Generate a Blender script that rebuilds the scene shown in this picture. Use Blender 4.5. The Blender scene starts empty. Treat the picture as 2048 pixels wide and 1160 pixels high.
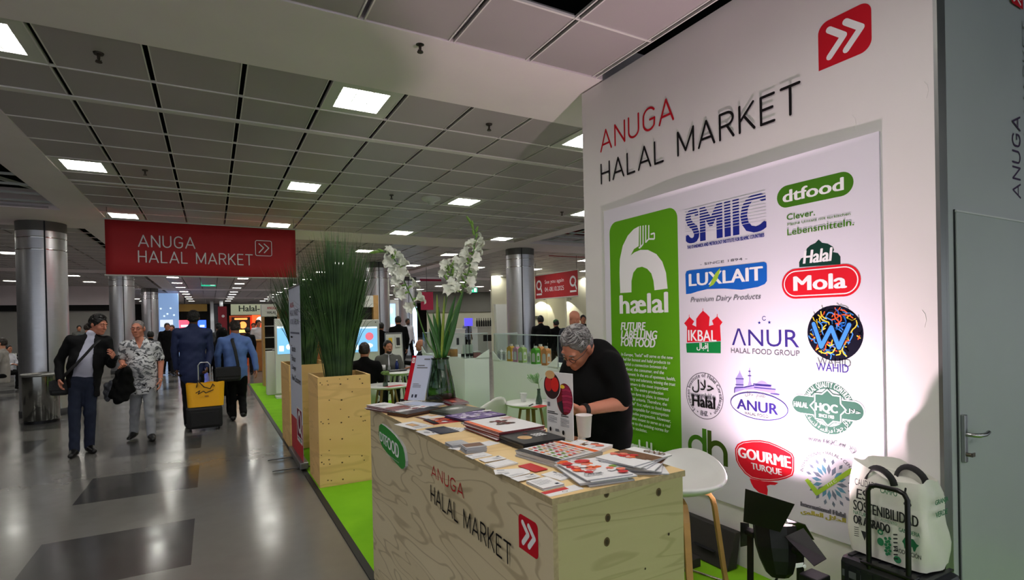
import bpy, math, random
import numpy as np
from mathutils import Vector, Matrix

# ------------------------------------------------------------------ camera, world, key lights
SC = bpy.context.scene
COL = SC.collection
CAM_H = 1.6
F_PX, YAW, PITCH, ROLL, CY_PX = 1080.87, 0.5076, -0.0063, -0.0214, 646.18

def cam_basis():
    cy, sy = math.cos(YAW), math.sin(YAW)
    fw = Vector((sy*math.cos(PITCH), cy*math.cos(PITCH), math.sin(PITCH)))
    r = Vector((cy, -sy, 0)); u = r.cross(fw)
    return r*math.cos(ROLL)+u*math.sin(ROLL), -r*math.sin(ROLL)+u*math.cos(ROLL), fw
C_R, C_U, C_F = cam_basis()
C_O = Vector((0, 0, CAM_H))
cam_data = bpy.data.cameras.new('camera')
cam_data.sensor_fit = 'HORIZONTAL'; cam_data.sensor_width = 36.0
cam_data.lens = 36.0*F_PX/2048.0
cam_data.shift_y = (CY_PX-580.0)/2048.0
cam_data.clip_start = 0.05; cam_data.clip_end = 300
cam = bpy.data.objects.new('camera', cam_data); COL.objects.link(cam)
cam.matrix_world = Matrix(((C_R.x, C_U.x, -C_F.x, 0), (C_R.y, C_U.y, -C_F.y, 0), (C_R.z, C_U.z, -C_F.z, CAM_H), (0, 0, 0, 1)))
SC.camera = cam

world = bpy.data.worlds.new('hall_air'); SC.world = world; world.use_nodes = True
world.node_tree.nodes['Background'].inputs[0].default_value = (0.86, 0.92, 1.0, 1)
world.node_tree.nodes['Background'].inputs[1].default_value = 1.0
SC.view_settings.view_transform = 'Standard'; SC.view_settings.look = 'None'
SC.view_settings.exposure = 0.0; SC.view_settings.gamma = 1.0; SC.view_settings.use_curve_mapping = False
PANEL_EMIT = 45.0          # ceiling light panels
SPOT_POWER = 25.0          # stage light on the floor beside the wall
SPOT_POS = Vector((2.42, 1.72, 0.565))
SPOT_AIM = Vector((2.62, 2.00, 1.80))

# measured points: a pixel of the 2048x1160 photograph carried onto a plane of the room
def ray(x, y): return C_F + C_R*((x-1024.0)/F_PX) - C_U*((y-CY_PX)/F_PX)
def onz(x, y, z=0.0):
    d = ray(x, y); return C_O + d*((z-CAM_H)/d.z)
def onx(x, y, X):
    d = ray(x, y); return C_O + d*(X/d.x)
def ony(x, y, Y):
    d = ray(x, y); return C_O + d*(Y/d.y)
def ond(x, y, depth): return C_O + ray(x, y)*depth

# ------------------------------------------------------------------ materials
def lin(c):
    c = c/255.0
    return c/12.92 if c <= 0.04045 else ((c+0.055)/1.055)**2.4
def rgb(r, g, b): return (lin(r), lin(g), lin(b), 1.0)
MATS = {}
def mat(name, col, rough=0.5, metal=0.0, var=0.0, vscale=8.0, bump=0.0, bscale=40.0, emit=0.0, trans=0.0, alpha=1.0, ior=1.45, spec=0.5, coat=0.0, sheen=0.0):
    if name in MATS: return MATS[name]
    if name.startswith('ink_'): rough, spec = .75, .15
    m = bpy.data.materials.new(name); m.use_nodes = True
    nt = m.node_tree; N = nt.nodes; L = nt.links
    b = N['Principled BSDF']
    c = rgb(*col)
    b.inputs['Base Color'].default_value = c
    b.inputs['Roughness'].default_value = rough; b.inputs['Metallic'].default_value = metal
    b.inputs['IOR'].default_value = ior
    b.inputs['Specular IOR Level'].default_value = spec
    b.inputs['Transmission Weight'].default_value = trans
    b.inputs['Alpha'].default_value = alpha
    b.inputs['Coat Weight'].default_value = coat
    if sheen: b.inputs['Sheen Weight'].default_value = sheen
    if emit:
        b.inputs['Emission Color'].default_value = c; b.inputs['Emission Strength'].default_value = emit
    if var or bump:
        tc = N.new('ShaderNodeTexCoord')
    if var:
        n = N.new('ShaderNodeTexNoise'); n.inputs['Scale'].default_value = vscale; n.inputs['Detail'].default_value = 4
        L.new(tc.outputs['Object'], n.inputs['Vector'])
        r = N.new('ShaderNodeMapRange'); r.inputs[1].default_value = 0.25; r.inputs[2].default_value = 0.75
        r.inputs[3].default_value = 1-var; r.inputs[4].default_value = 1+var
        L.new(n.outputs['Fac'], r.inputs[0])
        mx = N.new('ShaderNodeVectorMath'); mx.operation = 'SCALE'; mx.inputs[0].default_value = c[:3]
        L.new(r.outputs[0], mx.inputs['Scale']); L.new(mx.outputs[0], b.inputs['Base Color'])
    if bump:
        n2 = N.new('ShaderNodeTexNoise'); n2.inputs['Scale'].default_value = bscale; n2.inputs['Detail'].default_value = 3
        L.new(tc.outputs['Object'], n2.inputs['Vector'])
        bp = N.new('ShaderNodeBump'); bp.inputs['Strength'].default_value = bump; bp.inputs['Distance'].default_value = 0.01
        L.new(n2.outputs['Fac'], bp.inputs['Height']); L.new(bp.outputs[0], b.inputs['Normal'])
    MATS[name] = m
    return m

class NT:
    """small helper for hand-made node materials"""
    def __init__(s, name):
        s.m = bpy.data.materials.new(name); s.m.use_nodes = True
        s.N = s.m.node_tree.nodes; s.L = s.m.node_tree.links; s.b = s.N['Principled BSDF']
        s.tc = s.N.new('ShaderNodeTexCoord'); MATS[name] = s.m
    def n(s, kind, **kw):
        o = s.N.new('ShaderNode'+kind)
        for k, v in kw.items(): setattr(o, k, v)
        return o
    def link(s, a, b): s.L.new(a, b)
    def mapping(s, scale=(1, 1, 1), loc=(0, 0, 0), rot=(0, 0, 0), src='Object'):
        mp = s.n('Mapping'); mp.inputs['Scale'].default_value = scale; mp.inputs['Location'].default_value = loc; mp.inputs['Rotation'].default_value = rot
        s.link(s.tc.outputs[src], mp.inputs['Vector']); return mp.outputs[0]
    def noise(s, vec, scale, detail=3, rough=0.5, dist=0.0):
        o = s.n('TexNoise'); o.inputs['Scale'].default_value = scale; o.inputs['Detail'].default_value = detail
        o.inputs['Roughness'].default_value = rough; o.inputs['Distortion'].default_value = dist
        s.link(vec, o.inputs['Vector']); return o.outputs['Fac']
    def math(s, op, a, b=None, c=None):
        o = s.n('Math', operation=op)
        for i, v in enumerate((a, b, c)):
            if v is None: continue
            if isinstance(v, (int, float)): o.inputs[i].default_value = v
            else: s.link(v, o.inputs[i])
        return o.outputs[0]
    def rng(s, v, a, b, c, d):
        o = s.n('MapRange')
        s.link(v, o.inputs[0])
        for i, x in enumerate((a, b, c, d)): o.inputs[i+1].default_value = x
        return o.outputs[0]
    def mix(s, f, a, b):
        o = s.n('Mix', data_type='RGBA')
        if isinstance(f, (int, float)): o.inputs[0].default_value = f
        else: s.link(f, o.inputs[0])
        for i, v in ((6, a), (7, b)):
            if isinstance(v, tuple): o.inputs[i].default_value = v
            else: s.link(v, o.inputs[i])
        return o.outputs[2]
    def bump(s, h, strength=0.3, dist=0.01):
        o = s.n('Bump'); o.inputs['Strength'].default_value = strength; o.inputs['Distance'].default_value = dist
        s.link(h, o.inputs['Height']); s.link(o.outputs[0], s.b.inputs['Normal'])
    def base(s, c): s.link(c, s.b.inputs['Base Color'])

def plywood(name, light, dark, line, knot, grain=(1, 1, 6), freq=9.0, lines=0.55, knots=0.35, kscale=7.0, seed=0.0):
    t = NT(name)
    v = t.mapping(scale=grain, loc=(seed, seed*1.7, seed*0.6))
    n = t.noise(v, 1.1, 2, 0.45, 0.35)
    band = t.math('SINE', t.math('MULTIPLY', n, freq*6.28))
    thin = t.rng(band, 0.72, 1.0, 0.0, lines)
    fine = t.noise(t.mapping(scale=(grain[0]*4, grain[1]*4, grain[2]*16)), 4.0, 4, 0.6)
    c0 = t.mix(t.rng(n, 0.3, 0.7, 0, 1), rgb(*light), rgb(*dark))
    c1 = t.mix(t.rng(fine, 0.35, 0.7, 0.0, 0.25), c0, rgb(*dark))
    c2 = t.mix(thin, c1, rgb(*line))
    vo = t.n('TexVoronoi'); vo.inputs['Scale'].default_value = kscale
    t.link(t.mapping(scale=(1.0, 1.0, 1.35), loc=(seed+.3, .2, seed)), vo.inputs['Vector'])
    rnd = t.n('SeparateColor'); t.link(vo.outputs['Color'], rnd.inputs[0])
    sel = t.math('LESS_THAN', rnd.outputs[0], knots)
    dot = t.rng(vo.outputs['Distance'], 0.06, 0.11, 1.0, 0.0)
    c3 = t.mix(t.math('MULTIPLY', sel, dot), c2, rgb(*knot))
    t.base(c3); t.b.inputs['Roughness'].default_value = 0.55
    t.bump(band, 0.06, 0.003)
    return t.m

# ------------------------------------------------------------------ mesh builder
class MB:
    def __init__(s): s.v = []; s.f = []; s.mi = []; s.sm = []; s.cur = 0; s.smooth = False
    def add(s, vs, fs, smooth=None):
        o = len(s.v); s.v.extend(tuple(p) for p in vs)
        for f in fs:
            s.f.append(tuple(i+o for i in f)); s.mi.append(s.cur); s.sm.append(s.smooth if smooth is None else smooth)
        return s
    def poly(s, pts): return s.add(pts, [tuple(range(len(pts)))])
    def box(s, x0, x1, y0, y1, z0, z1):
        return s.add([(x0, y0, z0), (x1, y0, z0), (x1, y1, z0), (x0, y1, z0), (x0, y0, z1), (x1, y0, z1), (x1, y1, z1), (x0, y1, z1)],
                     [(0, 3, 2, 1), (4, 5, 6, 7), (0, 1, 5, 4), (1, 2, 6, 5), (2, 3, 7, 6), (3, 0, 4, 7)], False)
    def hexa(s, lo, hi):
        """solid between two quads (same winding, lo below hi)"""
        return s.add(list(lo)+list(hi), [(0, 3, 2, 1), (4, 5, 6, 7), (0, 1, 5, 4), (1, 2, 6, 5), (2, 3, 7, 6), (3, 0, 4, 7)], False)
    def obox(s, c, ax, ay, az):
        c, ax, ay, az = Vector(c), Vector(ax), Vector(ay), Vector(az)
        return s.hexa([c-ax-ay-az, c+ax-ay-az, c+ax+ay-az, c-ax+ay-az], [c-ax-ay+az, c+ax-ay+az, c+ax+ay+az, c-ax+ay+az])
    def bar(s, p, q, w, h=None, up=(0, 0, 1)):
        """rectangular bar from p to q"""
        h = w if h is None else h
        p, q, up = Vector(p), Vector(q), Vector(up)
        d = (q-p).normalized()
        if abs(d.dot(up)) > 0.98: up = Vector((0, 1, 0))
        a = d.cross(up).normalized(); b = a.cross(d).normalized()
        return s.obox((p+q)/2, a*w/2, (q-p)/2, b*h/2)
    def tube(s, pts, r, n=8, caps=True, closed=False, flat=None):
        pts = [Vector(p) for p in pts]; m = len(pts)
        rs = r if isinstance(r, (list, tuple)) else [r]*m
        vs, fs = [], []
        prev = None
        for i, p in enumerate(pts):
            if closed: t = (pts[(i+1) % m]-pts[i-1]).normalized()
            else: t = (pts[min(i+1, m-1)]-pts[max(i-1, 0)]).normalized()
            if prev is None:
                a = t.cross(Vector((0, 0, 1)))
                if a.length < 0.1: a = t.cross(Vector((1, 0, 0)))
                a.normalize()
            else:
                a = (prev - t*prev.dot(t))
                if a.length < 1e-6: a = t.orthogonal()
                a.normalize()
            prev = a; b = t.cross(a)
            fl = 1.0 if flat is None else flat
            for k in range(n):
                an = 2*math.pi*k/n
                vs.append(p + a*math.cos(an)*rs[i] + b*math.sin(an)*rs[i]*fl)
        for i in range(m if closed else m-1):
            j = (i+1) % m
            for k in range(n):
                fs.append((i*n+k, i*n+(k+1) % n, j*n+(k+1) % n, j*n+k))
        s.add(vs, fs, True)
        if caps and not closed:
            s.add(vs[:n], [tuple(reversed(range(n)))], False); s.add(vs[-n:], [tuple(range(n))], False)
        return s
    def cyl(s, p, q, r0, r1=None, n=20, caps=True): return s.tube([p, q], [r0, r0 if r1 is None else r1], n, caps)
    def lathe(s, prof, c=(0, 0, 0), n=28, sx=1.0, sy=1.0, axis=None, smooth=True):
        c = Vector(c); vs, fs = [], []; m = len(prof)
        for r, z in prof:
            for k in range(n):
                an = 2*math.pi*k/n
                vs.append(c+Vector((r*math.cos(an)*sx, r*math.sin(an)*sy, z)))
        for i in range(m-1):
            for k in range(n): fs.append((i*n+k, i*n+(k+1) % n, (i+1)*n+(k+1) % n, (i+1)*n+k))
        s.add(vs, fs, smooth)
        if prof[0][0] > 1e-5: s.add(vs[:n], [tuple(reversed(range(n)))], False)
        if prof[-1][0] > 1e-5: s.add(vs[-n:], [tuple(range(n))], False)
        return s
    def ball(s, c, rx, ry=None, rz=None, n=16, m=10, rot=None):
        ry = rx if ry is None else ry; rz = rx if rz is None else rz
        c = Vector(c); vs, fs = [], []
        for i in range(m+1):
            th = math.pi*i/m
            for k in range(n):
                an = 2*math.pi*k/n
                p = Vector((rx*math.sin(th)*math.cos(an), ry*math.sin(th)*math.sin(an), -rz*math.cos(th)))
                vs.append(c+(rot @ p if rot else p))
        for i in range(m):
            for k in range(n): fs.append((i*n+k, i*n+(k+1) % n, (i+1)*n+(k+1) % n, (i+1)*n+k))
        return s.add(vs, fs, True)
    def grid(s, fn, nu, nv, smooth=True, double=0.0):
        vs = [Vector(fn(i/nu, j/nv)) for j in range(nv+1) for i in range(nu+1)]
        fs = [(j*(nu+1)+i, j*(nu+1)+i+1, (j+1)*(nu+1)+i+1, (j+1)*(nu+1)+i) for j in range(nv) for i in range(nu)]
        return s.add(vs, fs, smooth)
    def mesh(s, name, mats):
        me = bpy.data.meshes.new(name)
        me.from_pydata(s.v, [], s.f)
        for m in (mats if isinstance(mats, (list, tuple)) else [mats]): me.materials.append(m)
        me.polygons.foreach_set('material_index', s.mi); me.polygons.foreach_set('use_smooth', s.sm)
        me.update()
        return me
    def build(s, name, mats, parent=None, loc=None, bevel=0.0, label=None, solid=0.0):
        o = bpy.data.objects.new(name, s.mesh(name, mats)); COL.objects.link(o)
        if parent is not None:
            o.parent = parent
        if loc is not None: o.location = loc
        if bevel:
            md = o.modifiers.new('bevel', 'BEVEL'); md.width = bevel; md.segments = 2; md.limit_method = 'ANGLE'; md.angle_limit = math.radians(40)
        if solid:
            md = o.modifiers.new('thick', 'SOLIDIFY'); md.thickness = solid; md.offset = 0
        if label: o['label'] = label
        return o

def tag(o, label, cat, group=None, kind=None):
    o['label'] = label; o['category'] = cat
    if group: o['group'] = group
    if kind: o['kind'] = kind
    return o
def thing(name, label, cat, loc=(0, 0, 0), rz=0.0, group=None):
    o = bpy.data.objects.new(name, None); COL.objects.link(o)
    o.empty_display_size = 0.1
    o.location = loc; o.rotation_euler = (0, 0, rz)
    return tag(o, label, cat, group)
def struct(o):
    o['kind'] = 'structure'; return o
def copy_tree(o, parent=None):
    c = o.copy(); COL.objects.link(c)
    if parent is not None: c.parent = parent
    for ch in list(o.children): copy_tree(ch, c)
    return c
def dup(root, loc, label=None, group=None, rz=None):
    c = copy_tree(root); c.location = loc
    if rz is not None: c.rotation_euler = (0, 0, rz)
    if label: c['label'] = label
    if group: c['group'] = group
    return c

# ------------------------------------------------------------------ lettering
TXT = {}
def glyphs(s, res=3):
    key = (s, res)
    if key not in TXT:
        c = bpy.data.curves.new('lettering', 'FONT'); c.body = s; c.resolution_u = res
        o = bpy.data.objects.new('lettering', c)
        me = bpy.data.meshes.new_from_object(o)
        vs = [(v.co.x, v.co.y) for v in me.vertices]; fs = [tuple(p.vertices) for p in me.polygons]
        bpy.data.objects.remove(o); bpy.data.curves.remove(c); bpy.data.meshes.remove(me)
        TXT[key] = (vs, fs)
    return TXT[key]
# single-line rounded capitals for the thin sign lettering (unit height 1)
def _arc(cx, cy, rx, ry, a0, a1, n=10):
    return [(cx+rx*math.cos(math.radians(a0+(a1-a0)*i/n)), cy+ry*math.sin(math.radians(a0+(a1-a0)*i/n))) for i in range(n+1)]
STROKE = {
 'A': (0.72, [[(0, 0), (0.36, 1), (0.72, 0)], [(0.12, .3), (.60, .3)]]),
 'N': (0.62, [[(0, 0), (0, 1), (.62, 0), (.62, 1)]]),
 'U': (0.60, [[(0, 1)]+_arc(.30, .30, .30, .30, 180, 360)+[(.60, 1)]]),
 'G': (0.66, [_arc(.36, .64, .33, .36, 35, 180, 8)+_arc(.36, .36, .33, .36, 180, 325, 8)+[(.66, .46), (.40, .46)]]),
 'H': (0.60, [[(0, 0), (0, 1)], [(.6, 0), (.6, 1)], [(0, .5), (.6, .5)]]),
 'L': (0.46, [[(0, 1), (0, 0), (.46, 0)]]),
 'M': (0.78, [[(0, 0), (0, 1), (.39, .12), (.78, 1), (.78, 0)]]),
 'R': (0.58, [[(0, 0), (0, 1), (.30, 1)]+_arc(.30, .745, .26, .255, 90, -90, 10)+[(0, .49)], [(.30, .49), (.58, 0)]]),
 'K': (0.58, [[(0, 0), (0, 1)], [(.54, 1), (.02, .42)], [(.18, .58), (.58, 0)]]),
 'E': (0.48, [[(.48, 1), (0, 1), (0, 0), (.48, 0)], [(0, .52), (.42, .52)]]),
 'T': (0.62, [[(0, 1), (.62, 1)], [(.31, 1), (.31, 0)]]),
 ' ': (0.30, []),
}
class Decal:
    """flat printed marks on a plane: origin o, u to the right, v up; px(x,y) turns a measured photo point into (u,v)"""
    def __init__(s, o, u, v, px=None, lift=0.00012):
        s.o = Vector(o); s.u = Vector(u); s.v = Vector(v); s.n = s.u.cross(s.v); s.px = px; s.lift = lift; s.z = lift; s.conv = lambda p: p
        s.new()
    def new(s): s.mb = MB(); s.mats = []; s.z = s.lift; return s
    def use(s, m):
        if m not in s.mats: s.mats.append(m)
        s.mb.cur = s.mats.index(m)
    def P(s, p): return s.o + s.u*p[0] + s.v*p[1] + s.n*s.z
    def uv(s, p):
        q = s.px(*s.conv(p)); d = q-s.o
        return (d.dot(s.u), d.dot(s.v))
    def up(s): s.z += s.lift
    def poly_uv(s, pts, m): s.use(m); s.mb.poly([s.P(p) for p in pts]); s.up()
    def poly(s, pts, m): s.poly_uv([s.uv(p) for p in pts], m)
    def rrect(s, u0, v0, u1, v1, r, m, corners=(1, 1, 1, 1)):
        # corners: BL BR TR TL
        r = min(r, (u1-u0)/2, (v1-v0)/2); pts = []
        for k, (cx, cy, a, ex, ey) in enumerate(((u0+r, v0+r, 180, u0, v0), (u1-r, v0+r, 270, u1, v0), (u1-r, v1-r, 0, u1, v1), (u0+r, v1-r, 90, u0, v1))):
            pts += _arc(cx, cy, r, r, a, a+90, 8) if corners[k] else [(ex, ey)]
        s.poly_uv(pts, m)
    def ellipse(s, c, ru, rv, m, n=48): s.poly_uv([(c[0]+ru*math.cos(2*math.pi*i/n), c[1]+rv*math.sin(2*math.pi*i/n)) for i in range(n)], m)
    def ring(s, c, r0, r1, m, a0=0, a1=360, n=48, k=1.0):
        s.use(m)
        for i in range(n):
            t0 = math.radians(a0+(a1-a0)*i/n); t1 = math.radians(a0+(a1-a0)*(i+1)/n)
            s.mb.poly([s.P((c[0]+r*math.cos(t), c[1]+r*k*math.sin(t))) for r, t in ((r0, t0), (r1, t0), (r1, t1), (r0, t1))])
        s.up()
    def stroke_uv(s, pts, w, m, cap=True):
        s.use(m)
        for a, b in zip(pts[:-1], pts[1:]):
            d = Vector((b[0]-a[0], b[1]-a[1])); l = d.length
            if l < 1e-7: continue
            d /= l; nn = Vector((-d.y, d.x))*w/2; A = Vector(a); B = Vector(b)
            an = math.degrees(math.atan2(d.y, d.x))
            if cap: pts2 = _arc(B.x, B.y, w/2, w/2, an-90, an+90, 5)+_arc(A.x, A.y, w/2, w/2, an+90, an+270, 5)
            else: pts2 = [A-nn, B-nn, B+nn, A+nn]
            s.mb.poly([s.P(p) for p in pts2]); s.z += 0.00006
        s.up()
    def stroke(s, pts, w, m, cap=True): s.stroke_uv([s.uv(p) for p in pts], w, m, cap)
    def signtext(s, txt, u0, v0, u1, v1, m, w=0.085, gap=0.26):
        h = v1-v0; tot = sum(STROKE[c][0] for c in txt)+gap*(len(txt)-1); k = (u1-u0)/tot; x = 0.0; wd = w*h
        for c in txt:
            wc, ss = STROKE[c]
            for st in ss:
                s.stroke_uv([(u0+(x+px)*k, v0+wd/2+py*(h-wd)) for px, py in st], wd, m)
            x += wc+gap
        s.up()
    def signtext_px(s, txt, bl, tr, m, w=0.085, gap=0.26):
        a = s.uv(bl); b = s.uv(tr); s.signtext(txt, a[0], a[1], b[0], b[1], m, w, gap)
    def text_uv(s, txt, u0, v0, u1, v1, m, bold=0.0, shear=0.0, slope=0.0, keep=False):
        vs, fs = glyphs(txt)
        if not vs: return
        xs = [p[0]+shear*p[1] for p in vs]; ys = [p[1] for p in vs]
        x0, x1, y0, y1 = min(xs), max(xs), min(ys), max(ys)
        s.use(m)
        sx = (u1-u0)/(x1-x0); sy = (v1-v0)/(y1-y0)
        if keep: sx = sy = min(sx, sy)
        for k in ([0] if not bold else [-bold, -bold/2, 0, bold/2, bold]):
            pp = []
            for x, y in zip(xs, ys):
                uu = u0+(x-x0)*sx+k*(v1-v0); pp.append(s.P((uu, v0+(y-y0)*sy+slope*(uu-u0))))
            s.mb.add(pp, fs, False); s.z += 0.00006
            if bold:
                pp = []
                for x, y in zip(xs, ys):
                    uu = u0+(x-x0)*sx+k*(v1-v0); pp.append(s.P((uu, v0+(y-y0)*sy+slope*(uu-u0)+(bold-abs(k))*0.5*(v1-v0))))
                s.mb.add(pp, fs, False); s.z += 0.00006
        s.up()
    def text(s, txt, bl, tr, m, bold=0.0, shear=0.0, slope=0.0):
        a = s.uv(bl); b = s.uv(tr); s.text_uv(txt, a[0], a[1], b[0], b[1], m, bold, shear, slope)
    def text4(s, txt, tl, tr, br, bl, m, bold=0.0):
        q = [Vector(s.uv(p)) for p in (tl, tr, br, bl)]
        vs, fs = glyphs(txt); xs = [p[0] for p in vs]; ys = [p[1] for p in vs]
        x0, x1, y0, y1 = min(xs), max(xs), min(ys), max(ys); s.use(m)
        for k in ([0] if not bold else [-bold, 0, bold]):
            pp = []
            for x, y in vs:
                a = (x-x0)/(x1-x0)+k*0.25; b = (y-y0)/(y1-y0)
                w = (q[3]*(1-a)+q[2]*a)*(1-b)+(q[0]*(1-a)+q[1]*a)*b
                pp.append(s.P(w))
            s.mb.add(pp, fs, False); s.z += 0.00006
        s.up()
    def arctext(s, txt, c, r, h, a0, a1, m, inward=False, bold=0.0, k=1.0):
        """letters along an arc from angle a0 to a1 (degrees); inward puts feet outwards"""
        ws = []
        for ch in txt:
            vs, _ = glyphs(ch) if ch != ' ' else ([], [])
            ws.append((max(p[0] for p in vs)-min(p[0] for p in vs)+0.09) if vs else 0.32)
        tot = sum(ws); acc = 0.0; s.use(m)
        for ch, w in zip(txt, ws):
            mid = a0+(a1-a0)*(acc+w/2)/tot; acc += w
            if ch == ' ': continue
            vs, fs = glyphs(ch); x0 = min(p[0] for p in vs); x1 = max(p[0] for p in vs)
            t = math.radians(mid); o = Vector((c[0]+r*math.cos(t), c[1]+r*math.sin(t)*k))
            e_r = Vector((math.cos(t), math.sin(t))); e_t = Vector((math.sin(t), -math.cos(t)))
            if inward: e_r, e_t = -e_r, -e_t
            kx = abs(a1-a0)/tot*math.pi/180*r
            for b in ([0] if not bold else [-bold, 0, bold]):
                s.mb.add([s.P(o+e_t*((x-(x0+x1)/2)*kx+b*h)+e_r*(y*h/0.7)) for x, y in vs], fs, False); s.z += 0.00002
        s.up()
    def build(s, name, parent=None, label=None):
        o = s.mb.build(name, s.mats, parent, label=label); s.new(); return o
    def chevrons(s, u0, v0, u1, v1, w, m):
        W, H = u1-u0, v1-v0
        for a, b in ((.22, .50), (.54, .82)):
            s.stroke_uv([(u0+a*W, v0+.79*H), (u0+b*W, v0+.53*H), (u0+a*W, v0+.21*H)], w, m)
        s.up()
# ------------------------------------------------------------------ setting: floor, ceiling, beams, columns, walls
random.seed(4)
t = NT('terrazzo_floor')
pos = t.n('SeparateXYZ'); t.link(t.mapping(), pos.inputs[0])
def inrange(v, a, b): return t.math('MULTIPLY', t.math('GREATER_THAN', v, a), t.math('LESS_THAN', v, b))
ym = t.math('FLOORED_MODULO', t.math('SUBTRACT', pos.outputs[1], 4.23), 2.0)
sq1 = t.math('MULTIPLY', inrange(pos.outputs[0], -1.14, -0.155), t.math('LESS_THAN', ym, 1.0))
ym2 = t.math('FLOORED_MODULO', t.math('SUBTRACT', pos.outputs[1], 5.2), 2.0)
sq2 = t.math('MULTIPLY', inrange(pos.outputs[0], -3.1, -2.12), t.math('LESS_THAN', ym2, 1.0))
sq3 = t.math('MULTIPLY', inrange(pos.outputs[0], -5.1, -4.1), t.math('LESS_THAN', ym, 1.0))
sq = t.math('MAXIMUM', t.math('MAXIMUM', sq1, sq2), sq3)
sp = t.noise(t.mapping(), 6.0, 4, 0.6)
c = t.mix(sq, rgb(112, 110, 106), rgb(64, 63, 62))
c = t.mix(t.rng(sp, 0.35, 0.7, 0.0, 0.2), c, rgb(88, 87, 84))
t.base(c)
t.link(t.rng(t.noise(t.mapping(), 2.5, 3), 0.3, 0.7, 0.14, 0.22), t.b.inputs['Roughness'])
t.b.inputs['Specular IOR Level'].default_value = 0.55
struct(MB().box(-18, 30, -9, 60, -0.1, 0.0).build('floor', t.m))

t = NT('green_carpet')
nf = t.noise(t.mapping(), 260.0, 2); nl = t.noise(t.mapping(), 3.0, 3)
t.base(t.mix(t.rng(nl, .3, .7, 0, 1), rgb(126, 186, 34), rgb(114, 174, 30)))
t.b.inputs['Roughness'].default_value = 0.95; t.b.inputs['Specular IOR Level'].default_value = 0.1
t.bump(nf, 0.25, 0.004)
GREEN = t.m
BLACKTAPE = mat('black_edge_tape', (34, 32, 30), 0.6)
m = MB(); m.box(0.872, 3.5, 1.2, 16.36, 0.0, 0.008); m.box(0.872, 4.6, -1.2, 1.2, 0.0, 0.008)  # second piece, out of view, added to bounce green onto the grey wall
o = m.build('carpet', GREEN)
tag(o, 'bright green carpet laid along the aisle under the exhibition stand', 'carpet')
MB().box(0.826, 0.874, -1.2, 16.4, 0.0, 0.0095).build('edge_strip', BLACKTAPE, o, label='black edge strip')

BEAM = mat('beam_plaster', (243, 231, 234), 0.7, var=0.04, vscale=1.5)
TILE = mat('ceiling_tile_metal', (176, 166, 169), 0.45, var=0.05, vscale=1.2, spec=0.6)
TBAR = mat('ceiling_bar', (232, 226, 224), 0.5)
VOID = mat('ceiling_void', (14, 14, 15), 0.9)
PX, PY = 0.6375, 0.66
X0 = 0.2675
BEAMS_Y = [(3.575, 4.57), (12.15, 13.5), (22.9, 24.1), (33.2, 34.4), (43.3, 44.4), (53.0, 54.0)]
BEAMS_X = [(-2.15, -1.62), (6.86, 7.27)]
OPEN = [(-4.75, -2.15, 4.57, 11.5), (7.27, 9.7, 4.57, 12.15)]
LIGHTX = [-9.614, -7.064, -4.514, -1.326]+[1.224+2.55*k for k in range(0, 8)]
LIGHTY = [4.89, 8.22, 11.53, 15.1, 18.6, 22.0, 25.5, 28.95, 32.15, 35.8, 39.1, 42.5, 45.7, 49.2]
def is_light(x, y):
    return any(abs(x-a) < .3 for a in LIGHTX) and any(abs(y-b) < .3 for b in LIGHTY)
def in_open(x, y): return any(a < x < b and c0 < y < d for a, b, c0, d in OPEN)
def rows():
    out = []
    y = 2.93
    while y > -5:                       # over the stand, before the first beam
        out.append((y-0.645, y)); y -= 0.645
    out.append((2.93, 3.575))
    for i, (a, b) in enumerate(BEAMS_Y):
        nxt = BEAMS_Y[i+1][0] if i+1 < len(BEAMS_Y) else 56
        y = b; k = 0
        n = max(1, round((nxt-b)/PY)); st = (nxt-b)/n
        for k in range(n): out.append((b+k*st, b+(k+1)*st))
    return out
tiles = MB(); bars = MB()
light_spots = []
for (ya, yb) in rows():
    yc = (ya+yb)/2
    for i in range(-14, 36):
        xa = X0+i*PX; xb = xa+PX; xc = (xa+xb)/2
        if in_open(xc, yc) or any(a-.25 < xc < b+.25 for a, b in BEAMS_X) and yc > 4.5: continue
        if 1.5 < xc < 2.2 and ya > 2.2 and yb < 2.95: continue            # the missing tile
        if yc < 3.6 and xa > 2.8: continue
        lit = any(abs(xc-a) < .12 for a in LIGHTX) and any(ya <= b < yb for b in LIGHTY) and yc > 4.5
        if lit:
            light_spots.append((xc, yc, yb-ya)); continue
        x1, x2, y1, y2 = xa+.021, xb-.021, ya+.007, yb-.007
        tiles.add([(x1, y1, 3.60), (x2, y1, 3.60), (x2, y2, 3.60), (x1, y2, 3.60), (x1, y1, 3.63), (x2, y1, 3.63), (x2, y2, 3.63), (x1, y2, 3.63)],
                  [(0, 3, 2, 1), (0, 1, 5, 4), (1, 2, 6, 5), (2, 3, 7, 6), (3, 0, 4, 7)], False)
    if ya > 4.5:
        bars.box(-9, 6.86, ya-.008, ya+.008, 3.592, 3.61) if ya < 5 or ya > 11.6 else bars.box(-1.62, 6.86, ya-.008, ya+.008, 3.592, 3.61)
        if yc > 12: bars.box(7.27, 23, ya-.008, ya+.008, 3.592, 3.61)
    else:
        bars.box(-8.6, 2.83, ya-.008, ya+.008, 3.594, 3.61)
for i in range(-14, 36):
    xa = X0+i*PX
    if xa > 23: continue
    for s_ in (-1, 1):
        if -1.62 < xa < 6.86: bars.box(xa+s_*.021-.004, xa+s_*.021+.004, 4.57, 12.15, 3.594, 3.61)
        if xa < 2.83 : bars.box(xa+s_*.021-.005, xa+s_*.021+.005, -1.5, 3.575, 3.592, 3.61)
for y in (5.89, 9.19): bars.box(-1.62, 6.86, y-.032, y+.032, 3.588, 3.60)
ceiling = struct(tiles.build('ceiling', TILE))
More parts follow.
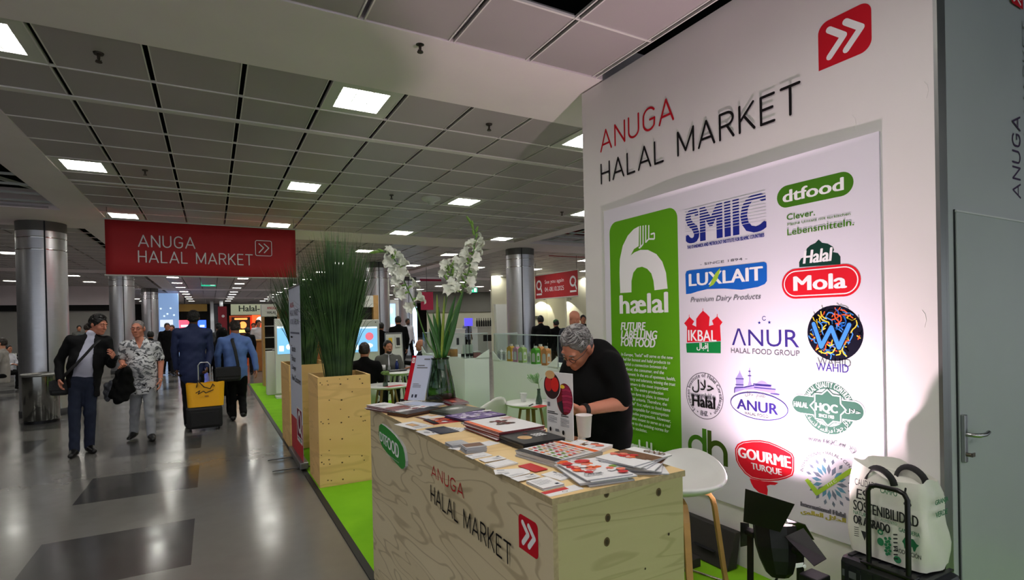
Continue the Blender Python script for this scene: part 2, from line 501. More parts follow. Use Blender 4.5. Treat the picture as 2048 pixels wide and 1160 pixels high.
struct(bars.build('trim_1', TBAR))
m = MB()
for a, b in BEAMS_Y: m.box(-18, 30, a, b, 3.588, 3.9)
struct(m.build('beam_cross', BEAM))
m = MB()
for a, b in BEAMS_X: m.box(a, b, 4.57, 56, 3.583, 3.9)
m.box(-4.95, -4.75, 4.57, 12.15, 3.583, 3.9); m.box(-4.75, -2.15, 11.5, 12.16, 3.583, 3.9)
struct(m.build('beam_long', BEAM))
# dark space above the tiles, with the two open shafts
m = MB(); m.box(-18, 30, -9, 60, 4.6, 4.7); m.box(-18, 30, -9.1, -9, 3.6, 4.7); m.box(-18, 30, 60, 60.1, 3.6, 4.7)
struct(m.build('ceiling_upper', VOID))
m = MB()
for (a, b, c0, d) in OPEN:
    y = c0+.5
    while y < d:
        m.bar((a, y, 3.66), (b, y, 3.66), .03, .03); y += .62
    for x in (a+.62, a+1.4): m.bar((x, c0, 3.70), (x, d, 3.70), .025, .03)
    m.bar((a, c0+1, 3.75), (b, d-.5, 3.75), .04)
struct(m.build('trim_2', mat('white_rail', (205, 206, 204), .5)))

# ceiling lights
PANEL = mat('light_panel', (255, 253, 246), 0.5, emit=PANEL_EMIT)
FRAME = mat('light_frame_white', (212, 211, 204), 0.5)
def light_proto(w, h):
    root = thing('ceiling_light', 'x', 'ceiling light')
    a, b = .2, min(.23, h/2-.07)
    f = MB()
    W, H = w/2-.02, h/2-.008
    for x0, x1, y0, y1 in ((-W, -a, -H, H), (a, W, -H, H), (-a, a, -H, -b), (-a, a, b, H)): f.box(x0, x1, y0, y1, 0, .03)
    for k in (-1, 1): f.box(a*k/3-.004, a*k/3+.004, -b, b, .012, .03)
    for k in (-1, 1): f.box(-a, a, b*k/3-.004, b*k/3+.004, .012, .03)
    f.box(-W, W, -H, H, .0305, .034)
    f.build('frame', FRAME, root)
    MB().add([(-a, -b, .028), (a, -b, .028), (a, b, .028), (-a, b, .028)], [(0, 3, 2, 1)]).build('diffuser', PANEL, root, label='glowing louvred diffuser')
    return root
near_labels = {(2, 0): 'bright square ceiling light nearest the beam, before the white wall',
 (1, 0): 'square ceiling light cut by the picture edge beside the near white beam',
 (1, 1): 'square ceiling light next to the long white beam, above the steel column',
 (2, 1): 'square ceiling light in the second row, over the tall planter grass',
 (3, 1): 'square ceiling light in the second row, beside the round smoke detector',
 (4, 1): 'square ceiling light in the second row, half hidden by the white stand wall',
 (3, 0): 'square ceiling light in the first row, half hidden by the white stand wall',
 (1, 2): 'square ceiling light just over the red banner end nearest the steel column',
 (2, 2): 'square ceiling light just over the red banner end nearest the planter grass',
 (3, 2): 'square ceiling light in the third row, above the drooping white gladiolus',
 (4, 2): 'square ceiling light in the third row, above the steel column behind the showcases'}
protos = {}
xs_sorted = sorted(set(round(s[0], 2) for s in light_spots)); ys_sorted = sorted(set(round(s[1], 2) for s in light_spots))
base_i = min(range(len(xs_sorted)), key=lambda i: abs(xs_sorted[i]-1.224))
def lab(x, y):
    i = xs_sorted.index(round(x, 2))-base_i+2; j = ys_sorted.index(round(y, 2))
    if (i, j) in near_labels: return near_labels[(i, j)], None
    if i in (1, 2): return 'small far square ceiling light in the two rows running down the aisle', 'ceiling lights along the aisle'
    if i < 1: return 'small far square ceiling light beyond the long beam over the steel columns', 'ceiling lights over the far seating side'
    return 'small far square ceiling light over the stands beyond the gladiolus', 'ceiling lights over the far stands'
for (x, y, h) in light_spots:
    if y > 50 or x > 22: continue
    k = round(h, 3)
    l_, g_ = lab(x, y)
    if k not in protos:
        protos[k] = light_proto(PX, h); o = protos[k]; o.location = (x, y, 3.60); o['label'] = l_
        if g_: o['group'] = g_
    else: dup(protos[k], (x, y, 3.60), l_, g_)
    q = [o for o in (protos[k],)]
# the same lamps over the stand, behind the photographer
for j, y in enumerate((1.30, -2.0, -5.4)):
    for i, x in enumerate((-3.876, -1.326, 1.224) if j == 0 else (-3.876, -1.326, 1.224, 3.774, 6.324)):
        o = dup(protos[list(protos)[0]], (x, y, 3.565), 'square ceiling light over the stand before the near white beam', 'ceiling lights before the near beam')

# sprinklers, detector
SPR = mat('sprinkler_brass', (60, 54, 46), .4, .6)
def sprinkler(px, py, label, group=None):
    p = onz(px, py, 3.6); r = thing('sprinkler', label, 'sprinkler', (p.x, p.y, 3.6), 0, group)
    MB().cyl((0, 0, 0), (0, 0, -.012), .035, .03, 14).build('escutcheon', SPR, r)
    MB().cyl((0, 0, -.01), (0, 0, -.055), .011, .009, 10).build('body', SPR, r)
    m = MB(); m.cyl((0, 0, -.062), (0, 0, -.068), .022, .022, 12); m.bar((-.014, 0, -.05), (-.014, 0, -.066), .005); m.bar((.014, 0, -.05), (.014, 0, -.066), .005)
    m.build('deflector', SPR, r); return r
sprinkler(197, 106, 'dark sprinkler head in the tile next to the bright corner light')
sprinkler(840, 86, 'small dark sprinkler head under the near white beam')
sprinkler(978, 248, 'dark sprinkler head in the first tile row before the white wall')
sprinkler(290, 340, 'dark sprinkler head over the red hanging banner')
sprinkler(783, 390, 'small dark sprinkler head near the round smoke detector')
sprinkler(1124, 424, 'small dark sprinkler head beside the steel column behind the showcases')
p = onz(862, 396, 3.6)
d = thing('smoke_detector', 'white round smoke detector hanging from the grey tiles', 'smoke detector', (p.x, p.y, 3.6))
MB().lathe([(.0, -.11), (.05, -.105), (.055, -.07), (.10, -.055), (.15, -.03), (.155, 0)], n=24).build('housing', mat('white_plastic', (206, 206, 202), .4), d)
p = ony(418, 566, 30)
def exit_sign(px, py, Y, w, label):
    p = ony(px, py, Y); r = thing('exit_sign', label, 'exit sign', (p.x, p.y, p.z-w*.25))
    MB().box(-w/2, w/2, 0, .06, 0, w*.5).build('light_box', mat('exit_green', (40, 196, 150), .4, emit=1.0), r)
    dd = Decal((-w/2, -.002, 0), (1, 0, 0), (0, 0, 1))
    W = mat('exit_white', (225, 255, 245), .4, emit=1.2)
    h = w*.5
    dd.rrect(w*.62, h*.12, w*.92, h*.88, .001, W); dd.ellipse((w*.36, h*.76), h*.1, h*.1, W, 12)
    dd.stroke_uv([(w*.36, h*.6), (w*.32, h*.4), (w*.42, h*.25)], h*.1, W); dd.stroke_uv([(w*.32, h*.4), (w*.22, h*.2)], h*.1, W); dd.stroke_uv([(w*.25, h*.58), (w*.46, h*.52)], h*.08, W)
    dd.build('running_figure', r)
    MB().bar((0, .03, h), (0, .03, 3.6-r.location.z), .015).build('hanger', FRAME, r)
exit_sign(417, 566, 30, .62, 'green exit sign hanging over the far end of the aisle')
exit_sign(946, 580, 26, .5, 'green exit sign hanging beyond the white gladiolus spikes')
exit_sign(828, 548, 30, .5, 'green exit sign beyond the drooping gladiolus stem')

# steel columns
t = NT('brushed_steel')
n1 = t.noise(t.mapping(scale=(2, 2, 14)), 3.0, 2)
t.b.inputs['Metallic'].default_value = 1.0
t.base(t.mix(n1, rgb(200, 200, 206), rgb(214, 214, 220)))
t.link(t.rng(n1, 0.3, .7, .32, .42), t.b.inputs['Roughness'])
STEEL = t.m
SEAM = mat('column_seam', (30, 30, 34), .4, .5); COLCAP = mat('column_cap', (92, 92, 90), .5)
def column(x, y, r, name_i, z1=3.59):
    b = MB().lathe([(r, 0.02), (r, z1-.18)], n=48); o = b.build('column_%s' % name_i, STEEL, None, (x, y, 0)); struct(o)
    MB().lathe([(r+.002, z1-.18), (r+.004, z1)], n=48).build('cap', COLCAP, o)
    MB().lathe([(r+.012, 0), (r+.012, .12), (r, .13)], n=48).build('foot_ring', mat('column_foot', (46, 46, 48), .5), o)
    s = MB(); a0 = math.atan2(-y, -x)
    for a in (a0+.12, a0+.12+2.1, a0+.12-2.1):
        s.bar((r*math.cos(a)*1.0, r*math.sin(a)*1.0, .12), (r*math.cos(a), r*math.sin(a), z1), .022)
    s.build('seam', SEAM, o)
    for zz in (z1-.30, z1-.52):
        MB().lathe([(r+.0005, zz-.012), (r+.003, zz), (r+.0005, zz+.012)], n=48).build('band', mat('polished_steel', (205, 205, 205), .12, 1.0), o)
    return o
column(-2.74, 13.1, .37, 'left'); column(-2.74, 23.4, .37, 'rear'); column(-2.74, 33.4, .37, 'far')
column(7.70, 13.3, .40, 'right'); column(7.7, 23.4, .40, 'east'); column(4.9, 18.0, .38, 'middle')

# far walls
WHITEW = mat('partition_white', (196, 195, 190), .7); GREYW = mat('far_wall_grey', (120, 119, 112), .7); DARKW = mat('far_wall_dark', (58, 58, 56), .8)
m = MB(); m.cur = 0; m.box(-18, -3.3, 32, 32.1, 0, 2.45); m.cur = 1; m.box(-18, -3.3, 31.9, 32.1, 2.45, 2.72); m.cur = 2; m.box(-18, -3.3, 31.95, 32.1, 2.72, 3.6)
struct(m.build('wall_back', [mat('far_partition', (150, 148, 143), .7), VOID, BEAM]))
struct(MB().box(-18, 30, 56, 56.2, 0, 3.6).build('wall_far', DARKW))
struct(MB().box(-18.1, -18, -9, 56, 0, 4.7).build('wall_left', GREYW)); struct(MB().box(30, 30.1, -9, 56, 0, 4.7).build('wall_east', GREYW))
m = MB(); m.box(12.5, 30, 34, 34.1, 0, 2.2); m.cur = 1; m.box(12.5, 30, 33.9, 34.1, 2.2, 3.6)
struct(m.build('wall_rear', [mat('pale_olive_wall', (205, 203, 182), .7), GREYW]))
m = MB(); m.box(11.2, 20, 22.0, 22.1, 0, 3.6); m.box(14.2, 14.3, 20.5, 22, 0, 3.6)
struct(m.build('wall_side', mat('cream_wall', (208, 205, 180), .7)))
# ------------------------------------------------------------------ the white stand wall, its lettering and the door wall
XW, YN, YF = 2.9, 1.2, 3.86
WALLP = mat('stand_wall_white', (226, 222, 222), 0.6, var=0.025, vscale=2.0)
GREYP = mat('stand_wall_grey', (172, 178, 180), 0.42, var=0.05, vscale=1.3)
ALU = mat('aluminium_profile', (150, 152, 152), .35, .8)
INK = mat('ink_black', (22, 20, 22), .5); INKRED = mat('ink_red', (190, 22, 38), .5); INKWHITE = mat('ink_white', (240, 240, 242), .5)
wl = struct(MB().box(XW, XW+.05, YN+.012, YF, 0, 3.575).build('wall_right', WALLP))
MB().box(XW-.001, XW+.051, YN-.004, YN+.012, 0, 3.575).build('corner_profile', ALU, wl)
m = MB()
random.seed(9)
for (py, px) in ((1842, 185), (1838, 640), (1700, 250)):
    p = onx(py, px, XW)
    m.tube([(XW-.0005, p.y+.03*math.cos(a), p.z+.05*math.sin(a)) for a in [2.0, 2.6, 3.2, 3.9]], .0012, 5)
m.build('scratch', WALLP, wl)
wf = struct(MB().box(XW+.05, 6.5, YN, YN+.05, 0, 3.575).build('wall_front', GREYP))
struct(MB().box(XW+.05, 6.5, YF-.05, YF, 0, 3.575).build('wall_behind', WALLP))
MB().box(XW+.05, XW+.075, YN-.004, YN, 0, 3.575).build('edge_profile', ALU, wf)
# door in the grey wall
dx0 = 3.035
door = struct(MB().box(dx0+.004, 3.93, YN-.012, YN-.001, .012, 2.058).build('door_1', mat('door_grey', (166, 173, 174), .4, var=.05, vscale=1.5), bevel=.002))
MB().box(dx0-.002, dx0+.004, YN-.006, YN-.0005, 0, 2.07).build('gap', mat('gap_dark', (40, 44, 46), .8), door)
MB().box(dx0, 3.95, YN-.014, YN-.0005, 2.058, 2.066).build('top_seam', mat('seam_light', (196, 200, 198), .5), door)
hp = ony(1928, 868, YN-.02)
hx, hz = hp.x, hp.z
CHR = mat('handle_steel', (176, 178, 178), .28, 1.0)
h = MB(); h.box(hx-.014, hx+.016, YN-.030, YN-.012, ony(1928, 925, YN-.02).z, ony(1928, 829, YN-.02).z)
hd = h.build('door_handle', CHR, door, bevel=.004, label='brushed steel lever handle')
l = MB(); l.tube([(hx, YN-.03, hz), (hx, YN-.06, hz), (hx+.012, YN-.072, hz), (hx+.075, YN-.075, hz-.002), (hx+.12, YN-.07, hz+.004)], [.010, .010, .010, .0095, .008], 12)
l.build('lever', CHR, hd)
k = MB(); k.cyl((hx, YN-.03, ony(1940, 900, YN).z), (hx, YN-.05, ony(1940, 900, YN).z), .009, n=12); k.box(hx-.002, hx+.028, YN-.052, YN-.048, ony(1940, 900, YN).z-.009, ony(1940, 900, YN).z+.009)
k.build('key', mat('key_brass', (120, 112, 100), .35, .9), hd)
# vertical lettering on the grey wall
gd = Decal((XW, YN-.0006, 0), (0, 0, 1), (-1, 0, 0), px=lambda x, y: ony(x, y, YN-.0008))
PLUM = mat('ink_plum', (66, 52, 78), .5)
gd.signtext_px('ANUGA', (2042, 396), (2023, 229), PLUM, .10)
gd.signtext_px('HALAL MARKET', (2064, 398), (2044, 43), INK, .10)
a = gd.uv((2042, 21)); b = gd.uv((2018, -26))
gd.rrect(a[0], a[1], b[0], b[1], .02, INKRED, (0, 1, 1, 1)); gd.chevrons(a[0], a[1], b[0], b[1], .012, INKWHITE)
gd.build('printed_lettering', wf)
# lettering on the white wall
wd = Decal((XW-.0006, YF, 0), (0, -1, 0), (0, 0, 1), px=lambda x, y: onx(x, y, XW-.001))
wd.signtext_px('ANUGA', (1201.9, 305.3), (1346, 190), INKRED, .095)
wd.signtext_px('HALAL MARKET', (1203.4, 369.3), (1600, 162), INK, .095)
wd.build('printed_lettering', wl)
a = wd.uv((1637.3, 142.7)); b = wd.uv((1742, -2))
wd.rrect(a[0], a[1], b[0], b[1], .055, INKRED, (0, 1, 1, 1))
wd.chevrons(a[0], a[1], b[0], b[1], .034, INKWHITE)
wd.build('red_arrow_mark', wl)

# ------------------------------------------------------------------ logo poster
XP = 2.886
PB = mat('poster_paper', (222, 219, 230), .6, spec=.25)
tl, br = onx(1207.4, 423, XP), onx(1700, 1090, XP)
tr = onx(1757.5, 262, XP)
py0, py1, pz0, pz1 = tr.y, tl.y, br.z, tl.z
poster = thing('poster', 'large pale printed poster of sponsor logos mounted on the white stand wall', 'poster', (0, 0, 0))
m = MB(); m.box(XP, XW-.0005, py0, py1, pz0, pz1-.03)
def lip(u, v):
    y = py1+(py0-py1)*u
    w = .010*math.exp(-((u-.42)/.22)**2)+.006*math.exp(-((u-.78)/.16)**2)
    return (XP-w*v*v, y, pz1-.03+.03*v)
m.grid(lip, 40, 4); m.grid(lambda u, v: (XW-.002 if v > 0 else lip(u, 1)[0], lip(u, 1)[1], pz1), 40, 1)
for yy in (py0, py1): m.box(XP, XW-.001, yy-.0005, yy+.0005, pz1-.03, pz1)
m.build('board', PB, poster)
D = Decal((XP-.0002, py1, 0), (0, -1, 0), (0, 0, 1), px=lambda x, y: onx(x, y, XP))
c6 = lambda p: (1180+p[0]/2.974, 330+p[1]/2.974)
c7 = lambda p: (1180+p[0]/3.053, 680+p[1]/3.053)
GRN = mat('ink_leaf_green', (92, 160, 22), .45); GRN2 = mat('ink_dark_leaf', (66, 120, 26), .45); GRN3 = mat('ink_olive', (58, 82, 22), .45)
NAVY = mat('ink_navy', (28, 40, 130), .45); BLUE = mat('ink_blue', (24, 96, 190), .45); RED = mat('ink_logo_red', (214, 28, 44), .45)
DKG = mat('ink_deep_green', (20, 58, 48), .45); GREYI = mat('ink_grey', (96, 94, 104), .5); HQG = mat('ink_sage', (62, 100, 86), .45)
PURP = mat('ink_indigo', (58, 46, 128), .45); GOLD = mat('ink_gold', (170, 160, 70), .45); FLAG = mat('ink_flag_green', (16, 128, 60), .45)
PET1 = mat('ink_petal', (96, 146, 170), .45); PET2 = mat('ink_petal_grey', (112, 122, 140), .45); LIME = mat('ink_lime', (160, 200, 60), .45)
ORG = mat('ink_orange', (226, 88, 44), .45); SKY = mat('ink_sky', (70, 140, 220), .45); LILAC = mat('ink_lilac', (160, 150, 205), .45)
YEL = mat('ink_yellow', (236, 200, 60), .45)
# 1 green halal-label panel
D.conv = c6
a = D.uv((115, 700)); b = D.uv((520, 260)); c = D.uv((535, 1000))
u0, u1 = D.uv((118, 500))[0], D.uv((522, 420))[0]; vt = D.uv((470, 256))[1]
D.rrect(u0, .47, u1, vt, .085, GRN, (0, 0, 1, 1))
hk = [(180, 762), (176, 640), (178, 560), (195, 480), (225, 420), (260, 382), (292, 364), (290, 482), (262, 500), (242, 538), (264, 520), (300, 505), (345, 505), (395, 530), (430, 575), (452, 640), (462, 735), (384, 745), (378, 690), (365, 645), (340, 617), (310, 605), (280, 612), (258, 640), (247, 690), (247, 757)]
D.poly(hk, INKWHITE)
for st in ([(300, 362), (300, 492), (290, 492)], [(316, 360), (316, 470), (302, 488)], [(332, 358), (332, 462)], [(350, 358), (350, 440), (332, 460)], [(350, 440), (384, 440), (384, 405), (362, 412)]):
    D.stroke(st, .012, INKWHITE, False)
D.text('hælal', (182, 886), (460, 757), INKWHITE, .06)
for i, (s_, bl, tr_) in enumerate((('FUTURE', (186, 983), (331, 936)), ('LABELLING', (187, 1031), (401, 986)), ('FOR FOOD', (187, 1077), (389, 1034)))):
    D.text(s_, bl, tr_, INKWHITE, .06, .2)
para = ['In Europe, "hælal" will serve as the new', 'label for honest and halal products to', 'establish a connection between the', 'producer, the consumer, and the', 'environment. In the era of openness, health,', 'transparency and tolerance, winning the trust', 'of consumers is the most important', 'challenge. The entire production', 'chain, from farm to plate, is covered', 'by the halal criteria. Therefore, the', 'label "hælal" first refers to food items', 'that are acceptable for consumption', 'from a Muslim perspective. However,', 'they are also meant to serve as a real', 'alternative to the existing norms for', 'all modern societies.']
D.conv = lambda p: p
ua = D.uv((1243.5, 711))[0]; ub = D.uv((1347, 715))[0]; va = D.uv((1243.5, 711))[1]; vb = D.uv((1342, 876))[1]
w0 = None
for i, s_ in enumerate(para):
    vs, _ = glyphs(s_); wd_ = max(p[0] for p in vs); y0 = min(p[1] for p in vs); y1 = max(p[1] for p in vs)
    if w0 is None: w0 = wd_
    k = (ub-ua)/w0; v = va+(vb-va)*i/15.0
    k2 = k if ua+k*wd_ < ub+.02 else (ub+.02-ua)/wd_
    D.text_uv(s_, ua, v+y0*k, ua+k2*wd_, v+y1*k, INKWHITE, .025, .18)
D.text('www.hælal.com', (1252, 905), (1334, 893), INKWHITE, .05)
D.build('label_print', poster, label='green rounded panel with a white arch emblem and small white text')
# 2 SMIIC
D.conv = c6
D.text('SMIIC', (578, 470), (1036, 160), NAVY, .05)
a = D.uv((570, 470)); b = D.uv((1040, 158))
for i in range(10):
    f = i/9.0; v = a[1]+(b[1]-a[1])*(.26+.72*f); hh = (b[1]-a[1])*(.012+.030*f)
    D.poly_uv([(a[0], v), (b[0]+.005, v), (b[0]+.005, v+hh), (a[0], v+hh)], PB)
D.text('THE STANDARDS AND METROLOGY INSTITUTE FOR ISLAMIC COUNTRIES', (580, 501), (1037, 404), NAVY, .05)
D.build('printed_logo', poster, label='blue striped letters logo')
# 3 dtfood
u0 = D.uv((1112, 190))[0]; u1 = D.uv((1568, 110))[0]; v1 = D.uv((1520, 36))[1]; v0 = D.uv((1160, 255))[1]
D.rrect(u0, v0, u1, v1, .2, GRN2)
D.text('dtfood', (1150, 226), (1505, 72), INKWHITE, .06)
D.text('Clever.', (1172, 330), (1338, 262), GRN2, .03)
D.text('Mache Umsatz mit türkischen', (1176, 362), (1550, 280), GRN2, .02)
D.text('Lebensmitteln.', (1176, 420), (1571, 316), GRN2, .03)
D.build('printed_logo', poster, label='green pill logo with slogan below')
# 4 luxlait
D.text('- SINCE 1894 -', (655, 598), (936, 548), GREYI, .02)
D.poly([(568, 650), (575, 632), (590, 627), (1035, 577), (1050, 583), (1053, 600), (1053, 690), (1040, 708), (1000, 725), (900, 742), (800, 735), (700, 738), (640, 752), (600, 765), (572, 768)], BLUE)
D.text('LUXLAIT', (592, 722), (1025, 603), INKWHITE, .06)
D.poly([(776, 612), (750, 640), (728, 680), (708, 727), (735, 712), (758, 680), (770, 645)], LIME)
D.text('Premium Dairy Products', (600, 826), (1018, 764), GREYI, 0, .3)
D.build('printed_logo', poster, label='blue wavy banner logo with a green leaf')
# 5 halal mola
D.poly([(1245, 608), (1244, 578), (1256, 556), (1280, 545), (1284, 520), (1290, 496), (1310, 478), (1340, 464), (1360, 443), (1380, 462), (1415, 468), (1445, 486), (1452, 505), (1445, 518), (1475, 524), (1490, 545), (1490, 590)], DKG)
D.text('Halal', (1270, 588), (1440, 490), INKWHITE, .05, .15)
u0 = D.uv((1142, 700))[0]; u1 = D.uv((1612, 670))[0]; v1 = D.uv((1540, 586))[1]; v0 = D.uv((1210, 796))[1]
D.rrect(u0, v0, u1, v1, .2, RED); D.rrect(u0+.012, v0+.012, u1-.012, v1-.012, .2, INKWHITE); D.rrect(u0+.018, v0+.018, u1-.018, v1-.018, .2, RED)
D.text('Mola', (1216, 750), (1522, 640), INKWHITE, .07)
D.build('printed_logo', poster, label='red pill logo under a dark green dome')
# 6 ikbal
cast = [(577, 1055), (577, 962), (560, 942), (592, 903), (620, 930), (608, 950), (632, 962), (632, 915), (650, 890), (672, 866), (694, 885), (712, 905), (708, 958), (735, 950), (726, 925), (757, 900), (788, 935), (774, 955), (779, 1046)]
D.poly(cast, RED)
for px_, py_ in ((590, 905), (672, 868), (757, 902)): D.stroke([(px_, py_), (px_, py_-14)], .004, RED)
D.text('IKBAL', (586, 1045), (750, 983), INKWHITE, .03)
D.poly([(573, 1062), (779, 1050), (779, 1120), (577, 1116)], FLAG)
D.text('\ufedd\ufe8e\ufe92\ufed7\ufe87', (637, 1106), (706, 1060), INKWHITE, .03)
D.build('printed_logo', poster, label='red castle logo over a green bar')
# 7 anur group
for px_, py_ in ((1007, 938), (1067, 936)):
    c = D.uv((px_, py_)); D.poly_uv([(c[0]+(.012 if i % 2 == 0 else .005)*math.sin(i*math.pi/5), c[1]+(.012 if i % 2 == 0 else .005)*math.cos(i*math.pi/5)) for i in range(10)], NAVY)
c = D.uv((1036, 912)); D.ring(c, .010, .014, NAVY, 40, 330, 20)
D.text('\u039bNUR', (845, 1072), (1243, 974), PURP, 0)
D.text('HALAL FOOD GROUP', (840, 1117), (1247, 1104), GREYI, .02)
D.build('printed_logo', poster, label='thin navy capitals under a crescent and two stars')
# 8 wahid
c = D.uv((1453, 1000)); ru = abs(D.uv((1620, 1000))[0]-D.uv((1287, 1000))[0])/2
D.ellipse(c, ru, ru, mat('ink_midnight', (16, 16, 34), .45))
random.seed(21)
for i in range(85):
    t0 = random.uniform(0, 6.28); r0 = ru*math.sqrt(random.uniform(.1, .88)); p = [c[0]+r0*math.cos(t0), c[1]+r0*math.sin(t0)]
    pts = [tuple(p)]; an = random.uniform(0, 6.28)
    for k in range(random.randint(2, 5)):
        an += random.uniform(-1.1, 1.1); p[0] += .018*math.cos(an); p[1] += .018*math.sin(an)
        if math.hypot(p[0]-c[0], p[1]-c[1]) > ru*.93: break
        pts.append(tuple(p))
    if len(pts) > 1: D.stroke_uv(pts, .006, random.choice((ORG, ORG, SKY, SKY, BLUE, YEL) if i % 5 else (YEL,))); D.z -= D.lift
D.up()
W_ = [(1340, 945), (1385, 1080), (1445, 965), (1490, 1085), (1552, 950)]
D.stroke(W_, .032, mat('ink_midnight', (16, 16, 34), .45)); D.stroke(W_, .022, SKY)
D.conv = c7
D.text('WAHID', (1393, 186), (1589, 149), PURP, .02)
D.build('printed_logo', poster, label='black round logo filled with orange and blue squiggles')
# 9 EHZ ring
c = D.uv((697, 341)); ru = abs(D.uv((812, 345))[0]-D.uv((585, 335))[0])/2; k_ = 1.0
D.ring(c, ru-.005, ru, GREYI)
D.arctext('European Institute of Halal Certification', c, ru*.80, .026, 232, -52, GREYI, bold=.04)
D.arctext('EHZ', c, ru*.86, .032, 256, 284, GREYI, inward=True, bold=.04)
for an in (244, 296): D.ellipse((c[0]+ru*.8*math.cos(math.radians(an)), c[1]+ru*.8*math.sin(math.radians(an))), .005, .005, GREYI, 12)
D.text('\ufedd\ufefc\ufea3', (628, 318), (757, 252), INK, .015)
D.text('www.eurohalal.eu', (618, 346), (770, 334), GREYI, .02)
D.text('Halal', (630, 402), (765, 352), INK, .05)
D.build('printed_logo', poster, label='round certificate logo in grey and black')
# 10 anur mosque
c8 = lambda p: (1360+p[0]/6.823, 720+p[1]/6.823)
D.conv = c8
D.poly([(745, 445), (750, 380), (768, 345), (762, 250), (808, 170), (816, 135), (824, 170), (868, 255), (866, 370), (915, 350), (1015, 345), (1015, 400), (880, 405)], LILAC)
D.poly([(925, 350), (940, 290), (945, 120), (951, 95), (957, 120), (966, 290), (985, 350)], LILAC)
D.poly([(1000, 330), (1040, 320), (1080, 290), (1118, 280), (1160, 295), (1200, 325), (1250, 345), (1250, 385), (1310, 400), (1300, 440), (1360, 470), (1345, 500), (1250, 455), (1015, 405)], LILAC)
for st in ([(762, 255), (868, 258)], [(762, 335), (866, 340)], [(1005, 325), (1245, 345)], [(1015, 375), (1305, 400)], [(1240, 460), (1355, 470)], [(745, 445), (750, 380), (880, 375), (1015, 345)], [(933, 215), (972, 215)], [(940, 155), (962, 155)], [(1030, 345), (1240, 358)]):
    D.stroke(st, .005, PURP)
c = D.uv((1066, 628)); ru = abs(D.uv((1460, 690))[0]-D.uv((673, 560))[0])/2; rv = abs(D.uv((1020, 405))[1]-D.uv((1150, 850))[1])/2.28
D.ellipse(c, ru, rv, PURP); D.ellipse(c, ru-.006, rv-.006, PB)
D.text('\ufedd\ufefc\ufea3  \ufee1\ufe8e\ufecc\ufec3', (893, 508), (1168, 455), GREYI, .015)
D.text('ANUR', (785, 665), (1338, 605), PURP, .05)
D.text('HALAL FOOD', (893, 742), (1212, 752), GREYI, .02)
D.build('printed_logo', poster, label='oval logo with a lilac mosque drawing above it')
# 11 HQC
D.conv = c7
c = D.uv((1452, 413)); R0 = abs(D.uv((1618, 420))[0]-D.uv((1292, 405))[0])/2
D.ring(c, R0*.70, R0*.98, HQG, 14, 166); D.ring(c, R0*.70, R0*.98, HQG, 194, 346)
D.arctext('HALAL QUALITY CONTROL', c, R0*.76, .030, 156, 24, INKWHITE, bold=.02)
D.arctext('\ufed2\ufeb4\ufee8\ufed3 \ufe94\ufeb4\ufed3\ufe8d\ufeae\ufee3 \ufe93\ufea9\ufeee\ufe9f \ufedd\ufefc\ufea3', c, R0*.92, .028, 204, 336, INKWHITE, inward=True)
bu0 = D.uv((1237, 400))[0]; bu1 = D.uv((1673, 440))[0]; bv0 = c[1]-.048; bv1 = c[1]+.048
D.rrect(bu0-.006, bv0-.006, bu1+.006, bv1+.006, .05, PB); D.rrect(bu0, bv0, bu1, bv1, .05, HQG)
def star(r, m_): D.poly_uv([(c[0]+(r if i % 2 == 0 else r*.78)*math.cos(i*math.pi/8), c[1]+(r if i % 2 == 0 else r*.78)*math.sin(i*math.pi/8)) for i in range(16)], m_)
star(R0*.74, HQG); star(R0*.70, PB); star(R0*.64, HQG)
D.text('HQC', (1378, 438), (1511, 398), INKWHITE, .06)
D.text('SINCE 1983', (1400, 468), (1492, 462), INKWHITE, .03)
D.text('HALAL', (1248, 404), (1332, 384), INKWHITE, .06)
D.text('\ufedd\ufefc\ufea3', (1562, 448), (1655, 428), INKWHITE, .03)
D.text('www.HQC.eu', (1336, 617), (1560, 630), GREYI, .03)
pt = D.uv((1606, 668)); D.stroke_uv([(pt[0]-.012, pt[1]+.02), (pt[0]-.004, pt[1]+.004), (pt[0]-.014, pt[1]+.002), (pt[0], pt[1]-.02), (pt[0]+.014, pt[1]-.012), (pt[0]+.012, pt[1]+.006), (pt[0]-.004, pt[1]+.004)], .003, GREYI)
D.build('printed_logo', poster, label='dark green seal with an eight pointed star')
# 12 dh
c = D.uv((655, 652)); R1 = abs(D.uv((712, 650))[0]-D.uv((598, 650))[0])/2
D.ring(c, R1*.62, R1, GRN2, 0, 360); s0 = D.uv((690, 540)); s1 = D.uv((712, 735))
D.rrect(c[0]+R1*.55, c[1]-R1, c[0]+R1, s0[1], .001, GRN2)
hx0 = c[0]+R1*1.08; hw = R1*.42
D.rrect(hx0, D.uv((720, 790))[1], hx0+hw, s0[1]-.004, .001, GRN3)
D.ring((hx0+R1*.98, c[1]-.008), R1*.58, R1, GRN3, 0, 178, 30)
D.rrect(hx0+R1*.98+R1*.58, D.uv((820, 770))[1], hx0+R1*1.98, c[1]-.008, .001, GRN3)
D.text('halal', (700, 822), (832, 800), INK, .04)
D.build('printed_logo', poster, label='two green letters logo')
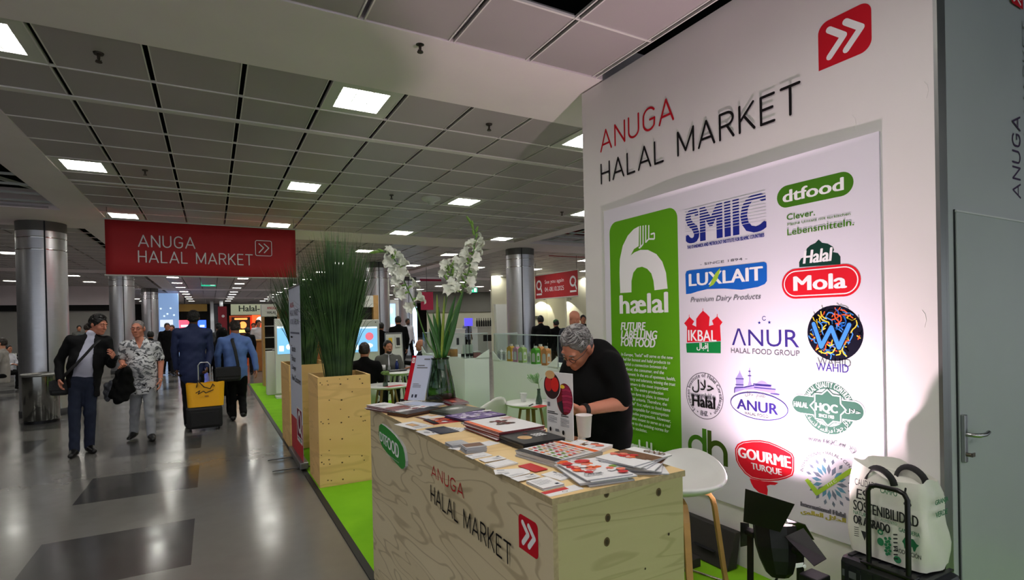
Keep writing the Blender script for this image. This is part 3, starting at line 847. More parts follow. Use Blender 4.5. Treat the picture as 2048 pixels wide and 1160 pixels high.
# 13 gourme turque
bub = [(886, 690), (886, 662), (900, 636), (930, 620), (985, 612), (1040, 611), (1095, 622), (1150, 645), (1200, 670), (1235, 692), (1248, 718), (1248, 760), (1247, 800), (1238, 828), (1200, 845), (1150, 858), (1100, 862), (1040, 858), (985, 845), (945, 815), (910, 770), (892, 735)]
D.poly([(975, 845), (985, 875), (1000, 902), (1030, 930), (1083, 948), (1086, 915), (1080, 890), (1100, 884), (1130, 886), (1150, 872), (1120, 866), (1060, 862)], RED)
D.poly(bub, RED)
cx, cy = 1066, 738
D.poly([(cx+(x-cx)*.955, cy+(y-cy)*.935) for x, y in bub], INKWHITE); D.poly([(cx+(x-cx)*.94, cy+(y-cy)*.915) for x, y in bub], RED)
D.text4('GOURME', (905, 652), (1220, 712), (1226, 786), (908, 714), INKWHITE, .05)
D.text4('TURQUE', (985, 748), (1168, 788), (1172, 834), (990, 794), INKWHITE, .04)
D.build('printed_logo', poster, label='red speech bubble logo with white capitals')
# 14 international halal center
c = D.uv((1460, 868)); R2 = .135
for i in range(16):
    an = math.radians(90+i*22.5)
    for (ra, rb, w, m_) in ((.04, .098, .021, PET1 if i % 3 else PET2), (.098, .132, .016, PET2)):
        off = 0 if ra < .05 else math.radians(11.25)
        e = Vector((math.cos(an+off), math.sin(an+off))); tq = Vector((-e.y, e.x)); o_ = Vector(c)
        z = D.z; D.poly_uv([o_+e*ra, o_+e*(ra*.5+rb*.5)+tq*w*.55, o_+e*rb, o_+e*(ra*.5+rb*.5)-tq*w*.55], m_); D.z = z
D.up()
D.arctext('INTERNATIONAL \u2022 HALAL \u2022 CENTER', c, R2*1.09, .018, 172, 28, GREYI, bold=.03)
D.poly([(1313, 855), (1332, 845), (1392, 915), (1588, 783), (1606, 790), (1600, 812), (1388, 950), (1378, 946)], LIME)
D.text4('I H C', (1448, 878), (1500, 850), (1508, 864), (1456, 894), INKWHITE, .04)
D.text4('International Halal', (1290, 985), (1560, 1056), (1560, 1086), (1290, 1012), GREYI, .06)
D.text4('\ufeef\ufee4\ufedf\ufe8e\ufecc\ufedf\ufe8d \ufedd\ufefc\ufea4\ufedf\ufe8d', (1290, 1028), (1562, 1088), (1562, 1124), (1290, 1062), GOLD, .05)
D.build('printed_logo', poster, label='blue petal flower logo crossed by a lime tick')

# ------------------------------------------------------------------ stage light on the floor
BLK = mat('black_paint', (9, 9, 10), .5); BLK2 = mat('black_plastic', (22, 22, 24), .45)
sp = thing('stage_light', 'black barn door stage light shining up the white wall from the floor', 'stage light')
hd_c = Vector((2.40, 1.705, .46)); ax = (SPOT_AIM-SPOT_POS).normalized()
sx_ = Vector((0, -1, 0)); sx_ = (sx_-ax*sx_.dot(ax)).normalized(); sy_ = ax.cross(sx_)
top = SPOT_POS-ax*.01
def fr(a, b, c): return top+sx_*a+sy_*b+ax*c
m = MB()
prof = [(.0, .100), (-.06, .100), (-.10, .098), (-.16, .085), (-.22, .062), (-.24, .04)]
for (z0, r0), (z1, r1) in zip(prof[:-1], prof[1:]):
    def sq(r, z): return [fr(r*math.cos(a)*1.0, r*math.sin(a)*1.0, z) for a in [2*math.pi*(k+.5)/8 for k in range(8)]]
    A, B = sq(r0, z0), sq(r1, z1)
    m.add(A+B, [(k, (k+1) % 8, 8+(k+1) % 8, 8+k) for k in range(8)])
m.poly(sq(.04, -.24))
head = m.build('housing', BLK, sp)
m = MB(); m.cur = 0
A = [fr(.100*math.cos(a), .100*math.sin(a), .0) for a in [2*math.pi*(k+.5)/8 for k in range(8)]]; B = [fr(.07*math.cos(a), .07*math.sin(a), -.082) for a in [2*math.pi*(k+.5)/8 for k in range(8)]]
m.add(A+B, [(k, (k+1) % 8, 8+(k+1) % 8, 8+k) for k in range(8)]); m.poly(B)
m.build('reflector', mat('reflector_silver', (210, 205, 205), .2, 1.0), sp)
MB().cyl(fr(0, 0, -.081), fr(0, 0, -.074), .03, n=16).build('lamp', mat('lamp_glow', (255, 236, 244), .3, emit=30), sp, label='glowing lamp')
def door_px(pts, X, thick=.004):
    q = [onx(x, y, xx) for (x, y), xx in zip(pts, X)]
    n = (q[1]-q[0]).cross(q[3]-q[0]).normalized()*thick
    return MB().hexa([p for p in q], [p+n for p in q])
door_px([(1487, 1043), (1561, 1064), (1590, 1008), (1491, 977)], (2.30, 2.32, 2.30, 2.27)).build('barn_door', BLK, sp, bevel=.0015)
door_px([(1570, 1073), (1607, 1056), (1653, 1117), (1628, 1132)], (2.36, 2.44, 2.40, 2.32)).build('barn_door', BLK, sp)
door_px([(1482, 1045), (1498, 1047), (1500, 1090), (1482, 1094)], (2.34, 2.42, 2.46, 2.38)).build('barn_door', BLK, sp)
door_px([(1572, 1037), (1610, 1050), (1628, 1080), (1588, 1072)], (2.50, 2.52, 2.60, 2.58)).build('barn_door', BLK, sp)
m = MB()
for s_ in (-1, 1):
    b_ = hd_c+Vector((0, .135*s_, .02))
    m.bar(b_, (hd_c.x-.01, hd_c.y+.135*s_, .05), .012, .03, up=(0, 1, 0)); m.cyl(b_-Vector((0, .03*s_, 0)), b_+Vector((0, .018*s_, 0)), .022, n=14)
m.bar((hd_c.x-.01, hd_c.y-.14, .03), (hd_c.x-.01, hd_c.y+.14, .03), .04, .02)
m.build('yoke', BLK, sp)
MB().obox((2.38, 1.49, .25), (.05, 0, 0), (0, .045, 0), (0, 0, .16)).build('power_box', BLK2, sp, bevel=.006)
m = MB(); m.obox(ony(1598, 1130, 1.445)+Vector((0, -.002, 0)), (.026, 0, -.004), (0, .001, 0), (.002, 0, .009)); m.build('rating_label', INKWHITE, sp)
m = MB(); m.cyl(ony(1607, 1133, 1.44)+Vector((.005, 0, -.0)), ony(1607, 1133, 1.44)+Vector((.005, -.004, 0)), .008, n=14); m.build('warning_sticker', INKWHITE, sp)
m = MB(); q0 = hd_c-ax*.14
m.tube([q0, q0+Vector((-.02, .02, -.08)), (2.33, 1.72, .2), (2.36, 1.80, .06), (2.5, 1.86, .016), (2.75, 1.80, .016), (2.86, 1.6, .016)], .006, 8)
m.build('cable', BLK2, sp)
m = MB(); m.bar((2.3, 1.55, .02), (2.3, 1.78, .02), .05, .02); m.bar((2.48, 1.55, .02), (2.48, 1.78, .02), .05, .02); m.bar((2.3, 1.66, .03), (2.48, 1.66, .03), .04, .02)
m.build('floor_stand', BLK, sp)
ld = bpy.data.lights.new('stage_beam', 'AREA'); ld.shape = 'DISK'; ld.size = .06; ld.energy = SPOT_POWER; ld.color = (1.0, .74, .83); ld.spread = math.radians(130)
lo = bpy.data.objects.new('stage_beam', ld); COL.objects.link(lo); lo.parent = sp
lo.matrix_world = Matrix.Translation(SPOT_POS-ax*.072) @ (SPOT_AIM-SPOT_POS).to_track_quat('-Z', 'Y').to_matrix().to_4x4()
# ------------------------------------------------------------------ plywood counter
CT = 1.08
PLYF = plywood('plywood_front', (222, 208, 174), (210, 194, 158), (160, 140, 106), (84, 66, 46), (1.0, 0.8, 5.2), 11.0, .6, .30, 5.5, 1.3)
PLYE = plywood('plywood_end', (190, 182, 136), (180, 172, 124), (148, 138, 92), (96, 80, 40), (0.55, 1.0, 7.5), 9.0, .45, .05, 4.0, 4.1)  # olive tone puts the carpet's green bounce light into the board colour
PLYT = plywood('plywood_top', (236, 206, 152), (228, 194, 138), (206, 168, 112), (170, 120, 70), (1.0, 5.0, 1.0), 4.0, .35, .1, 3.0, 2.2)
PLYX = mat('plywood_edge', (176, 158, 122), .6, var=.2, vscale=60)
cx0, cx1, cy0, cy1 = .85, 1.385, 1.312, 3.362
ctr = thing('counter', 'pale plywood reception counter covered with brochures and printed with red and black lettering', 'counter', (0, 0, 0))
m = MB(); m.box(cx0, cx0+.018, cy0, cy1, 0.0098, CT-.02); m.cur = 1; m.box(cx0+.0005, cx0+.0175, cy0-.0006, cy0, 0.01, CT-.021)
front = m.build('front_panel', [PLYF, PLYX], ctr)
MB().box(cx0+.018, cx1-.012, cy0, cy0+.018, 0.0098, CT-.02).build('end_panel', PLYE, ctr, label='end panel facing the camera')
MB().box(cx0+.018, cx1-.012, cy1-.018, cy1, 0.0098, CT-.02).build('end_panel', PLYE, ctr)
m = MB(); m.cur = 1; m.box(cx0-.001, cx1, cy0-.001, cy1+.001, CT-.02, CT-.0004); m.cur = 0; m.box(cx0-.0005, cx1-.0005, cy0-.0005, cy1, CT-.0006, CT)
m.build('worktop', [PLYT, PLYX], ctr)
MB().box(cx0+.018, cx1-.03, cy0+.018, cy1-.018, .5, .518).build('shelf', PLYE, ctr)
KN = mat('dark_knot', (92, 74, 42), .6); KN2 = mat('dowel_hole', (58, 46, 26), .7)
ed = Decal((cx0+.018, cy0-.0004, 0), (1, 0, 0), (0, 0, 1), px=lambda x, y: ony(x, y, cy0))
for (x, y, r, m_) in ((1213, 987, .0105, KN), (1215.5, 1035.5, .0105, KN), (1213.5, 1083.5, .0115, KN), (1317, 984, .011, KN), (1337, 1068, .004, KN2), (1290, 1137, .003, KN2)):
    c = ed.uv((x, y)); ed.ellipse(c, r, r*1.25, m_, 20); 
    if r > .009: ed.ellipse((c[0], c[1]-.001), r*.6, r*.8, KN2, 16)
ed.build('knot', ctr)
fd = Decal((cx0-.0006, cy1, 0), (0, -1, 0), (0, 0, 1), px=lambda x, y: onx(x, y, cx0-.001))
fd.signtext_px('ANUGA', (863.1, 952.4), (927.2, 968.8), INKRED, .10)
fd.signtext_px('HALAL MARKET', (863.3, 1003), (1025.5, 1086), INK, .10)
fd.build('printed_lettering', front)
a = fd.uv((1038, 1094)); b = fd.uv((1075.2, 1043)); b2 = fd.uv((1038.3, 1026)); a2 = fd.uv((1075.2, 1118))
fd.rrect(a[0], min(a2[1], a[1]), b[0], b2[1], .018, INKRED, (0, 1, 1, 1)); fd.chevrons(a[0], min(a2[1], a[1]), b[0], b2[1], .017, INKWHITE)
fd.build('red_arrow_mark', front)
PLQ = mat('plaque_green', (16, 146, 34), .35); PLS = mat('plaque_side', (205, 206, 210), .4)
pts = [fd.uv((740+x/2.9, 760+y/2.9)) for x, y in ((66, 265), (78, 252), (100, 265), (130, 290), (160, 320), (188, 355), (207, 390), (216, 425), (221, 470), (219, 500), (208, 513), (195, 512), (170, 485), (140, 452), (110, 418), (85, 385), (70, 350), (64, 310))][::-1]
m = MB(); fd.z = .0; A = [fd.P(p) for p in pts]; fd.z = .014; B = [fd.P(p) for p in pts]; n = len(pts)
m.cur = 1; m.add(A+B, [(k, (k+1) % n, n+(k+1) % n, n+k) for k in range(n)]); m.cur = 0; m.poly(B)
pq = m.build('logo_plaque', [PLQ, PLS], ctr, label='raised green plaque with white capitals')
fd.new(); fd.z = .0146
fd.text4('DTFOOD', (764, 862), (802, 888), (803, 918), (765, 880), INKWHITE, .05)
fd.text4('DIE TÜRKISCHE FOOD PLATTFORM', (778, 905), (803, 923), (803, 926), (778, 908), INKWHITE)
fd.build('lettering', pq)

# ------------------------------------------------------------------ printed matter on the counter
PAPER = mat('paper_white', (232, 230, 232), .5); PAPERG = mat('paper_grey', (176, 176, 182), .55); PBLK = mat('cover_black', (34, 33, 36), .4)
PRED = mat('cover_red', (196, 36, 40), .45); PMAR = mat('cover_maroon', (120, 22, 34), .42); PORA = mat('cover_orange', (230, 96, 30), .45)
PPUR = mat('cover_purple', (96, 66, 140), .42); PNAV = mat('cover_navy', (44, 48, 70), .45); PBRN = mat('cover_brown', (112, 76, 52), .5); PTAN = mat('cover_tan', (214, 170, 118), .5)
PPNK = mat('cover_pink', (226, 120, 100), .45); PGRN = mat('cover_green', (118, 150, 60), .5); PDKG = mat('cover_charcoal_green', (52, 58, 50), .4)
PLIL = mat('cover_lilac', (206, 190, 226), .45); TXTG = mat('print_grey', (120, 120, 128), .5)
def rect(p0, p1, p3, z):
    a, b, c = (onz(p[0], p[1], z) for p in (p0, p1, p3))
    u = (b-a); w = u.length; u.normalize(); v = Vector((-u.y, u.x, 0)); h = (c-a).dot(v)
    if h < 0: v = -v; h = -h
    ctr_ = a+u*w/2+v*h/2
    return ctr_, math.atan2(u.y, u.x), w, h
rp = random.Random(5)
def lines(d, x0, y0, x1, y1, n, m_, th=.35):
    for i in range(n):
        y = y1-(y1-y0)*(i+.5)/n; hh = (y1-y0)/n*th/2; e = x0+(x1-x0)*(1 if i % 4 else .7)
        d.poly_uv([(x0, y-hh), (e, y-hh), (e, y+hh), (x0, y+hh)], m_)
def blobs(d, x0, y0, x1, y1, n, r, ms):
    for i in range(n):
        cx_, cy_ = rp.uniform(x0, x1), rp.uniform(y0, y1); rr = rp.uniform(.5, 1)*r
        pts = [(cx_+rr*rp.uniform(.7, 1.2)*math.cos(t), cy_+rr*rp.uniform(.6, 1)*math.sin(t)) for t in [2*math.pi*k/9 for k in range(9)]]
        d.poly_uv(pts, rp.choice(ms))
def booklet(name, label, cat, p0, p1, p3, z, t, cover, edge=None, draw=None, n=1, jit=.004, rot=.02, group=None, under=None, size=None):
    """n copies lie on each other; p0,p1,p3 are the measured corners of the topmost one whose top is at z+n*t"""
    c, an, w, h = rect(p0, p1, p3, z+n*t)
    if size: w, h = size
    edge = edge or cover
    root = thing(name, label, cat, (c.x, c.y, z+(n-1)*t), an, group if n == 1 else None)
    if t > .0025:
        m = MB(); m.box(-w/2+.001, w/2-.001, -h/2+.001, h/2-.001, .0004, t-.0008); pg = m.build('pages', edge, root)
        MB().box(-w/2, w/2, -h/2, h/2, t-.0008, t-.0001).build('cover', cover, root)
    else: MB().box(-w/2, w/2, -h/2, h/2, .0002, t-.0001).build('sheet', cover, root)
    lower = []
    for k in range(n-1):
        o = copy_tree(root); o.location = (c.x+rp.uniform(-jit, jit), c.y+rp.uniform(-jit, jit), z+k*t); o.rotation_euler = (0, 0, an+rp.uniform(-rot, rot))
        o['label'] = under or ('copy lying under the '+label); o['group'] = group or ('copies under the '+label.split(' ')[0]+' '+name.replace('_', ' '))
    if draw:
        d = Decal((-w/2, -h/2, t-.0001), (1, 0, 0), (0, 1, 0)); draw(d, w, h); d.build('print', root)
    return root
Z = CT
# rear end of the counter
def dr(d, w, h):
    d.rrect(0, 0, w, h*.3, .001, PMAR); d.stroke_uv([(0, h*.3), (w*.3, h*.36), (w, h*.3)], .012, PAPER); lines(d, w*.1, h*.55, w*.6, h*.8, 4, TXTG)
booklet('brochure', 'maroon and white brochure topmost at the far front corner of the counter', 'brochure', (784, 819), (822, 813), (765, 805), Z, .004, PAPER, PMAR, dr, 7, .006, .05, under='maroon brochure lower in the stack at the far front corner')
booklet('leaflet', 'white leaflet stacked behind the maroon brochures at the foot of the sign stand', 'leaflet', (826, 812), (862, 807), (806, 803), Z, .003, PAPER, PAPERG, lambda d, w, h: (d.ring((w*.5, h*.4), .018, .021, INK, k=.6), lines(d, w*.1, h*.6, w*.5, h*.9, 3, TXTG)), 4, .008, .08, under='white leaflet lower in the stack beneath the sign stand')
def dr(d, w, h): d.rrect(0, h*.55, w, h, .001, PAPER); blobs(d, w*.1, h*.55, w*.9, h*.95, 14, .02, [PRED, PMAR, PAPERG, PAPER]); d.rrect(0, 0, w*.1, h, .001, PBLK)
booklet('magazine', 'glossy dark-spined magazine with red and white cover, beside the charcoal booklet', 'magazine', (813, 829), (884, 815), (797, 819), Z, .005, PBLK, PBRN, dr, 4, .005, .03, under='magazine lower in the stack beside the charcoal booklet')
def dr(d, w, h): blobs(d, w*.1, h*.1, w*.9, h*.9, 10, .03, [PMAR, PBRN, PRED]); d.rrect(w*.1, h*.1, w*.4, h*.3, .004, PPNK)
booklet('magazine', 'brown and red magazine at the back edge behind the glass vase', 'magazine', (905, 806), (937, 803), (885, 793), Z, .006, PMAR, PAPERG, dr, 4, .01, .1, under='magazine lower in the stack at the foot of the vase')
booklet('leaflet', 'blue and white leaflets fanned beside the vase foot', 'leaflet', (866, 812), (888, 806), (852, 797), Z, .003, mat('paper_pale_blue', (190, 200, 226), .5), PAPER, None, 5, .01, .15, under='pale blue leaflet fanned out beside the vase')
def dr(d, w, h):
    d.ellipse((w*.55, h*.6), w*.34, h*.22, mat('print_haze_dark', (92, 96, 90), .4)); d.ellipse((w*.56, h*.6), w*.24, h*.14, mat('print_haze', (160, 162, 158), .4)); d.ellipse((w*.57, h*.6), w*.13, h*.07, PAPER)
booklet('booklet', 'charcoal booklet with a pale glow printed on its cover', 'booklet', (905, 829), (971, 817), (889, 813), Z, .004, PDKG, None, dr, 4, .004, .02, under='charcoal booklet lower in its stack')
def dr(d, w, h): blobs(d, w*.08, h*.15, w*.8, h*.9, 34, .022, [PLIL, PAPER, PPUR, PLIL]); d.ellipse((w*.93, h*.7), .03, .02, PAPER)
booklet('brochure', 'purple brochure with white floral print', 'brochure', (934, 841), (1012, 828), (909, 828), Z+.004, .004, PPUR, PBLK, dr, 3, .004, .02, under='purple brochure lower in its stack')
booklet('booklet', 'grey booklet poking out from beneath the white orange-edged catalogue', 'booklet', (948, 851), (1010, 839), (936, 843), Z, .005, PAPERG, PAPERG, None, 1)
def dr(d, w, h): blobs(d, w*.2, h*.1, w*.95, h*.95, 26, .022, [PRED, PORA, PPNK, PMAR, PAPER]); d.rrect(0, 0, w*.2, h, .001, PBLK)
booklet('flyer', 'red food flyer lying partly under the purple brochure', 'flyer', (868, 849), (924, 842), (861, 838), Z, .002, PRED, None, dr, 1)
booklet('leaflet', 'white leaflet with a small brown picture frame', 'leaflet', (828, 859), (868, 852), (805.6, 845.6), Z, .0015, PAPER, None, lambda d, w, h: (d.rrect(w*.3, h*.35, w*.68, h*.75, .002, PBRN), d.rrect(w*.34, h*.4, w*.64, h*.7, .002, PTAN), lines(d, w*.2, h*.1, w*.8, h*.28, 2, TXTG)), 1)
booklet('leaflet', 'white card with a dark bar beside the red food flyer', 'leaflet', (845, 839), (892, 832), (837, 833), Z, .0012, PAPER, None, lambda d, w, h: (d.rrect(0, 0, w*.18, h, .001, PBRN), d.rrect(w*.55, h*.5, w*.9, h*.9, .001, PTAN)), 1)
booklet('leaflet', 'navy leaflet with fine white text lines', 'leaflet', (881, 868), (919, 862), (868, 855), Z+.002, .0015, PNAV, None, lambda d, w, h: lines(d, w*.1, h*.15, w*.9, h*.85, 5, TXTG, .25), 1)
booklet('leaflet', 'white folded card beside the navy leaflet', 'leaflet', (922, 863), (937, 856), (902.7, 849.5), Z, .0015, PAPER, None, lambda d, w, h: lines(d, w*.2, h*.2, w*.8, h*.8, 4, TXTG, .2), 1)
booklet('leaflet', 'white leaflet with a tea cup print at the front edge before the navy leaflet', 'leaflet', (853, 871), (880, 867), (836, 861.5), Z, .0015, PAPER, None, lambda d, w, h: (d.ellipse((w*.45, h*.5), w*.2, h*.18, PAPERG), d.rrect(w*.7, h*.2, w*.8, h*.4, .002, INK)), 1)
# middle stacks
def dr(d, w, h):
    d.rrect(0, 0, w*.10, h, .001, PORA); blobs(d, w*.36, h*.42, w*.66, h*.72, 26, .016, [PBRN, PMAR, mat('print_coffee', (74, 48, 42), .5)]); d.text_uv('CATALOGUE', w*.70, h*.80, w*.97, h*.86, PPNK, .02); lines(d, w*.72, h*.66, w*.95, h*.78, 4, PPNK, .3)
booklet('catalogue', 'white catalogue with an orange spine and a coffee bean picture', 'catalogue', (998, 865), (1090, 851), (962, 838), Z+.005, .006, PAPER, PMAR, dr, 6, .006, .04, under='maroon-edged catalogue lower in the coffee bean stack')
def dr(d, w, h):
    d.ellipse((w*.32, h*.48), w*.15, h*.16, PTAN); 
    for k in (-1, 0, 1): d.stroke_uv([(w*.24, h*(.48+.06*k)), (w*.40, h*(.50+.07*k))], .003, mat('print_crust', (176, 120, 70), .5))
    for i in range(3): 
        for j in range(4): d.rrect(w*(.56+.075*j), h*(.60-.09*i), w*(.615+.075*j), h*(.66-.09*i), .001, PAPER)
    d.ellipse((w*.52, h*.78), w*.05, h*.05, PMAR)
booklet('catalogue', 'black catalogue with a pastry picture on its cover', 'catalogue', (1048, 888), (1131, 875), (1010, 868), Z, .006, PBLK, None, dr, 5, .005, .05, under='black catalogue lower in the pastry stack')
def dr(d, w, h):
    d.rrect(0, 0, w*.16, h, .001, PBLK); d.rrect(w*.82, 0, w*.93, h, .001, PORA)
    for i in range(7):
        for j in range(6):
            d.rrect(w*(.19+.088*i), h*(.06+.155*j), w*(.245+.088*i), h*(.14+.155*j), .001, rp.choice([PMAR, PBRN, PORA, PTAN, PGRN, PRED]))
            d.rrect(w*(.19+.088*i), h*(.03+.155*j), w*(.235+.088*i), h*(.045+.155*j), .0005, TXTG)
booklet('catalogue', 'open catalogue page with a grid of small product pictures', 'catalogue', (1109, 923), (1205, 900), (1050, 896), Z, .006, PAPER, PAPERG, dr, 4, .006, .03, under='catalogue lower in the product grid stack')
def dr(d, w, h): d.rrect(0, 0, w*.2, h, .001, PORA); blobs(d, w*.3, h*.1, w*.9, h*.9, 18, .025, [PPNK, PTAN, PAPER, PBRN]); d.rrect(w*.3, h*.65, w*.9, h*.9, .001, PAPER)
booklet('magazine', 'food magazine with an orange strip behind the product grid catalogue', 'magazine', (1196, 901), (1226, 889), (1153, 880), Z, .008, PAPER, None, dr, 2, .004, .04, under='magazine under the orange strip magazine')
# near end: food magazines and fanned magazines
def dr(d, w, h):
    blobs(d, w*.05, h*.30, w*.6, h*.98, 30, .022, [PPNK, PORA, PRED, PAPER, mat('print_shrimp', (240, 160, 130), .5)]); d.ellipse((w*.52, h*.85), .028, .02, PRED); blobs(d, w*.62, h*.2, w*.95, h*.5, 10, .018, [PGRN, PAPER, PPNK]); d.ellipse((w*.86, h*.1), .018, .014, PRED)
    d.text_uv('Gourmet', w*.08, h*.12, w*.45, h*.22, TXTG, .02)
booklet('magazine', 'white food magazine with shrimp and tomato pictures on top of the nearest pile', 'magazine', (1188, 953), (1238, 946), (1102, 930), Z, .005, PAPER, PAPERG, dr, 5, .014, .10, under='grey-edged magazine lower in the nearest pile', size=(.165, .225))
def dr(d, w, h): d.rrect(0, h*.45, w, h*.75, .001, PBRN); blobs(d, w*.1, h*.35, w*.9, h*.6, 14, .02, [PORA, PRED, PPNK, PBRN]); d.text_uv('GOOD', w*.4, h*.82, w*.9, h*.95, PBRN, .05)
c0, an0, w0_, h0_ = rect((1292, 936), (1322, 918), (1207, 911), Z+.03)
def fan_mag():
    r_ = thing('magazine', 'fanned food magazine topmost at the near back corner of the counter', 'magazine', (0, 0, 0))
    w, h, t = .165, .215, .0045
    MB().box(-w/2+.001, w/2-.001, -h/2+.001, h/2-.001, 0, t-.0008).build('pages', PAPERG, r_); MB().box(-w/2, w/2, -h/2, h/2, t-.0008, t-.0001).build('cover', PAPER, r_)
    d = Decal((-w/2, -h/2, t-.0001), (1, 0, 0), (0, 1, 0)); dr(d, w, h); d.build('print', r_); return r_
fm = fan_mag()
fan = [(1.288, 1.435, .0, .98), (1.292, 1.455, .0046, .86), (1.29, 1.44, .0092, .75), (1.285, 1.45, .0138, .66), (1.28, 1.43, .0184, .56), (1.282, 1.445, .0230, .44), (1.276, 1.44, .0276, .30), (1.272, 1.442, .0322, .18)]
for i, (x, y, z, a) in enumerate(fan):
    o = fm if i == len(fan)-1 else copy_tree(fm)
    o.location = (x+.005, y, Z+z); o.rotation_euler = (0, 0, a-math.pi/2)
    if i < len(fan)-1: o['label'] = 'magazine lower in the fan at the near back corner of the counter'; o['group'] = 'magazines fanned at the near back corner'
fm['label'] = 'food magazine topmost in the fan at the near back corner of the counter'
# cards along the front edge
def card(label, q, z=.0, t=.0012, cover=PAPER, n=1, edge=None, draw=None, under=None, nm='card'):
    return booklet(nm, label, 'card', q[0], q[1], q[2], Z+z, t, cover, edge, draw, n, .002, .03, under=under)
k = lambda x, y: (880+x/4.096, 860+y/4.096)
dl = lambda d, w, h: (lines(d, w*.08, h*.12, w*.75, h*.4, 3, TXTG, .25), d.rrect(w*.08, h*.68, w*.3, h*.88, .001, PAPERG))
dq = lambda d, w, h: (lines(d, w*.5, h*.2, w*.9, h*.7, 4, TXTG, .25), d.rrect(w*.8, h*.72, w*.93, h*.9, .001, PNAV))
card('grey card stack with a white label, farthest along the front edge', (k(100, 128), k(240, 108), k(60, 95)), 0, .003, PAPERG, 4, PAPERG, dl, 'grey card lower in the farthest stack of the front edge')
card('brown-topped card box beside the front edge', (k(215, 150), k(385, 130), k(190, 112)), 0, .004, PAPERG, 6, PAPERG, lambda d, w, h: d.rrect(w*.05, h*.2, w*.95, h*.9, .001, PBRN), 'grey card lower in the brown-topped stack')
card('blank white card lying alone behind the card stacks', (k(395, 130), k(495, 106), k(335, 102)), 0, .001)
card('small white card tucked before the brown-topped stack', (k(150, 165), k(200, 150), k(95, 140)), 0, .001)
card('white business card with a dark strip behind it, second along the edge', (k(270, 235), k(430, 205), k(230, 203)), 0, .0015, PAPER, 2, None, dl, 'card under the second business card of the edge')
card('long white card with grey text, overlapping its neighbour', (k(370, 263), k(545, 232), k(312, 238)), .003, .0015, PAPER, 1, None, dq)
card('white note block with a thin grey frame', (k(450, 308), k(640, 268), k(385, 272)), 0, .002, PAPER, 3, PAPERG, lambda d, w, h: (d.rrect(w*.06, h*.08, w*.94, h*.92, .001, TXTG), d.rrect(w*.075, h*.1, w*.925, h*.9, .001, PAPER)), 'white sheet lower in the framed note block')
card('long white card beneath the plain red card', (k(452, 362), k(740, 345), k(395, 328)), 0, .0015, PAPER, 1, None, dl)
card('plain red card lying at an angle', (k(780, 342), k(885, 318), k(610, 298)), .003, .0015, PRED)
card('white leaflet with a tiny logo, next after the red card', (k(580, 388), k(745, 350), k(490, 358)), .003, .0015, PAPER, 1, None, dl)
card('white leaflet with two lines of text, third from the near corner', (k(640, 420), k(830, 380), k(580, 392)), .005, .0015, PAPER, 1, None, dq)
card('thick pad of white forms near the near corner', (k(845, 478), k(1020, 438), k(665, 425)), .0, .003, PAPER, 3, PAPERG, lambda d, w, h: (lines(d, w*.1, h*.3, w*.8, h*.85, 5, TXTG, .2), d.rrect(w*.7, h*.08, w*.85, h*.22, .001, PNAV)), 'form lower in the thick white pad')
card('grey-edged white card tucked under the shrimp magazine', (k(985, 410), k(1085, 380), k(830, 362)), 0, .002, PAPER, 2, PAPERG, dq, 'card under the grey-edged card')
card('red and white folder at the near front corner of the counter', (k(900, 545), k(1180, 478), k(830, 510)), 0, .002, PAPER, 1, None, lambda d, w, h: (d.rrect(0, h*.5, w*.7, h, .001, PRED), d.ring((w*.5, h*.25), .008, .010, INK, k=.6)), nm='folder')

# ------------------------------------------------------------------ sign stands and cups on the counter
ACR = mat('clear_acrylic', (245, 248, 248), .03, trans=1.0, ior=1.49)
b0 = onz(1093, 862, Z); b1 = onz(1147, 892, Z)
b0 = onz(1095, 872, Z+.004); b1 = onz(1148, 884, Z+.004)
u = (b1-b0); W_s = u.length; u.normalize(); n_ = Vector((u.y, -u.x, 0)); H_s = .285
sg = thing('sign_stand', 'white upright sign with two oval food pictures, standing behind the black catalogue', 'sign', (0, 0, 0))
m = MB(); m.obox(b0+u*W_s/2+Vector((0, 0, H_s/2)), u*W_s/2, n_*.0015, Vector((0, 0, H_s/2))); m.build('panel', PAPER, sg, bevel=.001)
m = MB(); m.obox(b0+u*W_s/2+Vector((0, 0, .002))-n_*.03, u*W_s/2, n_*.04, Vector((0, 0, .002))); m.build('foot', ACR, sg)
sd = Decal(b0+n_*.0017, u, (0, 0, 1), lift=.00012)
def emap(cx_, cy_, ru_, rv_): return (W_s*cx_, H_s*cy_), W_s*ru_, H_s*rv_
c, ru, rv = emap(.70, .61, .30, .235); sd.ellipse(c, ru, rv, PMAR)
for k_ in range(9): 
    y = c[1]-rv*.75+rv*1.5*k_/8; hw_ = ru*math.sqrt(max(0, 1-((y-c[1])/rv)**2)); sd.stroke_uv([(c[0]-hw_*.2, y), (c[0]+hw_*.3, y+.004), (c[0]+hw_*.85, y)], .011, mat('print_fig', (176, 44, 84), .45) if k_ % 2 else mat('print_berry', (150, 34, 72), .45))
sd.poly_uv([(c[0]-ru*.9, c[1]-rv*.3), (c[0]-ru*.4, c[1]-rv*.85), (c[0]-ru*.1, c[1]-rv*.95), (c[0]-ru*.25, c[1]-rv*.1)], PBLK); sd.ellipse((c[0]-ru*.2, c[1]+rv*.78), ru*.28, rv*.12, YEL)
c, ru, rv = emap(.24, .79, .31, .20); sd.ellipse(c, ru+.003, rv+.003, PAPER); sd.ellipse(c, ru, rv, mat('print_dark_plum', (48, 26, 30), .45))
sd.ellipse((c[0]-ru*.42, c[1]+rv*.1), ru*.45, rv*.55, PRED, 24); sd.ellipse((c[0]+ru*.38, c[1]+rv*.12), ru*.48, rv*.55, mat('print_bright_red', (216, 40, 36), .4), 24); sd.ellipse((c[0]-ru*.2, c[1]+rv*.85), ru*.6, rv*.32, PTAN, 20)
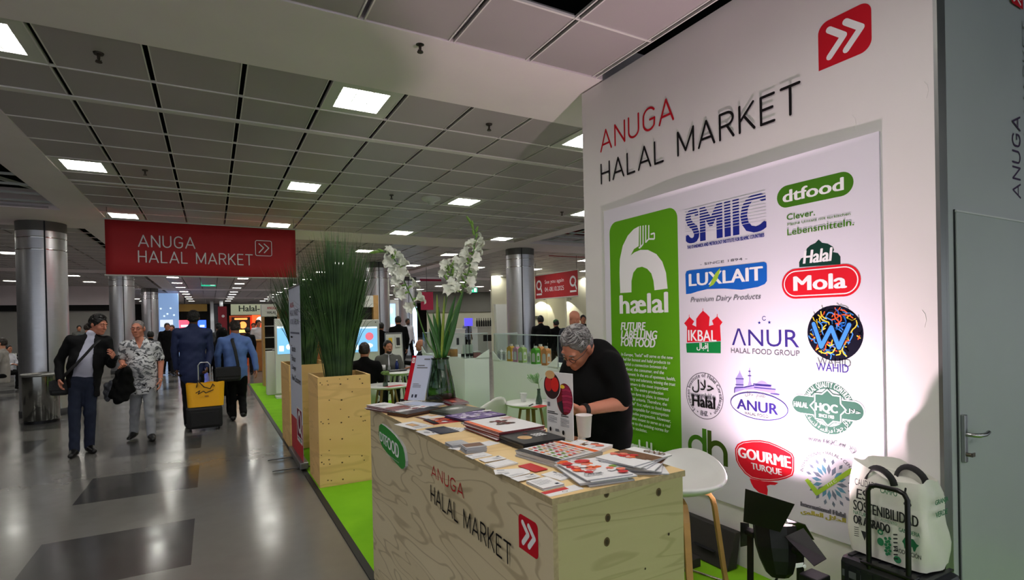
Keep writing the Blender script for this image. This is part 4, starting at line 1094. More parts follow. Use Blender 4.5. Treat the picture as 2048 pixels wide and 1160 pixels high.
sd.rrect(W_s*.06, H_s*.475, W_s*.16, H_s*.54, .001, TXTG)
lines(sd, W_s*.06, H_s*.36, W_s*.46, H_s*.41, 2, INK, .5); lines(sd, W_s*.08, H_s*.24, W_s*.42, H_s*.34, 6, TXTG, .35)
lines(sd, W_s*.58, H_s*.345, W_s*.86, H_s*.395, 2, INK, .5); lines(sd, W_s*.56, H_s*.20, W_s*.88, H_s*.33, 7, TXTG, .35)
sd.ellipse((W_s*.17, H_s*.13), .006, .010, INK, 14); sd.ellipse((W_s*.66, H_s*.11), .007, .010, INK, 14); sd.rrect(W_s*.36, H_s*.11, W_s*.5, H_s*.15, .002, TXTG)
sd.build('print', sg)
def cup(label, x, y, z, r0, r1, h, cat='cup', mt=None):
    o = thing('paper_cup', label, cat, (x, y, z))
    MB().lathe([(r0, 0), (r0, .002), (r1, h), (r1+.002, h+.001), (r1+.002, h-.002), (r1-.002, h-.003), (r0-.002, .006), (0, .006)], n=28).build('body', mt or mat('cup_white', (232, 222, 222), .45), o)
    return o
q = onz(1166, 876, Z)+Vector((.022, .02, 0)); cup('white paper cup standing beside the upright food sign', q.x, q.y, Z+.0003, .028, .035, .095)
# slanted sign with a red strip (its square code is left out)
b0 = onz(808, 800, Z+.014); b1 = onz(849, 801, Z+.014); u = (b1-b0); W_s = u.length; u.normalize()
back = Vector((-u.y, u.x, 0)); upv = (Vector((0, 0, 1))*.285+back*.05+u*.045)
H_s = upv.length; upn = upv.normalized(); nn = u.cross(upn).normalized()
qs = thing('sign_stand', 'slanted white sign with a red strip on the far end of the counter', 'sign', (0, 0, 0))
m = MB(); q = [b0, b0+u*W_s, b0+u*W_s+upv, b0+upv]; m.hexa([p+nn*.0 for p in q], [p+nn*.003 for p in q]); m.build('panel', mat('sign_pale', (206, 212, 236), .35), qs)
m = MB(); f = b0+Vector((0, 0, -.013)); m.hexa([f-back*.01, f+u*W_s-back*.01, f+u*W_s+back*.08, f+back*.08], [f-back*.01+Vector((0, 0, .003)), f+u*W_s-back*.01+Vector((0, 0, .003)), f+u*W_s+back*.08+Vector((0, 0, .003)), f+back*.08+Vector((0, 0, .003))]); m.build('foot', ACR, qs)
vv = upn-u*upn.dot(u); sk = upn.dot(u)
qd = Decal(b0+nn*.0032, u, upn, lift=.00012); qd.n = nn
qd.rrect(0, 0, W_s*.2, H_s, .001, INKRED); qd.rrect(W_s*.03, H_s*.83, W_s*.17, H_s*.95, .002, PAPER); qd.ring((W_s*.10, H_s*.89), .005, .008, INKRED)
lines(qd, W_s*.33, H_s*.70, W_s*.85, H_s*.80, 2, TXTG, .5); lines(qd, W_s*.3, H_s*.28, W_s*.7, H_s*.38, 3, TXTG, .4)
qd.rrect(W_s*.34, H_s*.06, W_s*.42, H_s*.13, .001, PNAV); qd.rrect(W_s*.5, H_s*.06, W_s*.6, H_s*.13, .001, PNAV); qd.rrect(W_s*.62, H_s*.90, W_s*.9, H_s*.93, .001, TXTG)
qd.build('print', qs)
# ------------------------------------------------------------------ planters with tall grass
PLYP = plywood('plywood_planter', (246, 204, 136), (236, 192, 120), (206, 160, 92), (104, 66, 32), (1.4, 1.0, 5.0), 3.0, .35, .25, 11.0, 7.7)
SOIL = mat('soil', (52, 34, 24), .95, bump=.6, bscale=60)
def planter(x0, x1, y0, y1, label):
    w = thing('planter_box', label, 'planter', ((x0+x1)/2, (y0+y1)/2, .0098))
    a, b = (x1-x0)/2, (y1-y0)/2; h = 1.07; t_ = .018
    MB().box(-a, a, -b, -b+t_, 0, h).build('side_board', PLYP, w); MB().box(-a, a, b-t_, b, 0, h).build('side_board', PLYP, w)
    MB().box(-a, -a+t_, -b+t_, b-t_, 0, h).build('side_board', PLYP, w); MB().box(a-t_, a, -b+t_, b-t_, 0, h).build('side_board', PLYP, w)
    m = MB(); m.grid(lambda u, v: (-a+t_+(2*a-2*t_)*u, -b+t_+(2*b-2*t_)*v, h-.07+.015*math.sin(9*u+5*v)), 12, 12); m.build('soil', SOIL, w)
    return w
np_ = planter(.885, 1.395, 5.48, 6.08, 'plywood planter box with dark knots nearest the counter, holding tall grass')
kd = Decal((-.255, -.3004, 0), (1, 0, 0), (0, 0, 1), px=lambda x, y: ony(x, y, 5.48)-Vector((1.14, 5.78, .0098)))
KNB = mat('planter_knot', (92, 58, 28), .6)
for x, y, r in ((250, 190, 6), (265, 205, 5), (308, 175, 5), (315, 206, 6), (418, 200, 8), (478, 158, 6), (578, 157, 6), (600, 193, 7), (325, 333, 6), (427, 331, 9), (410, 157, 4), (515, 263, 6), (257, 513, 6), (273, 527, 6), (317, 493, 6), (321, 527, 6), (425, 518, 8), (486, 472, 7), (587, 468, 7), (606, 505, 6), (333, 658, 6), (432, 653, 8), (520, 580, 5), (418, 408, 5), (263, 848, 7), (280, 862, 6), (323, 826, 7), (329, 862, 6), (432, 849, 8), (491, 799, 6), (595, 793, 7), (614, 829, 6), (342, 998, 6), (438, 988, 8), (530, 911, 5), (260, 790, 5)):
    c = kd.uv((580+x/4.143, 720+y/4.143)); kd.ellipse(c, r*.0011, r*.0009, KNB, 12)
kd.build('knot', np_)
planter(.845, 1.36, 7.35, 8.25, 'plywood planter box behind the roll-up banner, mostly hidden')
t = NT('reed_green'); nn_ = t.noise(t.mapping(), 5.0, 2)
t.base(t.mix(t.rng(nn_, .3, .7, 0, 1), rgb(34, 62, 32), rgb(72, 106, 54))); t.b.inputs['Roughness'].default_value = .5
REED = t.m
def grass(cx_, cy_, z0, h, r0, r1, n, seed, label):
    rr = random.Random(seed); m = MB()
    for i in range(n):
        a = rr.uniform(0, 6.283); q = math.sqrt(rr.random()); L = h*rr.uniform(.72, 1.0)*(1-.12*q)
        bx, by = cx_+r0*q*math.cos(a), cy_+r0*q*math.sin(a); lean = r1*q*rr.uniform(.7, 1.15); aa = a+rr.uniform(-.5, .5)
        drop = rr.random() < .07
        pts = []
        for k in range(7):
            f = k/6.0; out = lean*f**1.6; z = L*f
            if drop: out = lean*1.5*f**1.4; z = L*(f-.42*f**3)
            pts.append(Vector((bx+out*math.cos(aa), by+out*math.sin(aa), z0+z)))
        w = rr.uniform(.0065, .0115); sd_ = Vector((-math.sin(aa+rr.uniform(-1, 1)), math.cos(aa), 0)).normalized()
        vs = []
        for k, p in enumerate(pts):
            ww = w*(1-(k/6.0)**2.2*.95); vs += [p-sd_*ww, p+Vector((math.cos(aa), math.sin(aa), 0))*ww*.5, p+sd_*ww]
        fs = []
        for k in range(6):
            for e in (0, 1): fs.append((k*3+e, k*3+e+1, k*3+e+4, k*3+e+3))
        m.add(vs, fs, True)
    return tag(m.build('ornamental_grass', REED), label, 'grass plant', None, 'thing')
grass(1.14, 5.78, 1.0, 1.66, .13, .30, 800, 3, 'tall dark green reed grass growing from the near planter')
grass(1.10, 7.8, 1.0, 1.55, .14, .38, 480, 8, 'tall reed grass behind the roll-up banner, lighter at its tips')

# ------------------------------------------------------------------ roll-up banner
ru_ = thing('rollup_banner', 'white and red roll-up banner standing side-on between the two planters', 'banner', (0, 0, 0))
RX = .842; ry0, ry1 = 6.22, 7.17
MB().box(RX-.001, RX+.001, ry0, ry1, .09, 2.03).build('print_sheet', mat('banner_white', (206, 212, 232), .5), ru_)
m = MB(); m.box(RX-.04, RX+.05, ry0-.01, ry1+.01, .025, .10); m.build('cassette', mat('cassette_grey', (120, 122, 124), .35, .7), ru_, bevel=.01)
MB().box(RX-.008, RX+.008, ry0, ry1, 2.025, 2.045).build('top_rail', mat('cassette_grey', (120, 122, 124), .35, .7), ru_)
MB().cyl((RX+.03, (ry0+ry1)/2, .1), (RX+.006, (ry0+ry1)/2, 2.03), .008).build('pole', ALU, ru_)
for yy in (ry0+.15, ry1-.25): MB().obox((RX-.10, yy, .018), (.20, 0, 0), (0, .016, 0), (0, 0, .005)).build('foot', mat('foot_grey', (90, 90, 90), .4, .5), ru_)
rd = Decal((RX-.0012, ry1, 0), (0, -1, 0), (0, 0, 1))
Wb = ry1-ry0
rd.rrect(0, .10, Wb, .50, .001, mat('banner_red', (190, 32, 46), .5)); rd.rrect(Wb*.52, .27, Wb*.95, .66, .01, PAPER); rd.rrect(Wb*.55, .33, Wb*.92, .64, .01, mat('ink_wine', (120, 30, 60), .5))
rd.ring((Wb*.735, .50), .08, .13, PAPER); rd.stroke_uv([(Wb*.80, .42), (Wb*.90, .36)], .04, PAPER); rd.text_uv('anuga', Wb*.56, .285, Wb*.9, .32, INK, .02)
rd.text_uv('ANUGA', Wb*.12, 1.80, Wb*.48, 1.86, INKRED); rd.text_uv('HALAL MARKET', Wb*.12, 1.70, Wb*.88, 1.77, mat('ink_lead', (110, 112, 130), .5)); rd.text_uv('FUTURE LABELLING', Wb*.12, 1.60, Wb*.88, 1.66, mat('ink_lead', (110, 112, 130), .5))
rd.stroke_uv([(Wb*.12, 1.50), (Wb*.9, 1.50)], .02, mat('ink_lead', (110, 112, 130), .5)); rd.stroke_uv([(Wb*.14, 1.45), (Wb*.3, 1.45)], .02, INK)
for i, s_ in enumerate(('Taste the', 'Flavour', 'Changes', 'New Customers')):
    rd.text_uv(s_, Wb*.18, 1.28-.115*i, Wb*(.55 if i < 3 else .95), 1.35-.115*i, INK, .03)
rd.build('print', ru_)
# ------------------------------------------------------------------ red hanging banner
BRED = mat('banner_cloth_red', (176, 34, 40), .7, var=.05, vscale=3)
bn = thing('hanging_banner', 'wide red fabric banner with white lettering hanging across the aisle', 'banner', (0, 0, 0))
YB = 11.0
a = ony(209, 437, YB); b = ony(591, 459, YB); c = ony(592, 556, YB); d_ = ony(212, 551, YB)
bx0, bx1, bz1, bz0 = (a.x+d_.x)/2, (b.x+c.x)/2, (a.z+b.z)/2, (c.z+d_.z)/2
m = MB(); m.grid(lambda u, v: (bx0+(bx1-bx0)*u, YB+.008*math.sin(7*u)*(1-v), bz0+(bz1-bz0)*v), 24, 4); m.build('cloth', BRED, bn, solid=.004)
for zz in (bz1, bz0): MB().cyl((bx0-.02, YB, zz), (bx1+.02, YB, zz), .014).build('rod', mat('rod_white', (206, 204, 200), .4), bn)
for xx in (bx0+.03, bx1-.03): MB().cyl((xx, YB, bz1), (xx, YB, 3.6), .004, n=6).build('hanger', SEAM, bn)
bd = Decal((bx0, YB-.0135, bz0), (1, 0, 0), (0, 0, 1), px=lambda x, y: ony(x, y, YB-.013))
k3 = lambda x, y: (x*.3125, 400+y*.3125)
bd.signtext_px('ANUGA', k3(888, 300), k3(1245, 238), INKWHITE, .09); bd.signtext_px('HALAL MARKET', k3(888, 400), k3(1614, 348), INKWHITE, .09)
a = bd.uv(k3(1636, 356)); b = bd.uv(k3(1737, 264))
pts = []
for cx_, cy_, an in ((a[0]+.03, a[1]+.03, 180), (b[0]-.03, a[1]+.03, 270), (b[0]-.03, b[1]-.03, 0), (a[0]+.03, b[1]-.03, 90)): pts += _arc(cx_, cy_, .03, .03, an, an+90, 5)
bd.stroke_uv(pts+[pts[0]], .012, INKWHITE); bd.chevrons(a[0], a[1], b[0], b[1], .018, INKWHITE)
bd.build('lettering', bn)
# red banner beyond the steel column
XB = 10.2
a = onx(1070, 551, XB); b = onx(1155, 540, XB); zt = (a.z+b.z)/2; zb = zt-.95*(abs(a.y-b.y)/abs(a.y-b.y))
zb = (onx(1073, 600, XB).z+onx(1157, 590, XB).z)/2
b2n = thing('hanging_banner', 'red banner with farewell lettering and two white emblems beyond the steel column', 'banner', (0, 0, 0))
MB().box(XB-.003, XB+.003, b.y, a.y, zb, zt).build('cloth', BRED, b2n)
for zz in (zb, zt): MB().cyl((XB, b.y-.03, zz), (XB, a.y+.03, zz), .018).build('rod', mat('rod_white', (206, 204, 200), .4), b2n)
for yy in (b.y+.05, a.y-.05): MB().cyl((XB, yy, zt), (XB, yy, 3.6), .005, n=6).build('hanger', SEAM, b2n)
e = Decal((XB-.004, a.y, zb), (0, -1, 0), (0, 0, 1)); Wn, Hn = a.y-b.y, zt-zb
for cx_ in (.10, .90):
    e.ring((Wn*cx_, Hn*.58), Hn*.13, Hn*.21, INKWHITE); e.stroke_uv([(Wn*cx_+Hn*.12, Hn*.5), (Wn*cx_+Hn*.22, Hn*.28)], Hn*.07, INKWHITE); e.rrect(Wn*cx_-Hn*.2, Hn*.16, Wn*cx_+Hn*.22, Hn*.23, .001, INKWHITE)
e.text_uv('See you again', Wn*.25, Hn*.56, Wn*.70, Hn*.76, INKWHITE); e.text_uv('04.-08.10.2025', Wn*.25, Hn*.28, Wn*.70, Hn*.46, INKWHITE)
e.build('lettering', b2n)
for i, (x0_, y0_, x1_, y1_, lb) in enumerate(((1100, 458, 1160, 487, 'red banner high in the open ceiling shaft, upper one'), (1098, 496, 1155, 512, 'red banner in the open ceiling shaft, lower one'))):
    p0 = ony(x0_, y1_, 15-i*.7); p1 = ony(x1_+30, y0_, 15-i*.7); hb = thing('hanging_banner', lb, 'banner'); MB().box(p0.x, p1.x, p0.y, p0.y+.01, p0.z, p1.z).build('cloth', BRED, hb)
for (x0_, y0_, x1_, y1_, Y_, lb) in ((842, 584, 866, 620, 17.5, 'small red banner just behind the gladiolus leaves'), (840, 538, 882, 562, 24, 'pinkish red banner far behind the gladiolus blossoms')):
    p0 = ony(x0_, y1_, Y_); p1 = ony(x1_, y0_, Y_); hb = thing('hanging_banner', lb, 'banner'); MB().box(p0.x, p1.x, p0.y, p0.y+.01, p0.z, p1.z).build('cloth', mat('banner_cloth_pink', (176, 40, 74), .7), hb)
    MB().cyl(((p0.x+p1.x)/2, p0.y, p1.z), ((p0.x+p1.x)/2, p0.y, 3.6), .006, n=6).build('hanger', SEAM, hb)

# ------------------------------------------------------------------ gladiolus in a glass vase
VB = onz(882, 803, CT); vy = VB.y
GL = mat('vase_glass', (150, 170, 160), .04, trans=1.0, ior=1.45); WATER = mat('vase_water', (120, 140, 110), .02, trans=1.0, ior=1.33)
vs_ = thing('glass_vase', 'tall flared glass vase holding the white gladiolus at the far end of the counter', 'vase', (VB.x, VB.y, CT+.0005))
MB().lathe([(0, .0), (.094, .0), (.10, .012), (.088, .10), (.066, .20), (.055, .27), (.060, .285), (.057, .285), (.050, .27), (.060, .20), (.082, .10), (.092, .015), (0, .010)], n=40).build('glass', GL, vs_)
STEMG = mat('gladiolus_stem', (74, 116, 44), .5); LEAFG = mat('gladiolus_leaf', (48, 100, 40), .42, var=.15, vscale=6); LEAFY = mat('gladiolus_leaf_pale', (128, 150, 50), .45)
PETAL = mat('gladiolus_petal', (238, 240, 226), .55); BUD = mat('gladiolus_bud', (112, 150, 62), .5)
def vpx(x, y, dy=0.0): return ony(x, y, vy+dy)
def blossom_mesh():
    m = MB()
    for k in range(6):
        a = 2*math.pi*k/6+(.3 if k % 2 else 0); L = .050 if k % 2 else .056; w = .019
        def fn(u, v, a=a, L=L, w=w):
            s_ = v; r = L*s_*.85; z = .030*math.sin(s_*1.5)+.012*s_-.010*s_**3*2.2; ww = w*math.sin(math.pi*min(1, .12+.86*s_**.8))*(1.0)*(u-.5)*2
            z += .006*math.cos(u*6.28)*s_+.004*math.sin(u*12)*s_
            return (r*math.cos(a)-ww*math.sin(a), r*math.sin(a)+ww*math.cos(a), z)
        m.grid(fn, 4, 5)
    m.cyl((0, 0, -.022), (0, 0, .004), .004, .010, 8, False)
    for k in range(3): m.tube([(0, 0, .0), (.004*math.cos(k*2.1), .004*math.sin(k*2.1), .03)], .0012, 5)
    return m.mesh('blossom', PETAL)
BM = blossom_mesh()
def stem(pts, r0, r1, name='gladiolus', label='', seed=0, blooms=(), buds=(), size=1.0):
    root = thing(name, label, 'flower')
    n = len(pts); P_ = [Vector(p) for p in pts]
    sm = []
    for i in range(n-1):
        for k in range(6):
            f = k/6.0; p0, p1, p2, p3 = P_[max(i-1, 0)], P_[i], P_[i+1], P_[min(i+2, n-1)]
            sm.append(.5*((2*p1)+(p2-p0)*f+(2*p0-5*p1+4*p2-p3)*f*f+(3*p1-p0-3*p2+p3)*f**3))
    sm.append(P_[-1])
    MB().tube(sm, [r0+(r1-r0)*i/(len(sm)-1) for i in range(len(sm))], 8).build('stem', STEMG, root)
    rr = random.Random(seed)
    for (x, y, dy) in blooms:
        c = vpx(x, y, dy); near = min(sm, key=lambda q: (q-c).length); d_ = (c-near)
        if d_.length < .004: d_ = Vector((rr.uniform(-1, 1), -1, rr.uniform(-.2, .4)))
        d_ = (d_.normalized()+Vector((rr.uniform(-.2, .2), -.35, .35))).normalized()
        o = bpy.data.objects.new('blossom', BM); COL.objects.link(o); o.parent = root
        s_ = size*rr.uniform(.85, 1.15); o.matrix_world = Matrix.Translation(c) @ d_.to_track_quat('Z', 'Y').to_matrix().to_4x4() @ Matrix.Rotation(rr.uniform(0, 6.28), 4, 'Z') @ Matrix.Diagonal((s_, s_, s_*1.15, 1))
        mm = MB(); mm.tube([near, near+(c-near)*.45+Vector((0, 0, .006)), c], [.004, .008, .004], 7); mm.build('sepal', BUD, root)
    for (x, y, ang) in buds:
        c = vpx(x, y, rr.uniform(-.01, .01)); d_ = Vector((math.sin(ang), rr.uniform(-.3, .3), math.cos(ang))).normalized()
        mm = MB(); mm.tube([c, c+d_*.014, c+d_*.032, c+d_*.046], [.003, .0085, .007, .0015], 8); mm.build('bud', BUD, root)
    return root
base = (VB.x, VB.y, CT+.03)
V5 = lambda x, y: (750+x/3.224, 440+y/3.224)
def vp5(x, y, dy=0): return vpx(*V5(x, y), dy)
stem([(VB.x-.01, vy, CT+.03), vp5(390, 880), vp5(345, 800), vp5(300, 680), vp5(262, 560), vp5(200, 420), vp5(150, 300), vp5(105, 225), vp5(70, 206), vp5(30, 206), vp5(-20, 214)], .0055, .0025, label='white gladiolus stem bending over toward the planter grass', seed=2,
     blooms=[V5(x, y)+(d_,) for x, y, d_ in ((80, 208, 0), (100, 262, -.01), (128, 240, .01), (132, 320, -.02), (160, 288, .01), (150, 388, -.02), (192, 355, 0), (182, 480, -.03), (242, 425, 0), (232, 560, -.03), (270, 510, .01), (165, 345, -.03), (165, 430, .02))],
     buds=[V5(x, y)+(a,) for x, y, a in ((60, 206, -1.2), (45, 206, -1.4), (28, 207, -1.5), (10, 210, -1.6), (110, 240, .6), (150, 330, .7), (170, 400, -.6))])
stem([(VB.x+.01, vy, CT+.03), vp5(420, 860), vp5(470, 700), vp5(540, 520), vp5(590, 380), vp5(625, 240), vp5(645, 150), vp5(648, 90), vp5(630, 40), vp5(608, 2)], .0055, .0018, label='tallest white gladiolus stem leaning toward the stand wall', seed=5,
     blooms=[V5(x, y)+(d_,) for x, y, d_ in ((650, 190, 0), (598, 220, 0), (640, 245, -.02), (582, 282, 0), (625, 305, -.02), (628, 345, .0), (558, 350, -.01), (600, 405, -.02), (590, 440, .01), (530, 450, -.02), (660, 138, 0), (626, 165, 0), (612, 320, .02))],
     buds=[V5(x, y)+(a,) for x, y, a in ((650, 120, .4), (640, 100, -.3), (650, 80, .3), (636, 62, -.5), (632, 45, -.3), (620, 25, -.5), (612, 10, -.5), (610, 270, -.6), (580, 400, -.5), (575, 440, -.5))])
stem([(VB.x, vy+.02, CT+.03), vp5(410, 860, .02), vp5(430, 700, .03), vp5(460, 520, .03), vp5(480, 400, .03), vp5(495, 320, .03), vp5(520, 270, .03), vp5(545, 290, .03)], .005, .0025, label='middle white gladiolus stem with a curled tip', seed=8,
     blooms=[V5(x, y)+(d_,) for x, y, d_ in ((470, 300, .02), (515, 275, .02), (538, 292, .02), (455, 350, .03), (510, 365, .02), (486, 410, .01), (470, 465, .01), (495, 435, .03), (505, 320, .04))],
     buds=[V5(x, y)+(a,) for x, y, a in ((470, 340, -.5), (480, 330, -.3), (470, 390, -.5), (490, 300, .4), (500, 350, .3))])
lv = [((430, 890), (380, 720), (335, 590), .017, LEAFG), ((420, 890), (400, 700), (375, 600), .02, LEAFG), ((410, 890), (405, 650), (400, 480), .016, LEAFY), ((430, 890), (440, 680), (448, 490), .013, LEAFY), ((440, 890), (470, 650), (520, 490), .024, LEAFG), ((450, 890), (510, 650), (572, 462), .026, LEAFG), ((455, 880), (490, 760), (540, 600), .022, LEAFG), ((400, 890), (372, 780), (352, 700), .014, LEAFG), ((425, 890), (420, 720), (412, 560), .018, LEAFG)]
for i, (p_, q_, r_, w, m_) in enumerate(lv):
    dy = (i % 3-1)*.02; A, B_, C__ = vp5(*p_, dy*.3), vp5(*q_, dy), vp5(*r_, dy*1.5); A.z = max(A.z, CT+.04)
    def fn(u, v, A=A, B_=B_, C__=C__, w=w):
        p = A*(1-v)**2+B_*2*v*(1-v)+C__*v*v; ww = w*(math.sin(math.pi*(.18+.80*v))**.8)*(u-.5)*2
        return p+Vector((ww*.9, ww*.35+.006*abs(u-.5), 0))
    m = MB(); m.grid(fn, 4, 12)
    tag(m.build('gladiolus_leaf', m_, solid=.0012), 'sword shaped gladiolus leaf standing in the glass vase', 'leaf', 'gladiolus leaves in the vase')
m = MB(); m.tube([vp5(450, 860), vp5(438, 780), vp5(445, 720), vp5(462, 698), vp5(482, 720), vp5(480, 780), vp5(460, 880)], .0016, 6)
tag(m.build('grass_loop', LEAFY), 'thin pale grass blade bent into a loop beside the gladiolus', 'grass blade', None, 'thing')
gr = MB()
for i in range(10): gr.tube([vp5(455+rp.uniform(-6, 6), 935, .02), vp5(470+rp.uniform(-20, 30), 1010, .03), vp5(450+rp.uniform(-20, 70), 1110, .03)], .0022, 5)
tag(gr.build('stem_bundle', LEAFY), 'bundle of pale green stems spreading at the vase side', 'stems')

# ------------------------------------------------------------------ round tables and shell chairs
TBW = mat('table_white', (226, 226, 222), .35); OAK = mat('oak_leg', (150, 120, 72), .5, var=.15, vscale=12); CHW = mat('shell_white', (226, 226, 222), .4)
def round_table(x, y, r, label, leg=OAK, h=.74):
    t_ = thing('round_table', label, 'table', (x, y, .0135))
    MB().lathe([(0, h-.030), (r-.03, h-.028), (r-.004, h-.012), (r, h-.004), (r-.003, h), (0, h)], n=44).build('tabletop', TBW, t_)
    for k in range(4):
        a = math.pi/4+k*math.pi/2
        MB().tube([(r*.38*math.cos(a), r*.38*math.sin(a), h-.03), (r*.82*math.cos(a), r*.82*math.sin(a), .0)], [.022, .015], 10, flat=.6).build('leg', leg, t_)
    MB().bar((-r*.4, 0, h-.05), (r*.4, 0, h-.05), .04, .03).bar((0, -r*.4, h-.05), (0, r*.4, h-.05), .04, .03).build('crossbar', leg, t_)
    return t_
def shell_chair(x, y, rz, label, seat_h=.45, legs=OAK, group=None):
    c_ = thing('shell_chair', label, 'chair', (x, y, .0135), rz, group)
    def fn(u, v):
        # v 0 front edge -> 1 back top
        xx = (u-.5)*2; wz = .235*(1-.12*abs(v-.5)*2)
        if v < .5: f = v/.5; yy = -.22+.38*f; zz = seat_h+.02*(1-f)**2-.015*math.sin(math.pi*f)
        else: f = (v-.5)/.5; yy = .16+.09*f-.02*f*f+.03*math.sin(math.pi*f/2); zz = seat_h+.37*f**1.0*(1-.0*f)
        edge = abs(xx)**3; zz += .07*edge*(1 if v < .6 else .2); yy -= .10*edge*(1 if v >= .5 else 0)
        if v > .5: zz -= .11*abs(xx)**2.5*((v-.5)*2)**2
        if v > .8: wz *= math.sqrt(max(.05, 1-((v-.8)/.22)**2*.55))
        return (xx*wz, yy, zz)
    m = MB(); m.grid(fn, 16, 22); m.build('seat_shell', CHW, c_, solid=.014)
    for sx1 in (-1, 1):
        for sy1 in (-1, 1): MB().tube([(.13*sx1, .12*sy1-.02, seat_h-.01), (.22*sx1, .22*sy1, 0)], [.016, .011], 10).build('leg', legs, c_)
    MB().bar((-.14, -.1, seat_h-.03), (.14, .1, seat_h-.03), .03, .015).bar((-.14, .1, seat_h-.03), (.14, -.1, seat_h-.03), .03, .015).build('under_frame', legs, c_)
    return c_
q = onz(1061, 807, .74); t2 = round_table(q.x, q.y, .262, 'round white table behind the food sign, beside the bottle showcase')
q1 = onz(773, 772, .74); t1 = round_table(q1.x, q1.y, .32, 'round white table with olive wooden legs behind the near planter')
q3 = onz(797, 745, .74); t3 = round_table(q3.x, q3.y, .33, 'white table between the two seated men', leg=CHW)
qc = onz(992, 830, .65); shell_chair(2.42, 5.02, math.radians(195), 'white shell chair behind the counter, before the showcase gap')
shell_chair(1.50, 6.85, math.radians(105), 'white shell chair half hidden behind the near planter', legs=CHW)
shell_chair(2.55, 6.65, math.radians(-35), 'pale shell chair behind the slanted sign')
# small things on the tables
def tcup(x, y, z, label): return cup(label, x, y, z, .026, .036, .085, mt=mat('cup_table_white', (224, 228, 224), .4))
ZT = .7537
p = onz(1047, 803, ZT); tcup(p.x, p.y, ZT+.0005, 'white plastic cup on the table beside the white shell chair')
def bud_vase(px, py, label, fl):
    p = onz(px, py, ZT); v = thing('bud_vase', label, 'vase', (p.x, p.y, ZT+.0005))
    MB().lathe([(0, 0), (.034, 0), (.034, .03), (.018, .09), (.016, .14), (.019, .15), (.017, .15), (.014, .14), (.016, .09), (.031, .03), (.031, .004), (0, .004)], n=24).build('glass', GL, v)
    m = MB(); m.tube([(0, 0, .01), (.006, 0, .15), (-.004, 0, .22)], .003, 6); m.build('stem', STEMG, v)
    m = MB(); rr = random.Random(px)
    if fl:
        for k in range(70):
            a, b_ = rr.uniform(0, 6.28), rr.uniform(.2, 1); m.tube([(-.004, 0, .20), (-.004+.05*b_*math.cos(a)-.03, .05*b_*math.sin(a), .22+.06*rr.random()), (-.004+.085*b_*math.cos(a)-.045, .08*b_*math.sin(a), .26+.05*rr.random())], [.0012, .0012, .003], 4)
        m.build('flower_head', mat('fern_green', (150, 196, 140), .6), v)
    else:
        for k in range(9):
            a = k*.7; m.ball((.03*math.cos(a), .03*math.sin(a), .17+.01*(k % 3)), .028, .012, .016, 8, 6)
        m.build('leaf', mat('salad_leaf', (110, 140, 72), .5), v)
    return v
bud_vase(1078, 808, 'small glass vase with a feathery green sprig beside the cup', True)
bud_vase(771, 773, 'small glass vase with dark leaves on the table behind the near planter', False)
def pen(px, py, dx, label, m_, z=ZT):
    p = onz(px, py, z); o = thing('pen', label, 'pen', (p.x, p.y, z+.006), dx); MB().cyl((-.06, 0, 0), (.055, 0, 0), .005, n=8).build('barrel', m_, o); MB().cyl((.055, 0, 0), (.07, 0, 0), .004, .001, 8).build('tip', ALU, o)
pen(1062, 811, .7, 'dark pen lying on the table before the small vase', PBLK); 
def flat_sheet(name, px, py, w, h, a, label, m_, cat, z=ZT):
    p = onz(px, py, z); o = thing(name, label, cat, (p.x, p.y, z+.0008), a); MB().box(-w/2, w/2, -h/2, h/2, 0, .003).build('sheet', m_, o)
flat_sheet('leaflet', 1080, 813, .16, .1, .4, 'red leaflet at the edge of the table beside the small vase', PRED, 'leaflet'); flat_sheet('leaflet', 789, 772, .26, .12, .3, 'red leaflet on the table behind the near planter', PRED, 'leaflet'); flat_sheet('phone', 765, 772, .07, .13, .5, 'dark phone on the table behind the near planter', PAPERG, 'phone')
p = onz(794, 741, ZT); o = thing('water_bottle', 'small blue water bottle on the table between the seated men', 'bottle', (p.x, p.y, ZT+.0005)); MB().lathe([(0, 0), (.032, 0), (.033, .10), (.030, .12), (.012, .16), (.012, .175)], n=18).build('body', mat('bottle_blue', (60, 80, 150), .15, trans=.5), o); MB().cyl((0, 0, .175), (0, 0, .192), .014, n=12).build('cap', PAPER, o)
p = onz(768, 741, ZT); o = thing('cup_stack', 'white cups and napkins on the table by the bearded man', 'cup', (p.x, p.y, ZT+.0005)); MB().lathe([(.0, 0), (.028, 0), (.036, .1), (0, .1)], n=16).build('cup', PAPER, o); MB().obox((.08, .02, .035), (.03, 0, 0), (0, .03, 0), (0, 0, .035)).build('napkin_box', PAPER, o)
p = onz(792, 743, ZT); o = thing('laptop', 'dark laptop lying open before the bearded man', 'laptop', (p.x+.02, p.y+.12, ZT+.0005), .1); MB().box(-.16, .16, -.11, .11, 0, .014).build('base', PBLK, o); MB().obox((0, -.13, .02), (.16, 0, 0), (0, .02, .008), (0, -.002, .006)).build('lid', PBLK, o)

